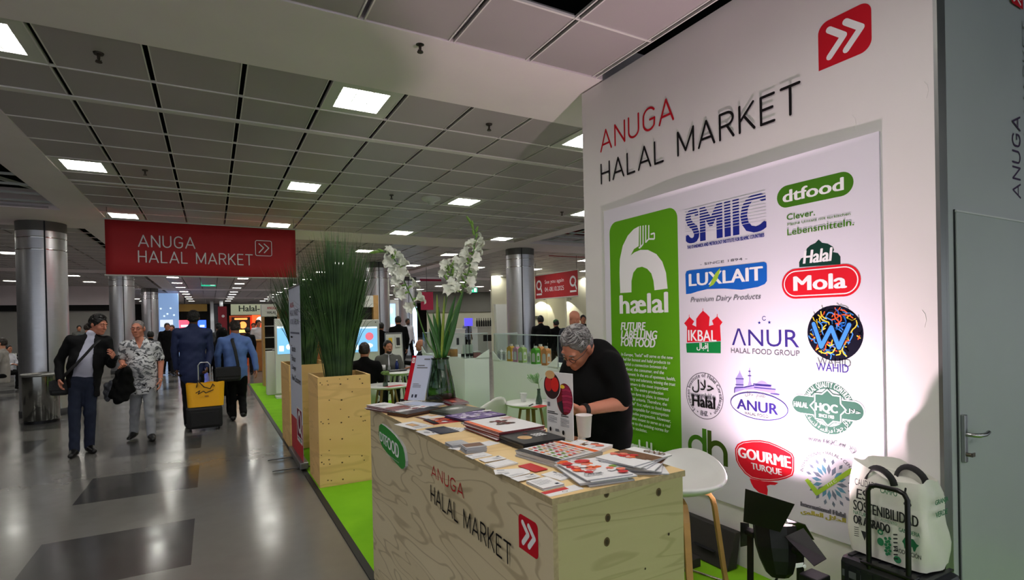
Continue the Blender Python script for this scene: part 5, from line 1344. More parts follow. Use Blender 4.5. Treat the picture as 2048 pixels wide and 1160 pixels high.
# ------------------------------------------------------------------ glass topped showcases with drinks
SHW = mat('showcase_white', (222, 232, 226), .4); GLS = mat('showcase_glass', (235, 245, 242), .02, trans=1.0, ior=1.12, spec=.3); GEDGE = mat('glass_edge', (190, 205, 205), .2)
def showcase(x0, x1, y0, y1, h, label, peaks, gt=1.42):
    s_ = thing('showcase', label, 'showcase', (0, 0, 0))
    m = MB(); m.box(x0, x1, y0, y1, .05, h); m.box(x0+.03, x1-.03, y0+.03, y1-.03, .009, .05); m.build('cabinet', SHW, s_)
    pk = .11
    for (xa, ya, xb, yb) in peaks:      # raised pointed ends of the fascia, first point is the corner
        m = MB(); d_ = Vector((xb-xa, yb-ya, 0)).normalized(); n_ = Vector((-d_.y, d_.x, 0))*.006; A = Vector((xa, ya, h)); B_ = A+d_*.20
        m.add([A-n_, B_-n_, A-n_+Vector((0, 0, pk)), A+n_, B_+n_, A+n_+Vector((0, 0, pk))], [(0, 1, 2), (5, 4, 3), (0, 3, 4, 1), (1, 4, 5, 2), (2, 5, 3, 0)], False)
        m.build('fascia_point', SHW, s_)
    i_ = .012
    for (a0, b0_, a1, b1_) in ((x0+i_, y0+i_, x1-i_, y0+i_), (x0+i_, y1-i_, x1-i_, y1-i_), (x0+i_, y0+i_, x0+i_, y1-i_)):
        m = MB(); m.bar((a0, b0_, (h+gt)/2), (a1, b1_, (h+gt)/2), .006, gt-h); m.build('glass_pane', GLS, s_)
        m = MB(); m.bar((a0, b0_, gt+.006), (a1, b1_, gt+.006), .014, .010); m.build('glass_rail', GEDGE, s_)
    m = MB()
    for xx in (x0+i_, x1-i_):
        for yy in (y0+i_, y1-i_): m.bar((xx, yy, h), (xx, yy, gt), .006)
    m.build('corner_edge', GEDGE, s_)
    return s_
showcase(2.90, 3.26, 6.52, 8.15, 1.10, 'white showcase with a pointed fascia behind the glass vase', [(3.26, 6.515, 2.9, 6.515), (2.895, 8.15, 2.895, 7.5)])
showcase(3.10, 3.46, 4.62, 6.08, 1.10, 'white showcase carrying juice cartons beside the stand wall', [(3.095, 6.08, 3.095, 5), (3.095, 4.62, 3.095, 5)])
def carton(px, py, h, body, top, label, X=3.02, w=.037, lab=None):
    p = onx(px, py, X); o = thing('juice_carton', label, 'carton', (p.x, p.y, 1.1005), .3)
    m = MB(); m.box(-w, w, -w, w, 0, h*.78); m.add([(-w, -w, h*.78), (w, -w, h*.78), (w, w, h*.78), (-w, w, h*.78), (-w*.8, -w*.25, h*.9), (w*.8, -w*.25, h*.9), (w*.8, w*.25, h*.9), (-w*.8, w*.25, h*.9)], [(0, 1, 5, 4), (1, 2, 6, 5), (2, 3, 7, 6), (3, 0, 4, 7), (4, 5, 6, 7)], False)
    m.build('body', body, o)
    d = Decal((-w, -w-.0005, 0), (1, 0, 0), (0, 0, 1)); d.rrect(w*.35, h*.12, w*1.65, h*.62, w*.64, lab or PAPER, (0, 0, 1, 1)); d.rrect(w*.6, h*.2, w*1.4, h*.45, .004, body); d.build('front_label', o)
    d = Decal((-w-.0005, w, 0), (0, -1, 0), (0, 0, 1)); d.rrect(w*.35, h*.12, w*1.65, h*.62, w*.64, lab or PAPER, (0, 0, 1, 1)); d.build('side_label', o)
    MB().cyl((0, 0, h*.88), (0, 0, h), w*.55, n=14).build('cap', top, o); return o
JG = mat('carton_green', (78, 168, 46), .4); JY = mat('carton_gold', (214, 168, 60), .4); JP = mat('carton_pink', (212, 150, 180), .4); JL = mat('carton_lime', (168, 196, 120), .4); JO = mat('carton_orange', (224, 150, 90), .4); JW = mat('carton_white', (218, 222, 216), .4); CAPW = mat('cap_white', (232, 232, 230), .4)
for (px, h, b_, lb) in ((1023, .205, JY, 'gold juice carton, first of the tall ones from the showcase gap'), (1035, .20, JP, 'pink juice carton between the gold and the pale lime one'), (1046, .20, JL, 'pale lime juice carton with a white label'), (1072, .20, JG, 'bright green juice carton with an arched label'), (1082, .215, JO, 'pale orange juice carton behind the bright green one'), (1093, .205, JO, 'orange juice carton nearest the food sign')):
    carton(px, 730, h, b_, CAPW, lb, X=3.16 if px != 1082 else 3.24)
for (px, lb) in ((1002, 'small white drink bottle at the showcase corner'), (1012, 'small white drink bottle beside the gold carton'), (1062, 'short white carton before the bright green one')): carton(px, 730, .13, JW, CAPW, lb, X=3.18, w=.03, lab=PAPERG)
for i, (px, h, b_, lb) in enumerate(((885, .11, mat('jar_amber', (150, 104, 54), .3), 'amber jar behind the glass vase in the showcase'), (896, .11, mat('jar_amber', (150, 104, 54), .3), 'amber jar in the middle of the showcase row'), (908, .11, mat('jar_amber2', (176, 126, 62), .3), 'lighter amber jar last in the row'))):
    p = onx(px, 712, 2.98); o = thing('preserve_jar', lb, 'jar', (p.x, p.y, 1.1005)); MB().lathe([(0, 0), (.055, 0), (.057, .09), (.05, .10), (.05, .105)], n=18).build('glass', b_, o); MB().cyl((0, 0, .105), (0, 0, .12), .052, n=18).build('lid', CAPW, o)
for px, lb in ((926, 'slim white tube pack at the front corner of the showcase'), (935, 'slim white tube pack, middle one of three'), (943, 'slim white tube pack nearest the pointed fascia')):
    p = ony(px, 712, 6.62); o = thing('tube_pack', lb, 'pack', (p.x, p.y, 1.1005)); MB().lathe([(0, 0), (.024, 0), (.024, .17), (.018, .18), (0, .18)], n=14).build('body', JW, o); MB().lathe([(.0245, .02), (.0245, .06)], n=14).build('label_band', PBLK, o)
p = ony(952, 712, 6.62); o = thing('snack_box', 'small reddish box behind the pointed fascia', 'box', (p.x, p.y, 1.1005)); MB().box(-.05, .05, -.04, .04, 0, .07).build('carton', mat('box_rose', (176, 120, 120), .5), o); MB().box(-.055, .055, -.045, .045, .07, .085).build('lid', JW, o)

# ------------------------------------------------------------------ bar stool, black panels
st = thing('bar_stool', 'white shell bar stool with bent wooden legs between the counter and the wall', 'stool', (2.05, 2.03, -.04), math.radians(-74))
def fn(u, v):
    a = 2*math.pi*u; r = v
    R_ = .245+.015*math.cos(a); x = R_*r*math.cos(a); y = R_*r*math.sin(a)
    z = .755+.02*r**2+.05*r**4+(.09*max(0, math.sin(a))**2)*r**3
    return (x, y, z)
m = MB(); m.grid(fn, 40, 10); m.build('seat_shell', CHW, st, solid=.016)
WOODL = mat('bent_wood', (186, 140, 84), .4, var=.12, vscale=20)
for k in range(4):
    a = math.pi/4+k*math.pi/2; e = Vector((math.cos(a), math.sin(a), 0))
    pts = [e*.05+Vector((0, 0, .735)), e*.14+Vector((0, 0, .738)), e*.185+Vector((0, 0, .728)), e*.205+Vector((0, 0, .700)), e*.215+Vector((0, 0, .66)), e*.255+Vector((0, 0, .35)), e*.30+Vector((0, 0, .049))]
    m = MB(); tq = Vector((-e.y, e.x, 0))
    vs = []
    for i, p in enumerate(pts):
        t_ = (pts[min(i+1, 6)]-pts[max(i-1, 0)]).normalized(); n_ = t_.cross(tq).normalized(); vs += [p-tq*.016-n_*.011, p+tq*.016-n_*.011, p+tq*.016+n_*.011, p-tq*.016+n_*.011]
    fs = [(i*4+j, i*4+(j+1) % 4, i*4+4+(j+1) % 4, i*4+4+j) for i in range(6) for j in range(4)]+[(3, 2, 1, 0), (24, 25, 26, 27)]
    m.add(vs, fs, False); m.build('leg', WOODL, st, bevel=.003)
R_ = .262; pts = [Vector((R_*math.cos(math.pi/4+k*math.pi/2), R_*math.sin(math.pi/4+k*math.pi/2), .27)) for k in range(4)]
m = MB(); m.tube([p for i in range(4) for p in (pts[i]*1.0, pts[i].lerp(pts[(i+1) % 4], .5))], .008, 8, closed=True); m.build('footrest', mat('footrest_steel', (200, 196, 182), .25, 1.0), st)
CASE = mat('case_black', (40, 37, 34), .6, var=.1, vscale=20)
def slab_px(name, label, cat, q, X, th=.05):
    a, b, c, d_ = [onx(x, y, xx) for (x, y), xx in zip(q, X)]
    o = thing(name, label, cat); n_ = (b-a).cross(d_-a).normalized()
    if n_.x < 0: n_ = -n_
    MB().hexa([a, b, c, d_], [p+n_*th for p in (a, b, c, d_)]).build('board', CASE, o); return o
bp = thing('black_case', 'large flat black case leaning on the wall behind the stool', 'case')
MB().hexa([(2.84, 3.2, .012), (2.75, 3.2, .012), (2.75, 2.28, .012), (2.84, 2.28, .012)], [(2.885, 3.2, .235), (2.84, 3.2, .235), (2.84, 2.28, .235), (2.885, 2.28, .235)]).build('shell', CASE, bp, bevel=.004)
MB().hexa([(2.748, 2.55, .10), (2.746, 2.55, .10), (2.746, 2.38, .10), (2.748, 2.38, .10)], [(2.772, 2.55, .104), (2.770, 2.55, .104), (2.770, 2.38, .104), (2.772, 2.38, .104)]).build('handle', BLK2, bp)
b2 = thing('black_case', 'low black case lying on the carpet before the leaning one', 'case'); MB().box(2.35, 2.68, 2.42, 3.1, .009, .07).build('shell', CASE, b2, bevel=.006)
m = MB(); m.tube([(2.40, 2.55, .082), (2.45, 2.62, .084), (2.50, 2.58, .084), (2.48, 2.50, .084), (2.42, 2.50, .083), (2.38, 2.7, .082), (2.42, 2.9, .082)], .004, 6)
tag(m.build('cable', mat('cable_grey', (88, 84, 80), .5)), 'thin grey cable looped on the low black case', 'cable')
# ------------------------------------------------------------------ litter bin, cases and bags
q = onz(72, 848, 0)
tb = thing('litter_bin', 'round polished steel litter bin in front of the big steel column', 'bin', (-2.60, 12.15, 0))
POL = mat('bin_steel', (150, 150, 146), .14, 1.0)
MB().lathe([(.245, .05), (.25, .06), (.25, .80)], n=48).build('body', POL, tb); MB().lathe([(.24, 0), (.24, .055)], n=40).build('base', SEAM, tb)
MB().lathe([(.25, .80), (.272, .81), (.275, .835), (.262, .85), (.19, .855), (.175, .84), (.17, .70), (0, .70)], n=48).build('rim', mat('bin_rim', (150, 150, 146), .35, .8), tb); MB().lathe([(.0, .705), (.168, .705)], n=30).build('liner', VOID, tb)
# suitcase by the stand wall
CASEB = mat('suitcase_shell', (30, 31, 35), .38, bump=.15, bscale=9); HANDB = mat('handle_black', (14, 14, 15), .32)
su = thing('suitcase', 'black ribbed trolley suitcase with raised handle standing by the white wall', 'suitcase', (2.625, 1.262, 0))
m = MB(); m.box(-.125, .125, -.19, .19, .045, .49); o = m.build('shell', CASEB, su, bevel=.03)
m = MB()
for k in range(7):
    y = -.15+.05*k; m.box(-.129, -.12, y-.009, y+.009, .09, .45); m.box(-.10, .12, y-.009, y+.009, .487, .495)
m.build('rib', CASEB, su)
for a in (-.09, .09):
    for b in (-.15, .15): m = MB(); m.cyl((a, b-.012, .030), (a, b+.012, .030), .021, n=16); m.bar((a, b, .04), (a, b, .06), .02); m.build('wheel', BLK2, su)
hy0, hy1 = onx(1812, 985, 2.50).y-1.262, onx(1733, 972, 2.50).y-1.262
hz = onx(1735, 968, 2.50).z; hx_ = -.115
m = MB(); m.tube([(hx_, hy1, .47), (hx_, hy1, hz-.03), (hx_, hy1-.012, hz-.008), (hx_, hy1-.035, hz), (hx_, hy0+.035, hz), (hx_, hy0+.012, hz-.008), (hx_, hy0, hz-.03), (hx_, hy0, .47)], [.0105]*8, 10)
m.build('pull_handle', HANDB, su)
m = MB(); m.box(hx_-.018, hx_+.025, hy0-.03, hy1+.03, .488, .500); m.build('handle_base', HANDB, su, bevel=.004)
MB().box(-.128, -.126, .09, .17, .40, .43).build('badge', mat('badge_grey', (90, 92, 96), .4), su)
# printed shopping bag lying on the suitcase
TOTE = mat('tote_cloth', (222, 222, 212), .6, bump=.35, bscale=11)
tt = thing('tote_bag', 'white shopping bag with black and green printed words on top of the suitcase', 'bag', (0, 0, 0))
XT = 2.565; ty1 = onx(1690, 1085, XT).y; ty0 = onx(1856, 1100, XT).y; tz0 = .502; tz1 = onx(1715, 930, 2.62).z
rb = random.Random(12)
def tote_ring(f, n=44):
    pts = []
    w = (ty1-ty0)/2*(1+.03*math.sin(5*f)-.10*max(0, f-.6)); cy_ = (ty0+ty1)/2+.012*f; d_ = .115*(1-.30*f*f)
    for k in range(n):
        a = 2*math.pi*k/n; c, s_ = math.cos(a), math.sin(a)
        sq = 1/max(abs(c), abs(s_))**.82
        x = XT+.118+c*d_*sq; y = cy_+s_*w*sq*.98
        x += .007*math.sin(7*y*8+f*9)*(f+.2); y += .006*math.sin(11*f+5*a)
        z = tz0+(tz1-tz0)*f+.016*math.sin(3*a+1)*f**3+(.02*s_+.012*c)*f**4
        if c < -.5: x = max(x, XT+.002*math.sin(30*y+8*f)+.0015)
        pts.append(Vector((x, y, z)))
    return pts
rings = [tote_ring(f) for f in [0, .06, .15, .25, .35, .45, .55, .65, .74, .83, .91, 1.0]]
m = MB(); n = 44
vs = [p for r_ in rings for p in r_]
m.add(vs, [(i*n+k, i*n+(k+1) % n, (i+1)*n+(k+1) % n, (i+1)*n+k) for i in range(len(rings)-1) for k in range(n)], True)
m.add(rings[0], [tuple(reversed(range(n)))], False); inner = [p.lerp(Vector((XT+.118, (ty0+ty1)/2, p.z)), .12)-Vector((0, 0, .05)) for p in rings[-1]]
m.add(list(rings[-1])+inner, [(k, (k+1) % n, n+(k+1) % n, n+k) for k in range(n)], True); m.poly(inner)
m.build('body', TOTE, tt)
DARKS = mat('strap_black', (24, 24, 26), .6)
for yy, xx in (((ty0+ty1)/2+.03, XT+.03), ((ty0+ty1)/2-.035, XT+.16)):
    m = MB(); zt = tz1-.03
    m.tube([(xx+.012*math.sin(2*q_), yy+.062*math.cos(q_), zt-.03+.072*math.sin(q_)**.7) for q_ in [math.pi*(.02+.96*k/12) for k in range(13)]], .014, 8, flat=.25); m.build('strap', DARKS, tt)
TG = mat('tote_ink_green', (40, 120, 80), .6); TK = mat('tote_ink', (34, 36, 38), .6)
Wt, Ht = ty1-ty0, tz1-tz0
td = Decal((XT-.0022, ty1-.026, tz0), (0, -1, 0), (0, 0, 1)); W = Wt*.90; H = Ht
td.text_uv('CALIDAD', W*.08, H*.80, W*.36, H*.88, TK); td.text_uv('ES', W*.10, H*.64, W*.26, H*.76, TK, .03, .1); td.text_uv('CAMPO', W*.44, H*.78, W*.66, H*.84, TG, .02)
td.text_uv('SOSTENIBILIDAD', W*.06, H*.50, W*.92, H*.62, TK, .03); td.text_uv('OR AGRADO', W*.06, H*.34, W*.56, H*.44, TK, .05); td.text_uv('NATURAL', W*.06, H*.45, W*.30, H*.495, TG, .02)
td.text_uv('PRODUCCIÓN', W*.62, H*.16, W*.95, H*.22, TK, .02); td.text_uv('GANADERIA', W*.68, H*.40, W*.94, H*.445, TG, .03); td.text_uv('ALIMENTO', W*.44, H*.46, W*.66, H*.49, TG)
td.poly_uv([(W*.72, H*.30), (W*.76, H*.36), (W*.86, H*.36), (W*.90, H*.32), (W*.93, H*.31), (W*.90, H*.28), (W*.88, H*.23), (W*.86, H*.23), (W*.85, H*.27), (W*.78, H*.27), (W*.77, H*.23), (W*.75, H*.23), (W*.74, H*.28)], TG)
for i in range(6): td.ellipse((W*(.52-.012*(i % 2)), H*(.10+.035*i)), W*.022, H*.018, TG, 10); td.ellipse((W*(.55+.012*(i % 2)), H*(.115+.035*i)), W*.022, H*.018, TG, 10)
td.ring((W*.44, H*.33), W*.02, W*.04, TG, n=16); td.ellipse((W*.44, H*.22), W*.045, H*.045, TG, 20); td.poly_uv([(W*.17, H*.28), (W*.26, H*.28), (W*.22, H*.17)], TK); td.ellipse((W*.66, H*.08), W*.05, H*.04, TG, 18)
td.stroke_uv([(W*.78, H*.90), (W*.76, H*.80), (W*.79, H*.74)], .008, TK); td.ellipse((W*.80, H*.73), W*.05, H*.03, TK, 14)
for i in range(7): td.stroke_uv([(W*.62, H*(.08+.045*i)), (W*.66, H*(.09+.045*i))], .006, TK)
for i in range(5): td.stroke_uv([(W*.08, H*(.20+.025*i)), (W*.14, H*(.205+.025*i))], .003, TK)
td.build('printed_words', tt)
te = Decal((XT+.04, ty0-.003, tz0), (1, 0, 0), (0, 0, 1)); te.text_uv('GRANJA', .02, H*.72, .13, H*.79, TG, .03); te.text_uv('VERDE', .02, H*.60, .12, H*.66, TG, .02); te.build('side_words', tt)
# trolley of the man in the navy suit, with a yellow bag on it
tx = onz(410, 860, 0)
ts = thing('suitcase', 'small black trolley suitcase pulled along by the man in the navy suit', 'suitcase', (tx.x, tx.y, 0), .05)
MB().box(-.24, .24, -.11, .11, .04, .37).build('shell', mat('soft_case', (24, 24, 26), .7, bump=.3, bscale=30), ts, bevel=.035)
MB().box(-.19, .19, -.122, -.108, .08, .30).build('front_pocket', mat('soft_case', (24, 24, 26), .7), ts, bevel=.01)
for a in (-.19, .19): MB().cyl((a-.012, 0, .028), (a+.012, 0, .028), .028, n=14).build('wheel', BLK2, ts)
m = MB(); m.tube([(-.07, .05, .36), (-.07, .05, 1.00), (-.04, .05, 1.04), (.06, .05, 1.04), (.09, .05, 1.00), (.09, .05, .36)], .009, 8); m.build('pull_handle', mat('pull_steel', (196, 196, 198), .3, .8), ts)
yb = thing('tote_bag', 'bright yellow bag with black handles resting on the small trolley suitcase', 'bag', (tx.x+.02, tx.y-.02, .372), .05)
def yfn(u, v):
    a = 2*math.pi*u; c, s_ = math.cos(a), math.sin(a); sq = 1/max(abs(c), abs(s_))**.75; w = .255+.02*v; d_ = .075*(1-.45*v)
    return (c*w*sq*.95, s_*d_*sq, .36*v+.012*math.sin(6*a)*v)
m = MB(); m.grid(yfn, 40, 8); m.poly([yfn(k/40, 0) for k in range(40)]); m.build('body', mat('bag_yellow', (246, 178, 12), .5, bump=.2, bscale=8), yb)
m = MB()
for yy in (-.055, .05): m.tube([(-.12, yy, .30), (-.10, yy, .40), (-.02, yy-.02, .30), (.06, yy-.02, .27), (.10, yy, .34), (.12, yy, .30)], .008, 6)
m.build('handle', DARKS, yb)
yd = Decal((-.2, -.0905, 0), (1, 0, 0), (0, 0, 1)); yd.stroke_uv([(.07, .22), (.12, .25), (.10, .20), (.17, .24), (.20, .21), (.30, .25)], .012, TK); yd.ellipse((.21, .16), .03, .012, mat('bag_print_brown', (150, 96, 20), .5), 14); yd.build('print', yb)

# ------------------------------------------------------------------ far stands along the aisle
WOODF = mat('display_wood', (190, 148, 92), .5, var=.12, vscale=9); HEADW = mat('header_white', (222, 222, 216), .5); DKP = mat('display_dark', (52, 50, 48), .6)
def bxp(name, label, cat, x0, x1, y0, y1, Y, depth, m_, part='body'):
    """a box whose front face fills the given photo rectangle at distance Y"""
    a = ony(x0, y1, Y); b = ony(x1, y0, Y); o = thing(name, label, cat, ((a.x+b.x)/2, Y, max(0, a.z)))
    w = (b.x-a.x)/2; MB().box(-w, w, 0, depth, 0 if a.z > .05 else .009, b.z-max(0, a.z)).build(part, m_, o); o['w'] = w; o['h'] = b.z-max(0, a.z)
    return o
pd = bxp('pedestal', 'slim white pedestal on the green carpet beyond the planters', 'pedestal', 535, 562, 702, 792, 13.4, .32, HEADW)
MB().box(-.02, .30, .05, .22, 1.02, 1.05).build('silver_tray', mat('tray_silver', (200, 200, 200), .25, .9), pd)
def tower(x, Y, w, d_, h, label, head, hh=.32, cab=.75, shelves=(.95, 1.25, 1.55), back=DKP):
    t_ = thing('display_tower', label, 'display', (x, Y, .009))
    MB().box(-w/2, -w/2+.05, 0, d_, 0, h).build('side_panel', WOODF, t_); MB().box(w/2-.05, w/2, 0, d_, 0, h).build('side_panel', WOODF, t_)
    MB().box(-w/2, w/2, d_-.03, d_, 0, h).build('back_panel', back, t_); MB().box(-w/2-.01, w/2+.01, -.02, d_+.01, h-hh, h).build('header', HEADW, t_, label='white header board')
    MB().box(-w/2+.05, w/2-.05, .0, d_-.03, 0, cab).build('cabinet', WOODF, t_)
    for z in shelves: MB().box(-w/2+.05, w/2-.05, .01, d_-.03, z, z+.018).build('shelf', HEADW, t_)
    dd = Decal((-w/2, -.0205, h-hh), (1, 0, 0), (0, 0, 1)); dd.text_uv('ANUGA', w*.16, hh*.58, w*.5, hh*.80, INKRED, .02); dd.text_uv('HALAL MARKET', w*.16, hh*.22, w*.88, hh*.44, INK, .02); dd.build('lettering', t_)
    return t_
tw = tower(1.52, 15.4, .72, .45, 2.13, 'wooden shelf tower with a white header beside the white pedestal', 'x')
def on_shelf(x, Y, z, label, name, cat, fn):
    o = thing(name, label, cat, (x, Y, z+.009)); fn(o); return o
on_shelf(1.62, 15.55, 1.568, 'leafy green plant on the upper shelf of the wooden tower', 'potted_plant', 'plant', lambda o: ([MB().lathe([(0, 0), (.06, 0), (.075, .09), (0, .09)], n=14).build('pot', HEADW, o)], (lambda m: ([m.ball((.09*math.cos(k), .05*math.sin(k*1.7), .13+.03*math.sin(k*2.3)), .05, .02, .03, 8, 6) for k in range(12)], m.build('leaf', mat('basil_green', (60, 130, 50), .5), o)))(MB())))
on_shelf(1.60, 15.55, 1.268, 'glass bowl on the middle shelf of the wooden tower', 'glass_bowl', 'bowl', lambda o: MB().lathe([(0, 0), (.08, 0), (.14, .12), (.135, .12), (.075, .01), (0, .01)], n=18).build('bowl', GLS, o))
on_shelf(1.66, 15.55, .968, 'striped jar on the lowest shelf of the wooden tower', 'jar', 'jar', lambda o: (MB().lathe([(0, 0), (.06, 0), (.06, .14), (0, .14)], n=14).build('body', HEADW, o), MB().lathe([(.061, .04), (.061, .09)], n=14).build('band', PBLK, o)))
tw2 = tower(1.66, 13.95, .50, .4, 2.28, 'second shelf tower with a dark red picture, half hidden by the grass', 'x', shelves=(1.2,), back=mat('picture_wine', (96, 22, 40), .5))
dd = Decal((-.2, .365, 1.35), (1, 0, 0), (0, 0, 1)); dd.poly_uv([(.05, .45), (.15, .60), (.30, .50), (.22, .42)], PPNK); dd.poly_uv([(.1, .2), (.2, .35), (.33, .22)], PAPER); dd.build('picture', tw2)
SCR = mat('screen_blue', (120, 180, 226), .2, emit=1.1); SCRW = mat('screen_white', (214, 234, 246), .2, emit=1.2); SCRR = mat('screen_rose', (226, 110, 130), .2, emit=.9)
def kiosk(x, Y, w, z0, z1, label, h=1.75, rz=0):
    k_ = thing('screen_kiosk', label, 'screen', (x, Y, .009), rz)
    MB().box(-w/2, w/2, 0, .10, .1, h).build('housing', HEADW, k_, bevel=.015); MB().box(-w/2, w/2, -.1, .25, 0, .04).build('foot', HEADW, k_)
    MB().box(-w/2+.05, w/2-.05, -.004, 0, z0, z1).build('screen', SCR, k_, label='glowing blue screen')
    d = Decal((-w/2+.05, -.0045, z0), (1, 0, 0), (0, 0, 1)); ww, hh = w-.1, z1-z0
    d.rrect(0, hh*.94, ww, hh, .001, SCRW); d.ellipse((ww*.75, hh*.62), ww*.13, hh*.16, SCRR, 14); d.ellipse((ww*.7, hh*.25), ww*.16, hh*.10, SCRW, 14); d.rrect(ww*.1, hh*.1, ww*.4, hh*.3, .01, SCRW); d.build('screen_picture', k_)
    MB().cyl((w/2-.08, -.004, h-.06), (w/2-.08, 0, h-.06), .012, n=10).build('camera_eye', PBLK, k_)
    return k_
kiosk(1.40, 12.7, .42, .95, 1.55, 'white screen kiosk between the pedestal and the roll-up banner', 1.72)
p = ony(722, 640, 12.0); kiosk(p.x, 12.0, .80, .95, 1.50, 'white screen kiosk glowing behind the near grass', 1.66)
p = ony(737, 600, 12.6)
sf = thing('stand_frame', 'white topped wooden stand frame behind the near grass', 'stand', (p.x, 12.6, .009))
a = ony(716, 618, 12.6).x-p.x; b = ony(747, 618, 12.6).x-p.x; c = ony(757, 618, 12.6).x-p.x; zt = ony(740, 592, 12.6).z; zm = ony(740, 615, 12.6).z; zl = ony(740, 641, 12.6).z
MB().box(b, c, 0, .5, 0, zt+.01).build('post', WOODF, sf); MB().box(a-.6, b, .0, .45, zm, zt).build('header', HEADW, sf); MB().box(a-.6, b, .15, .45, zl, zm).build('dark_panel', DKP, sf); MB().box(a-.65, a-.6, 0, .5, 0, zt).build('post', WOODF, sf)
p = ony(791, 700, 10.2)
bh = thing('brochure_stand', 'white leaning brochure stand with a yellow and a dark leaflet, behind the bearded man', 'stand', (p.x, 10.2, .009))
MB().hexa([(-.18, 0, .1), (.18, 0, .1), (.18, .03, .1), (-.18, .03, .1)], [(-.16, .1, 1.36), (.16, .1, 1.36), (.16, .13, 1.36), (-.16, .13, 1.36)]).build('board', HEADW, bh)
for xx in (-.18, .18): MB().bar((xx, .0, 0), (xx*.9, .11, 1.38), .02).build('frame_post', ALU, bh)
MB().bar((-.17, .11, 1.38), (.17, .11, 1.38), .02).build('frame_rail', ALU, bh)
for xx, m_, lb in ((-.075, YEL, 'yellow leaflet in the leaning brochure stand'), (.075, PBLK, 'dark leaflet in the leaning brochure stand')):
    o = thing('leaflet', lb, 'leaflet', (p.x+xx, 10.2+.055, 1.12)); MB().hexa([(-.05, 0, 0), (.05, 0, 0), (.05, .004, 0), (-.05, .004, 0)], [(-.05, .018, .22), (.05, .018, .22), (.05, .022, .22), (-.05, .022, .22)]).build('sheet', HEADW, o); MB().hexa([(-.035, -.001, .03), (.035, -.001, .03), (.035, 0, .03), (-.035, 0, .03)], [(-.035, .012, .18), (.035, .012, .18), (.035, .016, .18), (-.035, .016, .18)]).build('picture', m_, o)
# hanging white letters
def letters(txt, x0, x1, yb, yt, Y, label):
    a = ony(x0, yb, Y); b = ony(x1, yt, Y); o = thing('hanging_sign', label, 'sign', (a.x, Y, a.z))
    d = Decal((0, -.03, 0), (1, 0, 0), (0, 0, 1)); d.text_uv(txt, 0, 0, b.x-a.x, b.z-a.z, mat('sign_white', (232, 234, 236), .4), .05); lt = d.build('letters', o)
    md = lt.modifiers.new('thick', 'SOLIDIFY'); md.thickness = .06; md.offset = -1
    for xx in (.1, b.x-a.x-.1): MB().cyl((xx, 0, b.z-a.z), (xx, 0, 3.6-a.z), .005, n=6).build('wire', SEAM, o)
letters('ANUGA', 534, 606, 604, 588, 15.0, 'white block letters hanging above the wooden shelf tower')
# halal food stand at the end of the aisle
YS = 22.0
hs = thing('food_stand', 'brightly lit food stand with a green lettered sign board at the aisle end', 'stand', (0, 0, 0))
a = ony(462, 630, YS); b = ony(545, 608, YS)
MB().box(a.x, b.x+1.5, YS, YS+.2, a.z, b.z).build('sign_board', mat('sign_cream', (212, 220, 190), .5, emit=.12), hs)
d = Decal((a.x, YS-.001, a.z), (1, 0, 0), (0, 0, 1), px=lambda x, y: ony(x, y, YS-.001)); d.text('Halal-', (478, 623), (519, 611), mat('sign_ink', (24, 44, 24), .5), .03); d.build('lettering', hs)
g0 = ony(464, 740, YS).x
MB().box(g0, g0+4.2, YS+1.6, YS+1.7, .01, a.z).build('back_wall', mat('stand_orange', (226, 96, 44), .6), hs)
o1 = ony(464, 670, YS+1.5); o2 = ony(500, 634, YS+1.5)
MB().box(o1.x, o2.x, YS+1.45, YS+1.5, o1.z, o2.z).build('menu_picture', mat('menu_dark', (60, 30, 24), .5), hs)
d = Decal((o1.x, YS+1.448, o1.z), (1, 0, 0), (0, 0, 1)); w, h = o2.x-o1.x, o2.z-o1.z; GLO = mat('menu_glow', (255, 140, 70), .4, emit=2.0); GLY = mat('menu_yellow', (255, 214, 110), .4, emit=1.8)
d.ellipse((w*.6, h*.55), w*.2, h*.2, GLO, 18); d.rrect(w*.08, h*.55, w*.35, h*.75, .02, GLY); d.rrect(w*.3, h*.12, w*.75, h*.28, .02, GLY); d.rrect(w*.15, h*.85, w*.85, h*.95, .02, GLO); d.build('menu_print', hs)
o1 = ony(505, 672, YS+1.5); o2 = ony(535, 630, YS+1.5)
MB().box(o1.x, o2.x, YS+1.42, YS+1.5, o1.z-.4, o2.z).build('light_board', mat('board_orange', (255, 84, 40), .4, emit=1.6), hs); d = Decal((o1.x, YS+1.418, o1.z), (1, 0, 0), (0, 0, 1)); d.ellipse((.28, .62), .13, .13, mat('board_white', (255, 226, 200), .4, emit=2), 20); d.build('round_emblem', hs)
MB().box(ony(500, 740, 20.6).x, ony(500, 740, 20.6).x+2.6, 20.6, 21.2, .01, 1.06).build('counter_front', mat('stand_counter', (156, 96, 42), .5, var=.1), hs); MB().box(ony(500, 740, 20.6).x-.03, ony(500, 740, 20.6).x+2.63, 20.55, 21.25, 1.06, 1.10).build('counter_top', WOODF, hs)
MB().box(g0-.4, g0-.12, YS, YS+.06, .2, 2.3).build('red_column_board', mat('board_wine', (140, 26, 44), .5), hs); d = Decal((g0-.4, YS-.001, .2), (1, 0, 0), (0, 0, 1)); d.ellipse((.16, 1.75), .05, .05, PAPER, 12); [d.rrect(.03, .3+.22*i, .25, .36+.22*i, .005, PAPER) for i in range(4)]; d.build('board_print', hs)
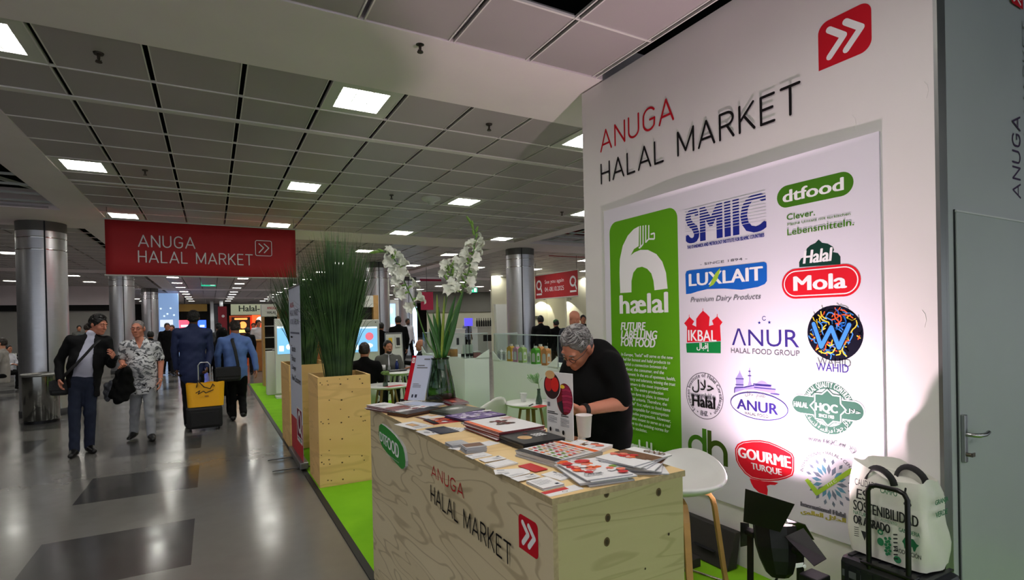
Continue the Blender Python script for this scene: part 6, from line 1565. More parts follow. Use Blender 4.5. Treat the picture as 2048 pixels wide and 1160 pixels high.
# escalator and information screens beyond
es = thing('escalator', 'dim escalator climbing away at the very end of the aisle', 'escalator', (0, 0, 0))
YE = 40.0; ex0 = ony(421, 650, YE).x; ex1 = ony(450, 650, YE).x
m = MB()
for k in range(16): m.box(ex0+.25, ex1-.25, YE+.38*k, YE+.38*(k+1), .2*k, .2*(k+1))
m.build('step', mat('step_grey', (88, 90, 94), .4, .4), es)
for xx in (ex0, ex1-.22): MB().hexa([(xx, YE-.5, 0), (xx+.22, YE-.5, 0), (xx+.22, YE+6.0, 0), (xx, YE+6.0, 0)], [(xx, YE-.5, 1.0), (xx+.22, YE-.5, 1.0), (xx+.22, YE+6.0, 3.5), (xx, YE+6.0, 3.5)]).build('balustrade', mat('balustrade', (190, 194, 200), .3), es)
for (x0_, x1_, m_, lb) in ((358, 382, mat('screen_red', (255, 70, 90), .3, emit=2.2), 'glowing red information screen past the navy suited man'), (396, 412, mat('screen_deep_blue', (50, 90, 255), .3, emit=2.5), 'glowing blue information screen past the navy suited man')):
    a = ony(x0_, 656, 38); b = ony(x1_, 640, 38); o = thing('information_screen', lb, 'screen', (a.x, 38, a.z)); MB().box(0, b.x-a.x, 0, .08, 0, b.z-a.z).build('display', m_, o); d = Decal((0, -.001, 0), (1, 0, 0), (0, 0, 1)); d.rrect(.1, .05, (b.x-a.x)*.8, .18, .01, SCRW); d.build('picture', o); MB().box((b.x-a.x)/2-.04, (b.x-a.x)/2+.04, .02, .06, -a.z, 0).build('post', ALU, o)
a = ony(358, 623, 42); b = ony(414, 608, 42); o = thing('notice_board', 'long yellow board high up at the end of the aisle', 'sign', (a.x, 42, a.z)); MB().box(0, b.x-a.x, 0, .1, 0, b.z-a.z).build('board', mat('board_ochre', (170, 138, 50), .5), o); MB().box(.3, .36, .03, .07, b.z-a.z, 3.6-a.z).build('hanger', SEAM, o)
a = ony(312, 690, 36); b = ony(356, 582, 36); o = thing('light_wall', 'pale blue glowing glass display wall behind the steel columns', 'display', (a.x, 36, 0.009)); MB().box(0, b.x-a.x, 0, .3, 0, min(3.5, b.z)).build('glass_front', mat('glow_blue', (150, 186, 236), .3, emit=.55), o); d = Decal((0, -.002, 0), (1, 0, 0), (0, 0, 1)); W = b.x-a.x; d.rrect(W*.2, 1.6, W*.75, 2.0, .02, mat('glow_white', (225, 235, 250), .3, emit=.9)); [d.ellipse((W*(.1+.14*k), 2.4+.25*math.sin(k*2)), .05, .05, SCRW, 8) for k in range(6)]; d.build('light_spots', o)
a = ony(758, 672, 27); b = ony(790, 608, 27); o = thing('shop_window', 'bright blue white shop display beyond the standing man in black', 'display', (a.x, 27, .009)); W = b.x-a.x; MB().box(-.3, W+.6, 0, .3, 0, b.z+.2).build('frame', HEADW, o); MB().box(0, W, -.02, 0, .6, b.z).build('light_panel', mat('window_glow', (160, 196, 255), .3, emit=1.6), o)
d = Decal((0, -.0215, .6), (1, 0, 0), (0, 0, 1)); H = b.z-.6; d.rrect(W*.25, H*.0, W*.97, H*.45, .05, mat('window_white', (250, 250, 255), .3, emit=1.8)); d.rrect(W*.3, H*.50, W*.8, H*.65, .05, mat('window_mint', (150, 235, 220), .3, emit=1.5)); [d.ellipse((W*(.15+.2*k), H*.82), .10, .16, SCRW, 10) for k in range(4)]; [d.rrect(W*(.42+.1*(k % 3)), H*(.10+.1*(k//3)), W*(.49+.1*(k % 3)), H*(.14+.1*(k//3)), .01, PBLK) for k in range(9)]; d.build('window_print', o)
a = ony(828, 690, 21); b = ony(834, 628, 21); o = thing('light_pillar', 'thin glowing white blue pillar light behind the man in the white shirt', 'light', (a.x, 21, .009)); MB().box(0, b.x-a.x, 0, .1, 0, 2.2).build('tube', mat('pillar_glow', (190, 225, 255), .3, emit=2.0), o); MB().box(-.05, b.x-a.x+.05, -.02, .12, 0, .06).build('base', ALU, o)
a = ony(998, 740, 12.5); b = ony(1013, 609, 12.5); o = thing('pylon', 'tall slim white pylon in front of the steel column', 'pylon', (a.x, 12.5, .009)); MB().hexa([(0.02, 0, 0), (b.x-a.x-.02, 0, 0), (b.x-a.x-.02, .12, 0), (.02, .12, 0)], [(-.06, 0, b.z), (b.x-a.x, 0, b.z), (b.x-a.x, .12, b.z), (-.06, .12, b.z)]).build('body', HEADW, o)
# far counters beyond the showcases
for i, (x0_, x1_, yt, Y_, m_, lb) in enumerate(((955, 998, 655, 24, HEADW, 'pale far counter with dark bottles before the olive wall'), (900, 930, 660, 22, HEADW, 'white far counter beside the man in the grey shirt'))):
    a = ony(x0_, yt, Y_); b = ony(x1_, yt, Y_); o = thing('counter', lb, 'counter', (a.x, Y_, 0)); MB().box(0, b.x-a.x, 0, .7, 0, a.z).build('body', m_, o); MB().box(-.03, b.x-a.x+.03, -.03, .73, a.z, a.z+.04).build('worktop', HEADW, o); MB().box(.3, b.x-a.x-.3, -.005, 0, a.z*.45, a.z*.7).build('dark_inset', PBLK, o)
    if i == 0:
        for k in range(8): ob = thing('bottle', 'dark bottle standing on the far pale counter', 'bottle', (a.x+.12+k*(b.x-a.x-.2)/8, Y_+.3, a.z+.0405), 0, 'dark bottles on the far pale counter'); MB().lathe([(0, 0), (.05, 0), (.05, .25), (.018, .33), (.018, .42), (0, .42)], n=10).build('glass', PBLK, ob)
p = ony(945, 652, 22); o = thing('monitor', 'purple lit monitor beside the man in the grey shirt', 'screen', (p.x, 22.4, p.z)); MB().box(-.2, .2, 0, .05, 0, .36).build('display', mat('monitor_violet', (90, 80, 220), .3, emit=1.0), o); MB().bar((0, .03, -p.z), (0, .03, .02), .05).build('stand', PBLK, o)
a = ony(1072, 624, 21.9); o = thing('wall_notice', 'small dark notice on the cream wall beyond the steel column', 'sign', (a.x, 21.98, a.z-.35)); MB().box(0, .36, 0, .015, 0, .16).build('plate', mat('notice_olive', (70, 72, 50), .5), o); MB().box(.12, .32, -.002, 0, .05, .12).build('text_lines', HEADW, o)
for i, x in enumerate((1085, 1120, 1137)):
    p = ony(x, 616, 21.9); o = thing('wall_washer', 'small wall lamp throwing a scallop of light on the cream wall', 'lamp', (p.x, 21.7, 2.55), 0, 'wall lamps over the cream wall'); MB().cyl((0, 0, 0), (0, .28, .02), .012).build('arm', ALU, o); MB().cyl((0, 0, .04), (0, 0, -.04), .05, n=14).build('shade', ALU, o)
    ll = bpy.data.lights.new('wall_washer_bulb', 'SPOT'); ll.energy = 45; ll.spot_size = 1.9; ll.color = (1, .95, .8); lo_ = bpy.data.objects.new('wall_washer_bulb', ll); COL.objects.link(lo_); lo_.parent = o; lo_.location = (0, .02, -.06); lo_.rotation_euler = (math.radians(25), 0, 0)
# far seating on the left: black tables
for i, (px, py, lb) in enumerate(((8, 742, 'long black table at the picture edge before the far partition'), (30, 735, 'second long black table near the steel column'))):
    p = onz(px, py+22, 0); o = thing('table', lb, 'table', (p.x, p.y+i*1.5, 0)); MB().box(-1.0, .45, -.4, .4, .72, .76).build('tabletop', PBLK, o); MB().box(-1.0, .45, -.02, .02, .35, .72).build('apron', PBLK, o)
    for a in (-.9, .36):
        for b in (-.34, .34): MB().box(a-.025, a+.025, b-.025, b+.025, 0, .72).build('leg', ALU, o)
    pp = thing('napkin_box', 'small white box on the %s black table' % ('first' if i == 0 else 'second'), 'box', (p.x+.2, p.y+i*1.5, .7605)); MB().box(-.1, .1, -.07, .07, 0, .12).build('carton', HEADW, pp)
# ------------------------------------------------------------------ people: soft bodies polygonised from blended limbs
class Field:
    def __init__(s, lo, hi, h):
        s.h = h; s.o = np.array(lo, float)-2*h
        s.n = np.ceil((np.array(hi, float)+2*h-s.o)/h).astype(int)+1
        s.F = np.full(s.n, 0.25, np.float32)
        s.ax = [s.o[i]+h*np.arange(s.n[i]) for i in range(3)]
    def sl(s, lo, hi):
        a = np.maximum(0, np.floor((np.array(lo)-s.o)/s.h).astype(int)); b = np.minimum(s.n, np.ceil((np.array(hi)-s.o)/s.h).astype(int)+1)
        if np.any(b <= a): return None, None
        sl = tuple(slice(a[i], b[i]) for i in range(3))
        X, Y, Z = np.meshgrid(*[s.ax[i][sl[i]] for i in range(3)], indexing='ij')
        return sl, (X, Y, Z)
    def dist(s, p, P):
        X, Y, Z = P
        if p['fr'] is not None:
            c, R = p['fr']; x, y, z = X-c[0], Y-c[1], Z-c[2]
            X, Y, Z = x*R[0][0]+y*R[0][1]+z*R[0][2], x*R[1][0]+y*R[1][1]+z*R[1][2], x*R[2][0]+y*R[2][1]+z*R[2][2]
        if p['k'] == 'cone':
            a, b = np.array(p['a'], float), np.array(p['b'], float); sy = p['sy']
            if sy != 1: Y = a[1]+(Y-a[1])/sy; b = np.array([b[0], a[1]+(b[1]-a[1])/sy, b[2]])
            d = b-a; L = max(1e-9, float(d@d))
            t = np.clip(((X-a[0])*d[0]+(Y-a[1])*d[1]+(Z-a[2])*d[2])/L, 0, 1)
            q = np.sqrt((X-a[0]-t*d[0])**2+(Y-a[1]-t*d[1])**2+(Z-a[2]-t*d[2])**2)
            return (q-(p['ra']+(p['rb']-p['ra'])*t))*(min(1, sy)**.5)
        c, r = p['c'], p['r']
        q = np.sqrt(((X-c[0])/r[0])**2+((Y-c[1])/r[1])**2+((Z-c[2])/r[2])**2)
        return (q-1)*min(r)
    def bounds(s, p):
        if p['k'] == 'cone':
            m = max(p['ra'], p['rb'])*max(1, p['sy'])
            lo = np.minimum(p['a'], p['b'])-m; hi = np.maximum(p['a'], p['b'])+m
        else: lo = np.array(p['c'])-np.array(p['r']); hi = np.array(p['c'])+np.array(p['r'])
        if p['fr'] is not None:
            c, R = p['fr']; cs = [np.array([x, y, z]) for x in (lo[0], hi[0]) for y in (lo[1], hi[1]) for z in (lo[2], hi[2])]
            w = [np.array(c)+q[0]*np.array(R[0])+q[1]*np.array(R[1])+q[2]*np.array(R[2]) for q in cs]
            lo = np.min(w, axis=0); hi = np.max(w, axis=0)
        return lo, hi
    def op(s, p):
        k = p.get('bl', .02); lo, hi = s.bounds(p); m = k+3*s.h
        sl, P = s.sl(lo-m, hi+m)
        if sl is None: return
        d = s.dist(p, P); F = s.F[sl]
        if p.get('cut'):
            g = np.clip(.5-.5*(-d-F)/k, 0, 1); s.F[sl] = F*g+(-d)*(1-g)+k*g*(1-g)
        else:
            g = np.clip(.5+.5*(F-d)/k, 0, 1); s.F[sl] = F*(1-g)+d*g-k*g*(1-g)
    def wrinkle(s, A, f=1.0, seed=0.0):
        X, Y, Z = np.meshgrid(*s.ax, indexing='ij')
        s.F += (A*(np.sin(31*f*X+17*f*Z+seed)*np.sin(23*f*Y-29*f*Z+seed*2)+.6*np.sin(53*f*Z+11*f*X+seed)*np.sin(41*f*X+37*f*Y))).astype(np.float32)
    def net(s):
        F = s.F; ins = F < 0
        c = sum(ins[i:F.shape[0]-1+i, j:F.shape[1]-1+j, k:F.shape[2]-1+k].astype(np.int8) for i in (0, 1) for j in (0, 1) for k in (0, 1))
        act = (c > 0) & (c < 8); I = np.argwhere(act)
        if len(I) == 0: return np.zeros((0, 3)), np.zeros((0, 4), int)
        acc = np.zeros((len(I), 3)); cnt = np.zeros(len(I))
        cor = [(i, j, k) for i in (0, 1) for j in (0, 1) for k in (0, 1)]
        for a in cor:
            for ax in range(3):
                if a[ax] == 1: continue
                b = list(a); b[ax] = 1
                fa = F[I[:, 0]+a[0], I[:, 1]+a[1], I[:, 2]+a[2]]; fb = F[I[:, 0]+b[0], I[:, 1]+b[1], I[:, 2]+b[2]]
                x = (fa < 0) != (fb < 0); t = np.where(x, fa/np.where(x, fa-fb, 1), 0)
                q = np.tile(np.array(a, float), (len(I), 1)); q[:, ax] += t
                acc[x] += q[x]; cnt[x] += 1
        V = s.o+(I+acc/cnt[:, None])*s.h
        idx = np.full(act.shape, -1, np.int64); idx[act] = np.arange(len(I))
        Q = []
        for ax in range(3):
            u, v = (ax+1) % 3, (ax+2) % 3
            s0 = [slice(None)]*3; s1 = [slice(None)]*3; s0[ax] = slice(0, -1); s1[ax] = slice(1, None)
            A, B = ins[tuple(s0)], ins[tuple(s1)]; E = np.argwhere(A != B)
            ok = (E[:, u] > 0) & (E[:, v] > 0) & (E[:, u] < F.shape[u]-1) & (E[:, v] < F.shape[v]-1); E = E[ok]
            fl = A[E[:, 0], E[:, 1], E[:, 2]]
            def cell(du, dv):
                e = E.copy(); e[:, u] += du; e[:, v] += dv; return idx[e[:, 0], e[:, 1], e[:, 2]]
            q = np.stack([cell(-1, -1), cell(0, -1), cell(0, 0), cell(-1, 0)], 1)
            q[~fl] = q[~fl][:, ::-1]; Q.append(q)
        return V, np.concatenate(Q)
def cone(a, b, ra, rb=None, bl=.02, sy=1.0, fr=None, cut=False): return dict(k='cone', a=tuple(a), b=tuple(b), ra=ra, rb=ra if rb is None else rb, bl=bl, sy=sy, fr=fr, cut=cut)
def ell(c, r, bl=.02, fr=None, cut=False): return dict(k='ell', c=tuple(c), r=tuple(r), bl=bl, fr=fr, cut=cut)
def poly_field(prims, h, wr=0.0, wf=1.0, seed=0.0, post=None):
    tmp = Field((0, 0, 0), (h, h, h), h); los, his = [], []
    for p in prims:
        if p.get('cut'): continue
        a, b = tmp.bounds(p); los.append(a); his.append(b)
    f = Field(np.min(los, axis=0)-.01, np.max(his, axis=0)+.01, h)
    for p in prims: f.op(p)
    if post: post(f)
    if wr: f.wrinkle(wr, wf, seed)
    return f.net()
def soft(name, groups, m, parent, label=None):
    """groups: list of (verts, quads) joined into one mesh object"""
    V = np.concatenate([g[0] for g in groups]); off = 0; Q = []
    for g in groups: Q.append(g[1]+off); off += len(g[0])
    Q = np.concatenate(Q)
    me = bpy.data.meshes.new(name); me.vertices.add(len(V)); me.vertices.foreach_set('co', V.astype(np.float32).ravel())
    me.loops.add(Q.size); me.loops.foreach_set('vertex_index', Q.astype(np.int32).ravel())
    me.polygons.add(len(Q)); me.polygons.foreach_set('loop_start', np.arange(0, Q.size, 4, dtype=np.int32)); me.polygons.foreach_set('use_smooth', np.ones(len(Q), bool))
    me.update(calc_edges=True); me.validate(); me.materials.append(m)
    o = bpy.data.objects.new(name, me); COL.objects.link(o); o.parent = parent
    md = o.modifiers.new('soften', 'SMOOTH'); md.factor = .5; md.iterations = 2
    if label: o['label'] = label
    return o
A3 = lambda v: np.array(v, float)
def frame_of(c, fdir, up=(0, 0, 1)):
    y = -A3(fdir); y /= np.linalg.norm(y); z = A3(up)-y*(A3(up)@y); z /= np.linalg.norm(z); x = np.cross(y, z)
    return (tuple(c), (tuple(x), tuple(y), tuple(z)))
def head_prims(fr, s=1.0, beard=False, fat=1.0):
    def E(c, r, **k): return ell([q*s for q in c], [q*s for q in r], fr=fr, **k)
    def K(a, b, ra, rb=None, **k): return cone([q*s for q in a], [q*s for q in b], ra*s, (ra if rb is None else rb)*s, fr=fr, **k)
    w = fat
    P = [E((0, .012, .035), (.074, .094, .085), bl=.02), E((0, -.028, -.035), (.058*w, .064, .082), bl=.03), E((0, -.034, -.078), (.047*w, .050, .042), bl=.025), E((0, -.076, -.100), (.022, .018, .018), bl=.02),
         E((.037*w, -.058, -.030), (.024, .024, .026), bl=.02), E((-.037*w, -.058, -.030), (.024, .024, .026), bl=.02),
         K((-.036, -.080, .030), (.036, -.080, .030), .013, bl=.012),
         E((.031, -.101, .007), (.019, .016, .014), bl=.010, cut=True), E((-.031, -.101, .007), (.019, .016, .014), bl=.010, cut=True),
         E((.031, -.080, .006), (.0145, .0145, .0125), bl=.004), E((-.031, -.080, .006), (.0145, .0145, .0125), bl=.004),
         K((0, -.088, .018), (0, -.112, -.026), .008, .0135, bl=.008), K((-.011, -.098, -.031), (.011, -.098, -.031), .009, bl=.006),
         K((-.019, -.090, -.060), (.019, -.090, -.060), .0075, bl=.006), K((-.015, -.089, -.071), (.015, -.089, -.071), .0085, bl=.006), K((-.022, -.100, -.065), (.022, -.100, -.065), .0022, bl=.004, cut=True),
         E((.077, .014, -.002), (.011, .021, .032), bl=.008), E((-.077, .014, -.002), (.011, .021, .032), bl=.008)]
    return P
def hair_prims(fr, s=1.0, thick=.010, line=.022, back=-.06, top=0.0):
    def E(c, r, **k): return ell([q*s for q in c], [q*s for q in r], fr=fr, **k)
    t = thick
    return [E((0, .016, .036+top*.4), (.075+t, .096+t, .087+t+top), bl=.01), E((0, .05, -.01), (.070+t, .060+t, .062), bl=.02),
            E((0, -.102, -.030+line), (.082, .072, .092), bl=.014, cut=True), E((.10, -.058, -.05), (.05, .062, .085), bl=.012, cut=True), E((-.10, -.058, -.05), (.05, .062, .085), bl=.012, cut=True),
            E((0, .03, -.135+(back+.06)), (.16, .16, .085), bl=.012, cut=True), E((.085, .012, -.025), (.022, .026, .036), bl=.006, cut=True), E((-.085, .012, -.025), (.022, .026, .036), bl=.006, cut=True)]
def hand_prims(w, d, n, side, curl=.5, s=1.0, spread=.012, thumb=.6):
    """w wrist, d finger direction, n palm normal (curl direction), side +1/-1 where the thumb leaves"""
    w, d, n = A3(w), A3(d), A3(n); d /= np.linalg.norm(d); n = n-d*(n@d); n /= np.linalg.norm(n); t = np.cross(d, n)*side
    P = []
    for i, L in enumerate((.074, .083, .078, .060)):
        off = (.030-.020*i)*s; k0 = w+d*(.086-.004*abs(i-1.2))*s+t*off
        P.append(cone(w+t*off*.55+d*.008*s, k0, .0165*s, .0125*s, bl=.012))
        p = k0; ang = curl*.35; rad = .0092*s
        for j, f in enumerate((.46, .30, .24)):
            q = d*math.cos(ang)+n*math.sin(ang)+t*(spread*(1.5-i)); q /= np.linalg.norm(q); e = p+q*L*f*s
            P.append(cone(p, e, rad, rad*.88, bl=.004)); p = e; rad *= .90; ang += curl*(.75 if j == 0 else .55)
    b = w+d*.022*s+t*.020*s; m_ = b+(d*.55+t*.75+n*.35)*.036*s; e = m_+(d*.85+t*.25+n*thumb)*.032*s; g = e+(d*.9-t*.1+n*thumb)*.024*s
    P += [cone(b, m_, .016*s, .0125*s, bl=.012), cone(m_, e, .0115*s, .0098*s, bl=.006), cone(e, g, .0098*s, .0078*s, bl=.005)]
    return P
SKIN = mat('skin', (196, 140, 112), .5, var=.06, vscale=14); SKIN2 = mat('skin_tan', (176, 116, 88), .5, var=.06, vscale=14); SKIN3 = mat('skin_ruddy', (198, 128, 104), .5, var=.06, vscale=14); SKIND = mat('skin_dark', (104, 68, 50), .5)
HAIRB = mat('hair_black', (20, 17, 16), .5, var=.3, vscale=90); HAIRD = mat('hair_dark_brown', (40, 30, 24), .5, var=.3, vscale=90); HAIRG = mat('hair_grey', (118, 112, 112), .55, var=.35, vscale=70, bump=.5, bscale=120)
HAIRL = mat('hair_light_grey', (168, 164, 164), .5, var=.3, vscale=70)
CLB = mat('cloth_black', (9, 9, 10), .85, spec=.2); CLK = mat('cloth_black_suit', (15, 15, 18), .8, spec=.25); CLN = mat('cloth_navy', (26, 38, 78), .7); CLJ = mat('denim_dark', (28, 36, 58), .8, var=.2, vscale=9); CLG = mat('denim_grey', (150, 152, 158), .8, var=.12, vscale=9)
CLBL = mat('cloth_light_blue', (92, 122, 186), .7); CLW = mat('cloth_white', (206, 206, 214), .7); CLGR = mat('cloth_grey', (84, 84, 80), .75); CLT = mat('cloth_teal', (36, 60, 70), .7); SHOE = mat('shoe_black', (14, 14, 15), .4)
t = NT('floral_shirt')
wv = t.noise(t.mapping(scale=(1, 1, 1)), 9.0, 2)
vv = t.n('VectorMath', operation='ADD'); sc_ = t.n('VectorMath', operation='SCALE'); nz = t.n('TexNoise'); nz.inputs['Scale'].default_value = 7; t.link(t.tc.outputs['Object'], nz.inputs['Vector']); t.link(nz.outputs['Color'], sc_.inputs[0]); sc_.inputs['Scale'].default_value = .22; t.link(t.tc.outputs['Object'], vv.inputs[0]); t.link(sc_.outputs[0], vv.inputs[1])
mp_ = t.n('Mapping'); mp_.inputs['Scale'].default_value = (11, 11, 25); mp_.inputs['Rotation'].default_value = (.3, .5, .4); t.link(vv.outputs[0], mp_.inputs['Vector'])
n1 = t.noise(mp_.outputs[0], 1.0, 3, .55); n2 = t.noise(mp_.outputs[0], 1.7, 2)
c = t.mix(t.rng(n1, .52, .56, 0, 1), rgb(214, 214, 218), rgb(110, 112, 118)); c = t.mix(t.rng(n2, .58, .61, 0, 1), c, rgb(28, 28, 34)); t.base(c); t.b.inputs['Roughness'].default_value = .7
FLORAL = t.m
DEF = dict(pel=(0, 0, .95), waist=(0, 0, 1.09), chest=(0, -.005, 1.30), neck=(0, .015, 1.475), head=(0, -.02, 1.63), hd=(0, -1, -.05), hup=(0, 0, 1),
           shL=(.185, .012, 1.42), elL=(.235, .03, 1.15), wrL=(.235, -.04, .90), shR=(-.185, .012, 1.42), elR=(-.235, .03, 1.15), wrR=(-.235, -.04, .90),
           hipL=(.09, 0, .92), knL=(.10, -.015, .50), anL=(.10, .02, .09), hipR=(-.09, 0, .92), knR=(-.10, -.015, .50), anR=(-.10, .02, .09),
           ftL=(0, -1, 0), ftR=(0, -1, 0), hL=None, hR=None, nL=None, nR=None)
SIT = dict(pel=(0, 0, .50), waist=(0, .01, .66), chest=(0, -.01, .88), neck=(0, .0, 1.06), head=(0, -.03, 1.215), shL=(.185, .0, 1.0), shR=(-.185, .0, 1.0), elL=(.25, -.05, .74), elR=(-.25, -.05, .74), wrL=(.14, -.27, .76), wrR=(-.14, -.27, .76), hipL=(.09, 0, .50), hipR=(-.09, 0, .50), knL=(.11, -.42, .50), knR=(-.11, -.42, .50), anL=(.11, -.40, .09), anR=(-.11, -.40, .09), hL=(0, -1, 0), hR=(0, -1, 0), nL=(0, 0, -1), nR=(0, 0, -1))
def person(label, loc, rz, J=None, top='jacket', cl=CLK, legs=CLK, shirt=CLW, skin=SKIN, hair=HAIRB, hkw=None, scale=1.0, fine=False, bald=False, beard=None, group=None, open_=.0, belly=0.0, scarf=None, hem=.79, curl=.6, fat=1.0, head_s=1.0, shoes=SHOE, veil=None, cap=None, body_h=None, sleeve=None, detail=True):
    j = dict(DEF)
    if J: j.update(J)
    j = {k: (A3(v)*scale if (v is not None and k not in ('hd', 'hup', 'ftL', 'ftR', 'hL', 'hR', 'nL', 'nR')) else v) for k, v in j.items()}
    S = scale
    root = thing('person', label, 'person', loc, rz, group)
    h = body_h or (.011 if fine else .018); hh = .0045 if fine else .009; ch = .010 if fine else .017
    fr = frame_of(j['head'], j['hd'], j['hup'])
    hs = head_s*S*1.0
    def loc2w(p): return A3(fr[0])+sum(A3(fr[1][i])*p[i]*hs for i in range(3))
    hp = head_prims(fr, hs, fat=fat); nk = [cone(j['neck'], loc2w((0, .022, -.055)), .062*S, .056*S, bl=.03)]
    torso = lambda off, lo=0: [cone(j['pel'], j['waist'], (.150+off)*S, (.140+off+belly*.5)*S, bl=.05, sy=.66), cone(j['waist'], j['chest'], (.140+off+belly*.5)*S, (.165+off)*S, bl=.05, sy=.64), cone(j['chest'], (j['chest']+j['neck'])/2, (.150+off)*S, (.085+off)*S, bl=.06, sy=.68), cone(j['shL']*.9+j['shR']*.1-A3((0, 0, .022)), j['shR']*.9+j['shL']*.1-A3((0, 0, .022)), (.056+off*.8)*S, bl=.05), cone(j['neck']-A3((0, 0, .045)), j['shL']*.86+j['neck']*.14-A3((0, 0, .03)), (.055+off*.6)*S, (.054+off*.6)*S, bl=.04), cone(j['neck']-A3((0, 0, .045)), j['shR']*.86+j['neck']*.14-A3((0, 0, .03)), (.055+off*.6)*S, (.054+off*.6)*S, bl=.04)] + ([ell(j['waist']*.75+j['chest']*.25+A3((0, -.055, 0)), (.135+off, .085+belly+off, .16+off), bl=.05)] if belly else [])
    def arm(sd, r, off=0, upto=3):
        P = [cone(j['sh'+sd], j['el'+sd], (r[0]+off)*S, (r[1]+off)*S, bl=.012)]
        if upto > 1: P.append(cone(j['el'+sd], j['wr'+sd], (r[1]+off)*S, (r[2]+off)*S, bl=.012))
        return P
    skin_arm = (.046, .040, .027)
    bodyp = torso(-.022)+arm('L', skin_arm)+arm('R', skin_arm)+nk
    for sd in 'LR': bodyp += [cone(j['hip'+sd], j['kn'+sd], .078*S, .052*S, bl=.03), cone(j['kn'+sd], j['an'+sd], .052*S, .036*S, bl=.02), cone(j['an'+sd], j['an'+sd]+A3(j['ft'+sd])*.09*S-A3((0, 0, .055*S)), .030*S, .020*S, bl=.02)]
    gs = [poly_field(bodyp, h)]
    gs.append(poly_field(hp+[cone(j['neck']*.35+A3(loc2w((0, .022, -.055)))*.65, loc2w((0, .022, -.05)), .056*S, .055*S, bl=.03)], hh))
    for sd, sg in (('L', 1), ('R', -1)):
        d = A3(j['h'+sd]) if j['h'+sd] is not None else (j['wr'+sd]-j['el'+sd])
        n = A3(j['n'+sd]) if j['n'+sd] is not None else A3((-sg*1.0, -.15, 0))
        gs.append(poly_field([cone(j['wr'+sd]-(j['wr'+sd]-j['el'+sd])*.12, j['wr'+sd]+d/np.linalg.norm(d)*.012, .027*S, .024*S, bl=.015)]+hand_prims(j['wr'+sd], d, n, (-1 if sd == 'L' else 1), curl, S*1.0), .0045 if fine else .008))
    soft('body', gs, skin, root)
    if not bald:
        kw = dict(thick=.010); kw.update(hkw or {})
        soft('hair', [poly_field(hair_prims(fr, hs, **kw), hh, .0022 if fine else .003, 3.2, 1.0)], hair, root)
        if fine and kw['thick'] > .003:
            rl = random.Random(int(loc[1]*100)); ml = MB(); tk = kw['thick']; tp_ = kw.get('top', 0)
            for q_ in range(420):
                a = rl.uniform(0, 6.283); e_ = rl.uniform(-.12, 1.5)
                def sp(a, e_): return np.array([(.074+tk)*math.cos(e_)*math.sin(a), .016-(.095+tk)*math.cos(e_)*math.cos(a), .038+tp_*.4+(.086+tk+tp_)*math.sin(e_)])
                fr_ = abs(((a+math.pi) % (2*math.pi))-math.pi)
                if fr_ < .9 and e_ < .62: continue
                if fr_ < 1.75 and e_ < .22: continue
                pts = []
                for k_ in range(4):
                    aa = a+.10*k_*(1 if rl.random() < .5 else -1)*.5; ee = e_-.12*k_ if fr_ > 1.2 else e_+.02*k_
                    if fr_ <= 1.2: aa = a+(.16*k_ if a < math.pi else -.16*k_)
                    q2 = sp(aa, ee); nrm = q2-np.array([0, .016, .03]); nrm /= np.linalg.norm(nrm); pts.append(loc2w(q2+nrm*(.001+.004*math.sin(math.pi*k_/3)*rl.uniform(.4, 1.3))))
                ml.cur = 0 if rl.random() < .5 else 1; ml.tube(pts, [.003*hs, .0058*hs, .005*hs, .001*hs], 6, flat=.55)
            ml.build('hair', [hair, HAIRL if hair is HAIRG else hair], root)
        if fine:
            for sg in (-1, 1):
                m_ = MB(); m_.tube([loc2w((sg*.016, -.094, .030)), loc2w((sg*.032, -.094, .036)), loc2w((sg*.048, -.080, .030))], .0042*hs, 6); m_.build('eyebrow', hair, root)
    elif hkw: soft('hair', [poly_field(hair_prims(fr, hs, **hkw), hh)], hair, root)
    if beard:
        bp = [ell([q*hs for q in (0, -.040, -.078)], [q*hs for q in (.054, .058, .044)], bl=.02, fr=fr), cone([q*hs for q in (-.02, -.096, -.050)], [q*hs for q in (.02, -.096, -.050)], .008*hs, bl=.01, fr=fr), ell([q*hs for q in (0, -.085, -.105)], [q*hs for q in (.026, .022, .020)], bl=.02, fr=fr),
              ell([q*hs for q in (0, -.112, -.066)], [q*hs for q in (.020, .020, .008)], bl=.006, fr=fr, cut=True), ell([q*hs for q in (0, -.07, -.01)], [q*hs for q in (.08, .09, .036)], bl=.02, fr=fr, cut=True)]
        soft('beard', [poly_field(bp, hh)], beard, root)
    if fine:
        for sg in (-1, 1):
            m_ = MB(); R3 = Matrix([fr[1][0], fr[1][1], fr[1][2]]).transposed()
            m_.ball(loc2w((sg*.031, -.0815, .006)), .0122*hs, n=12, m=8); m_.cur = 1; c_ = Vector(loc2w((sg*.031, -.0925, .0045))); m_.ball(c_, .0045*hs, .0026*hs, .0045*hs, 10, 6, rot=R3); m_.build('eye', [mat('eye_white', (214, 208, 202), .3), mat('iris_dark', (36, 26, 20), .3)], root)
    # legs
    tp = [cone(j['pel']+A3((0, 0, -.02)), j['waist']+A3((0, 0, -.03)), .158*S, .145*S, bl=.04, sy=.70)]
    for sd in 'LR':
        dn = (j['an'+sd]-j['kn'+sd]); dn = dn/np.linalg.norm(dn)
        tp += [cone(j['hip'+sd], j['kn'+sd], .090*S, .063*S, bl=.025), cone(j['kn'+sd], j['an'+sd]+dn*.012*S, .063*S, .057*S, bl=.025)]
    soft('trousers', [poly_field(tp, ch, .0035, 1.0, 2.0)], legs, root)
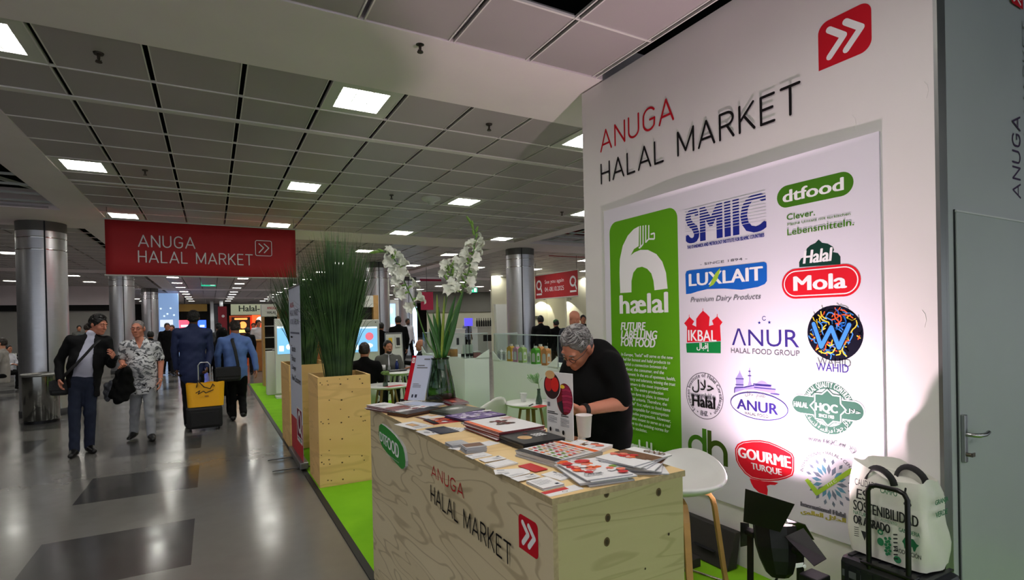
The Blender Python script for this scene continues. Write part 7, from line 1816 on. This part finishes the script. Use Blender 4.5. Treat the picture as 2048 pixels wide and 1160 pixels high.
    for sd in 'LR':
        f_ = A3(j['ft'+sd]); f_ = f_/np.linalg.norm(f_); a = j['an'+sd]
        P = [cone(a-f_*.045*S-A3((0, 0, .045*S)), a+f_*.05*S-A3((0, 0, .038*S)), .041*S, .043*S, bl=.02), cone(a+f_*.05*S-A3((0, 0, .04*S)), a+f_*.17*S-A3((0, 0, .055*S)), .045*S, .032*S, bl=.02), cone(a, a-A3((0, 0, .04*S)), .045*S, .045*S, bl=.02)]
        zf = a[2]-.088*S
        def post(fd, zf=zf): fd.F = np.maximum(fd.F, (zf-fd.ax[2])[None, None, :].astype(np.float32))
        soft('shoe', [poly_field(P, .009 if fine else .014, post=post)], shoes, root)
    # upper clothes
    if top in ('jacket', 'coat'):
        P = torso(.020)+[cone((j['pel'][0], j['pel'][1], hem*S), j['waist'], .160*S, (.140+belly*.5)*S, bl=.05, sy=.72)]+arm('L', (.062, .054, .044))+arm('R', (.062, .054, .044))+[cone(j['neck']+A3((0, .01, .0)), j['neck']+A3((0, .014, .018)), .076*S, .068*S, bl=.03)]
        yy0 = j['chest'][1]
        def post(fd):
            X, Y, Z = np.meshgrid(*fd.ax, indexing='ij')
            zn = j['neck'][2]; x0 = (j['pel'][0]+(j['neck'][0]-j['pel'][0])*np.clip((Z-j['pel'][2])/(zn-j['pel'][2]), 0, 1.1))
            w = (.115-.078*np.clip((Z-.95*S)/(zn-.95*S), 0, 1)) if open_ > .03 else np.where(Z > 1.08*S if top == 'jacket' else Z > 1.3*S, open_+.012+.075*np.clip((Z-1.06*S)/(zn-1.06*S), 0, 1.2), open_+.004+.02*np.clip((1.0*S-Z)/.25, 0, 1))
            if open_ >= 0:
                cut = np.minimum(w-np.abs(X-x0), (yy0-.015)-Y)
                fd.F = np.maximum(fd.F, cut.astype(np.float32))
            fd.F = np.maximum(fd.F, ((hem*S-.0)-Z).astype(np.float32))
        soft('jacket', [poly_field(P, ch, .0035, 1.0, 0.7, post if open_ >= 0 else None)], cl, root)
        sp_ = torso(.004)+[cone(j['neck'], j['neck']+A3((0, -.004, .022)), .067*S, .064*S, bl=.02)]
        soft('shirt', [poly_field(sp_, ch, .0015)], shirt, root)
        for sd in 'LR':
            dn = j['wr'+sd]-j['el'+sd]; dn /= np.linalg.norm(dn)
            m_ = MB(); m_.cyl(Vector(j['wr'+sd]-dn*.02), Vector(j['wr'+sd]+dn*.008), .037*S, .036*S, 16); m_.build('cuff', shirt, root)
    else:
        P = torso(.012)+[cone((j['pel'][0], j['pel'][1], j['pel'][2]-(.06 if top == 'tee' else .12)*S), j['waist'], (.160)*S, (.150+belly*.5)*S, bl=.05, sy=.70)]
        for sd in 'LR':
            if top == 'long': P += arm(sd, (.060, .050, .040))
            else:
                e = j['sh'+sd]+(j['el'+sd]-j['sh'+sd])*(sleeve or .78); P += [cone(j['sh'+sd], e, .066*S, .062*S, bl=.03)]
        P += [cone(j['neck'], j['neck']+A3((0, .004, .012)), .070*S, .062*S, bl=.03)]
        zh_ = j['pel'][2]-(.12 if top == 'tee' else .17)*S
        def post(fd):
            fd.F = np.maximum(fd.F, (zh_-fd.ax[2])[None, None, :].astype(np.float32))
            if top == 'collar':
                X, Y, Z = np.meshgrid(*fd.ax, indexing='ij'); zn = j['neck'][2]; w = .05*np.clip((Z-(zn-.14*S))/.14, 0, 1.3)
                fd.F = np.maximum(fd.F, np.where(Z > zn-.14*S, np.minimum(w-np.abs(X-j['neck'][0]), (j['chest'][1]-.03)-Y), -1).astype(np.float32))
        soft('shirt', [poly_field(P, ch, .003, 1.0, 1.3, post)], cl, root)
    if veil: soft('headscarf', [poly_field([ell([q*hs for q in (0, .012, .02)], [q*hs for q in (.098, .118, .120)], bl=.02, fr=fr), cone(loc2w((0, .03, -.05)), j['neck']+A3((0, .02, -.10)), .095*S, .17*S, bl=.05, sy=.75), ell([q*hs for q in (0, -.13, -.02)], [q*hs for q in (.06, .09, .085)], bl=.02, fr=fr, cut=True)], hh*1.3, .003, 1.2)], veil, root)
    if cap: soft('cap', [poly_field([ell([q*hs for q in (0, .012, .055)], [q*hs for q in (.084, .104, .078)], bl=.01, fr=fr), ell([q*hs for q in (0, 0, -.06)], [q*hs for q in (.2, .2, .085)], bl=.01, fr=fr, cut=True)], hh)], cap, root)
    root['hf'] = 0
    return root, (lambda p: Vector(loc2w(p)))
def glasses(root, hw, s=1.0, m=None, fullrim=True):
    m = m or mat('glasses_frame', (18, 18, 20), .3)
    g = MB()
    for sg in (-1, 1):
        c = (sg*.033, -.108, .006); pts = [hw((c[0]+.024*math.cos(a)*(1 if abs(math.cos(a)) < .8 else 1.0), c[1]+.006*abs(math.cos(a)), c[2]+.016*math.sin(a))) for a in [2*math.pi*k/14 for k in range(14)]]
        g.tube(pts, .0016, 6, closed=True); g.tube([hw((sg*.057, -.102, .010)), hw((sg*.080, -.05, .012)), hw((sg*.082, .01, .012)), hw((sg*.080, .03, -.005))], .0017, 6)
    g.tube([hw((-.009, -.111, .008)), hw((0, -.113, .011)), hw((.009, -.111, .008))], .0015, 6)
    g.build('glasses', m, root)
def PL(Y, base, rz=0.0):
    """photo point at distance Y -> the person's own frame"""
    b = Vector(base); c, s_ = math.cos(-rz), math.sin(-rz)
    def f(x, y, dy=0.0):
        p = ony(x, y, Y+dy)-b; return (c*p.x-s_*p.y, s_*p.x+c*p.y, p.z)
    return f

# --- man in the open dark jacket, leaning toward his companion
Y1 = 8.72; b1 = (ony(166, 900, Y1).x, Y1, 0); L1 = PL(Y1, b1)
J1 = dict(head=L1(197, 650), hd=(.80, -.58, -.22), hup=(.12, 0, 1), neck=L1(184, 672), chest=L1(178, 702), waist=L1(171, 733), pel=L1(167, 756), shR=L1(141, 680), shL=L1(214, 681), elR=L1(119, 722, .05), wrR=L1(120, 758, -.05), elL=L1(222, 728, .02), wrL=L1(228, 716, -.22), hL=(-.1, -.7, .6), nL=(-.9, .2, .2),
          hipR=L1(154, 763), hipL=L1(180, 763), knR=L1(149, 825, -.04), anR=L1(149, 897, -.08), knL=L1(180, 825, .02), anL=L1(179, 890, .08), ftL=(.45, -1, 0), ftR=(-.05, -1, 0))
J1['anR'] = (J1['anR'][0], J1['anR'][1], .09); J1['anL'] = (J1['anL'][0], J1['anL'][1], .09)
m1, hw1 = person('man in an open dark jacket with a bag strap, turning to his companion', b1, 0, J1, 'jacket', CLK, CLJ, mat('shirt_pale_lilac', (188, 188, 208), .7), SKIN3, HAIRB, dict(thick=.012, top=.006), 1.0, True, open_=.055, belly=.035, hem=.72, head_s=.98)
def strap_bag(pts, w, label, bagc, bagr, cat='bag', rot=0.0, mtl=None):
    o = thing('shoulder_bag', label, cat, (0, 0, 0)); mtl = mtl or mat('bag_black', (20, 20, 22), .55, bump=.2, bscale=60)
    MB().tube(pts, w, 8, flat=.18).build('strap', mtl, o)
    m = MB(); c = Vector(bagc); a = Vector((math.cos(rot), math.sin(rot), 0)); b = Vector((-math.sin(rot), math.cos(rot), 0))
    m.obox(c, a*bagr[0], b*bagr[1], Vector((0, 0, bagr[2]))); m.build('bag_body', mtl, o, bevel=min(bagr)*.7)
    m = MB(); m.obox(c-b*(bagr[1]+.004)+Vector((0, 0, bagr[2]*.3)), a*bagr[0]*.96, b*.006, Vector((0, 0, bagr[2]*.62))); m.build('flap', mtl, o, bevel=.005)
    return o
w1 = lambda x, y, dy=0: ony(x, y, Y1+dy)
strap_bag([w1(199, 680, -.11), w1(188, 690, -.17), w1(170, 710, -.205), w1(152, 729, -.205), w1(138, 742, -.17), w1(128, 752, -.08), w1(126, 762, .02)], .028, 'black shoulder bag hanging at the hip of the man in the open jacket', w1(119, 775, .05), (.10, .05, .10))
# --- man in the floral shirt with a coat over his arm
Y2 = 9.30; b2_ = (ony(284, 880, Y2).x, Y2, 0); L2 = PL(Y2, b2_)
J2 = dict(head=L2(276, 658), hd=(-.22, -1, -.04), neck=L2(280, 679), chest=L2(281, 704), waist=L2(284, 740), pel=L2(286, 764), shR=L2(250, 690), shL=L2(311, 690), elR=L2(244, 722, .02), wrR=L2(247, 734, -.24), hR=(-.25, -.9, .2), nR=(.6, -.3, -.6), elL=L2(322, 724, .04), wrL=L2(321, 759, -.05), hipR=L2(274, 770), hipL=L2(298, 770), knR=L2(270, 822, .10), anR=L2(268, 868, .22), knL=L2(300, 826, -.05), anL=L2(303, 874, -.08), ftR=(-.25, -1, -.1), ftL=(.2, -1, 0))
J2['anL'] = (J2['anL'][0], J2['anL'][1], .09); J2['anR'] = (J2['anR'][0], J2['anR'][1], .10)
m2, hw2 = person('older man in a white floral shirt and grey jeans carrying a coat', b2_, 0, J2, 'collar', FLORAL, CLG, CLW, SKIN3, HAIRG, dict(thick=.002, line=.03), 1.0, True, belly=.03, sleeve=.72)
glasses(m2, hw2)
m = MB(); ww = Vector(J2['wrL']); m.lathe([(.034, -.006), (.036, 0), (.034, .006)], ww+Vector((0, .005, .012)), 18); m.build('wristwatch', mat('watch_steel', (190, 190, 190), .25, 1), m2)
w2 = lambda x, y, dy=0: A3(ony(x, y, Y2+dy))
P = [cone(w2(245, 738, -.12), w2(252, 742, -.26), .05, .05, bl=.04), cone(w2(240, 745, -.2), w2(222, 792, -.2), .05, .045, bl=.05), cone(w2(252, 745, -.2), w2(250, 795, -.22), .06, .06, bl=.05), cone(w2(247, 745, -.28), w2(235, 800, -.26), .05, .06, bl=.05), cone(w2(258, 750, -.2), w2(262, 780, -.18), .04, .05, bl=.05)]
co = thing('coat', 'black coat with patterned lining hanging from the arm of the floral shirted man', 'coat')
soft('cloth', [poly_field(P, .012, .008, .9, .4)], CLB, co)
P = [cone(w2(214, 770, -.17), w2(212, 795, -.17), .035, .03, bl=.03), cone(w2(224, 765, -.2), w2(216, 800, -.2), .035, .03, bl=.03)]
soft('lining', [poly_field(P, .012, .006, 1.2, .9)], mat('coat_lining', (66, 68, 76), .7, var=.6, vscale=40), co, label='grey patterned lining')
# --- man in the navy suit seen from behind
Y3 = 9.95; b3 = (ony(386, 850, Y3).x, Y3, 0); L3 = PL(Y3, b3, math.pi)
J3 = dict(head=L3(387, 637), hd=(0, -1, .0), neck=L3(386, 654), chest=L3(385, 685), waist=L3(385, 716), pel=L3(384, 742), shL=L3(353, 664), shR=L3(416, 664), elL=L3(349, 704, .02), wrL=L3(353, 737, .05), elR=L3(421, 702, .03), wrR=L3(415, 732, -.06), hipL=L3(372, 750), hipR=L3(396, 750), knL=L3(374, 796, .06), anL=L3(376, 846), knR=L3(400, 796, .05), anR=L3(403, 838, -.15), ftL=(.1, -1, 0), ftR=(-.1, -1, -.15))
J3['anL'] = (J3['anL'][0], J3['anL'][1], .09); J3['anR'] = (J3['anR'][0], J3['anR'][1], .14)
m3, _ = person('man in a navy blue suit jacket seen from behind pulling a trolley suitcase', b3, math.pi, J3, 'jacket', CLN, CLK, CLW, SKIND, HAIRB, dict(thick=.006), 1.0, True, open_=-1, hem=.80, curl=1.3)
# --- man in the light blue jacket seen from behind
Y4 = 10.25; b4 = (ony(473, 838, Y4).x, Y4, 0); L4 = PL(Y4, b4, math.pi)
J4 = dict(head=L4(470, 656), hd=(.05, -1, -.2), neck=L4(470, 671), chest=L4(470, 697), waist=L4(471, 725), pel=L4(472, 750), shL=L4(443, 681), shR=L4(494, 680), elL=L4(435, 709, .02), wrL=L4(436, 733, .12), elR=L4(508, 710, -.02), wrR=L4(512, 738, -.04), hipL=L4(463, 757), hipR=L4(484, 757), knL=L4(465, 798, .05), anL=L4(466, 838, -.02), knR=L4(484, 794, .06), anR=L4(487, 826, -.20), ftL=(.05, -1, 0), ftR=(-.15, -1, -.2))
J4['anL'] = (J4['anL'][0], J4['anL'][1], .09); J4['anR'] = (J4['anR'][0], J4['anR'][1], .16)
m4, _ = person('man in a light blue jacket and black trousers walking away beside the green carpet', b4, math.pi, J4, 'jacket', CLBL, CLB, CLW, SKIN2, HAIRD, dict(thick=.004), 1.0, True, open_=-1, hem=.86)
w4 = lambda x, y, dy=0: ony(x, y, Y4+dy)
strap_bag([w4(466, 674, -.02), w4(464, 680, -.15), w4(470, 700, -.185), w4(476, 730, -.19), w4(474, 745, -.2)], .024, 'black shoulder bag on the back of the man in the light blue jacket', w4(456, 748, -.25), (.19, .055, .12))
# --- woman in a black headscarf just beyond him
Y5 = 10.9; p = ony(444, 668, Y5); sc5 = (p.z+.0)/1.63
person('woman in a black headscarf and dark coat just beyond the light blue jacket', (p.x, Y5, 0), math.pi, None, 'coat', CLB, CLB, CLB, SKIN2, HAIRB, None, sc5, False, open_=-1, hem=.55, veil=CLB)
# --- man in the black shirt bowed over the counter
RZ = math.radians(-68)
bb = ond(1212, 850, 2.98); base5 = (bb.x, bb.y, .0098)
def LB(x, y, d):
    q = ond(x, y, d)-Vector(base5); c, s_ = math.cos(-RZ), math.sin(-RZ); return (c*q.x-s_*q.y, s_*q.x+c*q.y, q.z)
def LV(v): c, s_ = math.cos(-RZ), math.sin(-RZ); return (c*v[0]-s_*v[1], s_*v[0]+c*v[1], v[2])
def VW(r_, f_, u_): v = Vector((.874, -.486, 0))*r_+Vector((.486, .874, 0))*f_+Vector((0, 0, u_)); return LV((v.x, v.y, v.z))
JB = dict(head=LB(1153, 695, 2.90), hd=VW(-.50, -.42, -.62), hup=VW(-.30, -.55, .70), neck=LB(1194, 706, 2.98), chest=LB(1192, 748, 2.98), waist=LB(1198, 806, 2.98), pel=LB(1204, 856, 2.98),
          shL=LB(1222, 728, 2.84), shR=LB(1150, 728, 3.10), elL=LB(1243, 806, 2.80), wrL=LB(1166, 821, 2.66), elR=LB(1122, 790, 3.02), wrR=LB(1130, 818, 2.78), hL=VW(-.95, -.15, -.05), nL=VW(0, .3, .9), hR=VW(-.55, -.8, 0), nR=VW(.2, .2, -.9),
          hipL=LB(1218, 872, 2.94), hipR=LB(1188, 872, 3.05))
for sd, sg in (('L', 1), ('R', -1)):
    hp_ = JB['hip'+sd]; JB['kn'+sd] = (hp_[0]+.01*sg, hp_[1]-.02, .50); JB['an'+sd] = (hp_[0]+.015*sg, hp_[1]+.03, .088)
mb, hwb = person('grey haired man in a black shirt bowing his head behind the counter', base5, RZ, JB, 'tee', CLB, CLB, CLB, SKIN3, HAIRG, dict(thick=.007, top=.004, line=.028), 1.0, True, belly=.03, sleeve=.86, curl=.8, head_s=.90)
glasses(mb, hwb)
dn = (A3(JB['wrL'])-A3(JB['elL'])); dn /= np.linalg.norm(dn); q = A3(JB['wrL'])-dn*.012
MB().cyl(Vector(q-dn*.011), Vector(q+dn*.011), .0335, .032, 20).build('wristband', mat('band_black', (14, 14, 15), .5), mb)

# --- people sitting and standing on the stands beyond
def at(px, py_top, Y, z_top, sit=False):
    """ground point and scale of somebody whose crown shows at that photo point"""
    p = ony(px, py_top, Y); return p, p.z/z_top
def stand(label, px, py, Y, rz, **kw):
    p, s_ = at(px, py, Y, 1.755); g = kw.pop('ground', 0.0); return person(label, (p.x, Y, g), rz, kw.pop('J', None), scale=(p.z-g)/1.755, **kw)
def sit(label, px, py, Y, rz, **kw):
    p = ony(px, py, Y); J = dict(SIT); J.update(kw.pop('J', {})); return person(label, (p.x, Y, .009), rz, J, scale=(p.z-.009)/1.335, **kw)
sit('man in black seen from behind, seated behind the near planter', 728, 685, 7.95, math.radians(155), open_=-1, hem=.40, cl=CLB, hair=HAIRD, hkw=dict(thick=.004), skin=SKIN2)
sit('bearded man in a grey jacket seated facing the aisle at the white table', 776, 681, 9.5, math.radians(-12), open_=.0, hem=.42, cl=CLGR, hair=HAIRB, beard=mat('beard_black', (34, 26, 22), .7), hkw=dict(thick=.008), skin=SKIN2, J=dict(hd=(.25, -1, -.05)))
sit('bald man in a dark jacket seated beside the glass vase, gesturing', 843, 679, 10.3, math.radians(-95), open_=.0, hem=.40, cl=CLK, bald=True, skin=SKIN2, J=dict(elR=(-.25, -.12, .80), wrR=(-.16, -.40, .86), hR=(0, -.8, .5), nR=(1, 0, 0)))
for nm, px, Y, rz, lb in (('a', 727, 7.95, 155, 'white shell chair under the man in black'), ('b', 776, 9.5, -12, 'white shell chair under the bearded man'), ('c', 843, 10.3, -95, 'white shell chair under the bald seated man')):
    p = ony(px, 690, Y); r_ = math.radians(rz); shell_chair(p.x-.04*math.sin(r_), Y+.04*math.cos(r_), r_, lb, .40, CHW)
stand('man in a black suit standing with his back turned, past the seated men', 796, 632, 13.9, math.pi, open_=-1, cl=CLB, hair=HAIRB, hkw=dict(thick=.006), skin=SKIN2)
stand('man in black half hidden by the wooden stand frame post', 762, 645, 14.3, math.radians(150), open_=-1, cl=CLB, hair=HAIRB, skin=SKIN2)
stand('man in a white shirt with a lanyard walking past the light pillar', 815, 637, 20, math.radians(10), top='long', cl=CLW, legs=CLB, hair=HAIRB, beard=mat('beard_black', (34, 26, 22), .7), skin=SKIND, J=dict(anL=(.12, -.18, .09), anR=(-.1, .22, .12), knL=(.11, -.12, .5), knR=(-.1, .02, .48)))
stand('bald man in a dark suit looking down behind the bottle showcase', 1148, 621, 6.95, math.radians(-20), open_=.01, cl=mat('cloth_midnight', (26, 30, 44), .75), shirt=mat('shirt_blue', (120, 140, 200), .7), bald=True, skin=SKIN3, J=dict(hd=(.5, -.8, -.35)))
stand('man in black with his back turned beyond the showcase, next to the steel column', 1081, 631, 11.7, math.radians(160), open_=-1, cl=CLB, hair=HAIRB, skin=SKIN2)
stand('person with a green headscarf and dark clothes beyond the showcase', 1112, 639, 12.4, math.radians(170), open_=-1, cl=CLB, hair=HAIRB, veil=None, cap=mat('scarf_green', (52, 110, 60), .7), skin=SKIN2)
stand('person in dark clothes partly hidden by the edge of the stand wall', 1166, 630, 11.5, math.radians(-30), open_=-1, cl=CLB, hair=HAIRB, skin=SKIN2)
stand('man in a grey shirt behind the far counters', 934, 640, 22.6, math.radians(10), top='collar', cl=mat('cloth_slate', (130, 136, 150), .7), legs=CLB, hair=HAIRB, skin=SKIND)
stand('dark coated man walking beside a woman far down the aisle', 334, 646, 21.4, math.radians(15), open_=-1, cl=CLB, hem=.60, hair=HAIRB, skin=SKIN2, J=dict(anL=(.1, -.15, .09), anR=(-.1, .2, .11)))
stand('woman in a rose top walking beside the dark coated man', 344, 650, 21.8, math.radians(-10), top='long', cl=mat('cloth_rose', (150, 104, 104), .7), legs=CLB, hair=HAIRD, skin=SKIN3)
stand('person in a black cap and black and white jacket far down the aisle', 437, 646, 17.5, math.pi, open_=-1, cl=mat('cloth_pattern', (70, 72, 76), .7, var=.9, vscale=12), cap=CLB, hair=HAIRB, skin=SKIN2)
stand('woman with long black hair seated at the food stand counter', 495, 655, 19.4, math.pi, open_=-1, cl=CLB, hair=HAIRB, hkw=dict(thick=.02, back=-.12), skin=SKIN2)
stand('person in white with black hair standing behind the food stand counter', 516, 640, 21.6, math.radians(20), top='long', cl=CLW, legs=CLB, hair=HAIRB, hkw=dict(thick=.02, back=-.12), skin=SKIN2)
stand('cook in dark clothes behind the food stand counter', 507, 646, 22.4, math.radians(-10), top='long', cl=CLGR, legs=CLB, hair=HAIRB, skin=SKIN3)
sit('person in a grey jumper at the long black table by the picture edge', 4, 676, 17.0, math.radians(-90), top='long', cl=mat('cloth_ash', (150, 146, 140), .7), legs=CLB, hair=HAIRD, skin=SKIN)
sit('person in white seated behind the long black tables', 14, 690, 19.5, math.radians(60), top='long', cl=CLW, legs=CLB, hair=HAIRB, skin=SKIN2)
stand('distant person before the far white partition', 158, 651, 30, 0.3, top='long', cl=CLGR, legs=CLB, hair=HAIRB, skin=SKIN2)
stand('distant woman with tied hair half hidden behind the man in the open jacket', 176, 646, 17, math.radians(160), top='long', cl=CLT, legs=CLB, hair=HAIRD, skin=SKIN)
stand('distant person in black just behind the floral shirted man', 301, 662, 16, math.pi, open_=-1, cl=CLB, hair=HAIRB, skin=SKIN2)
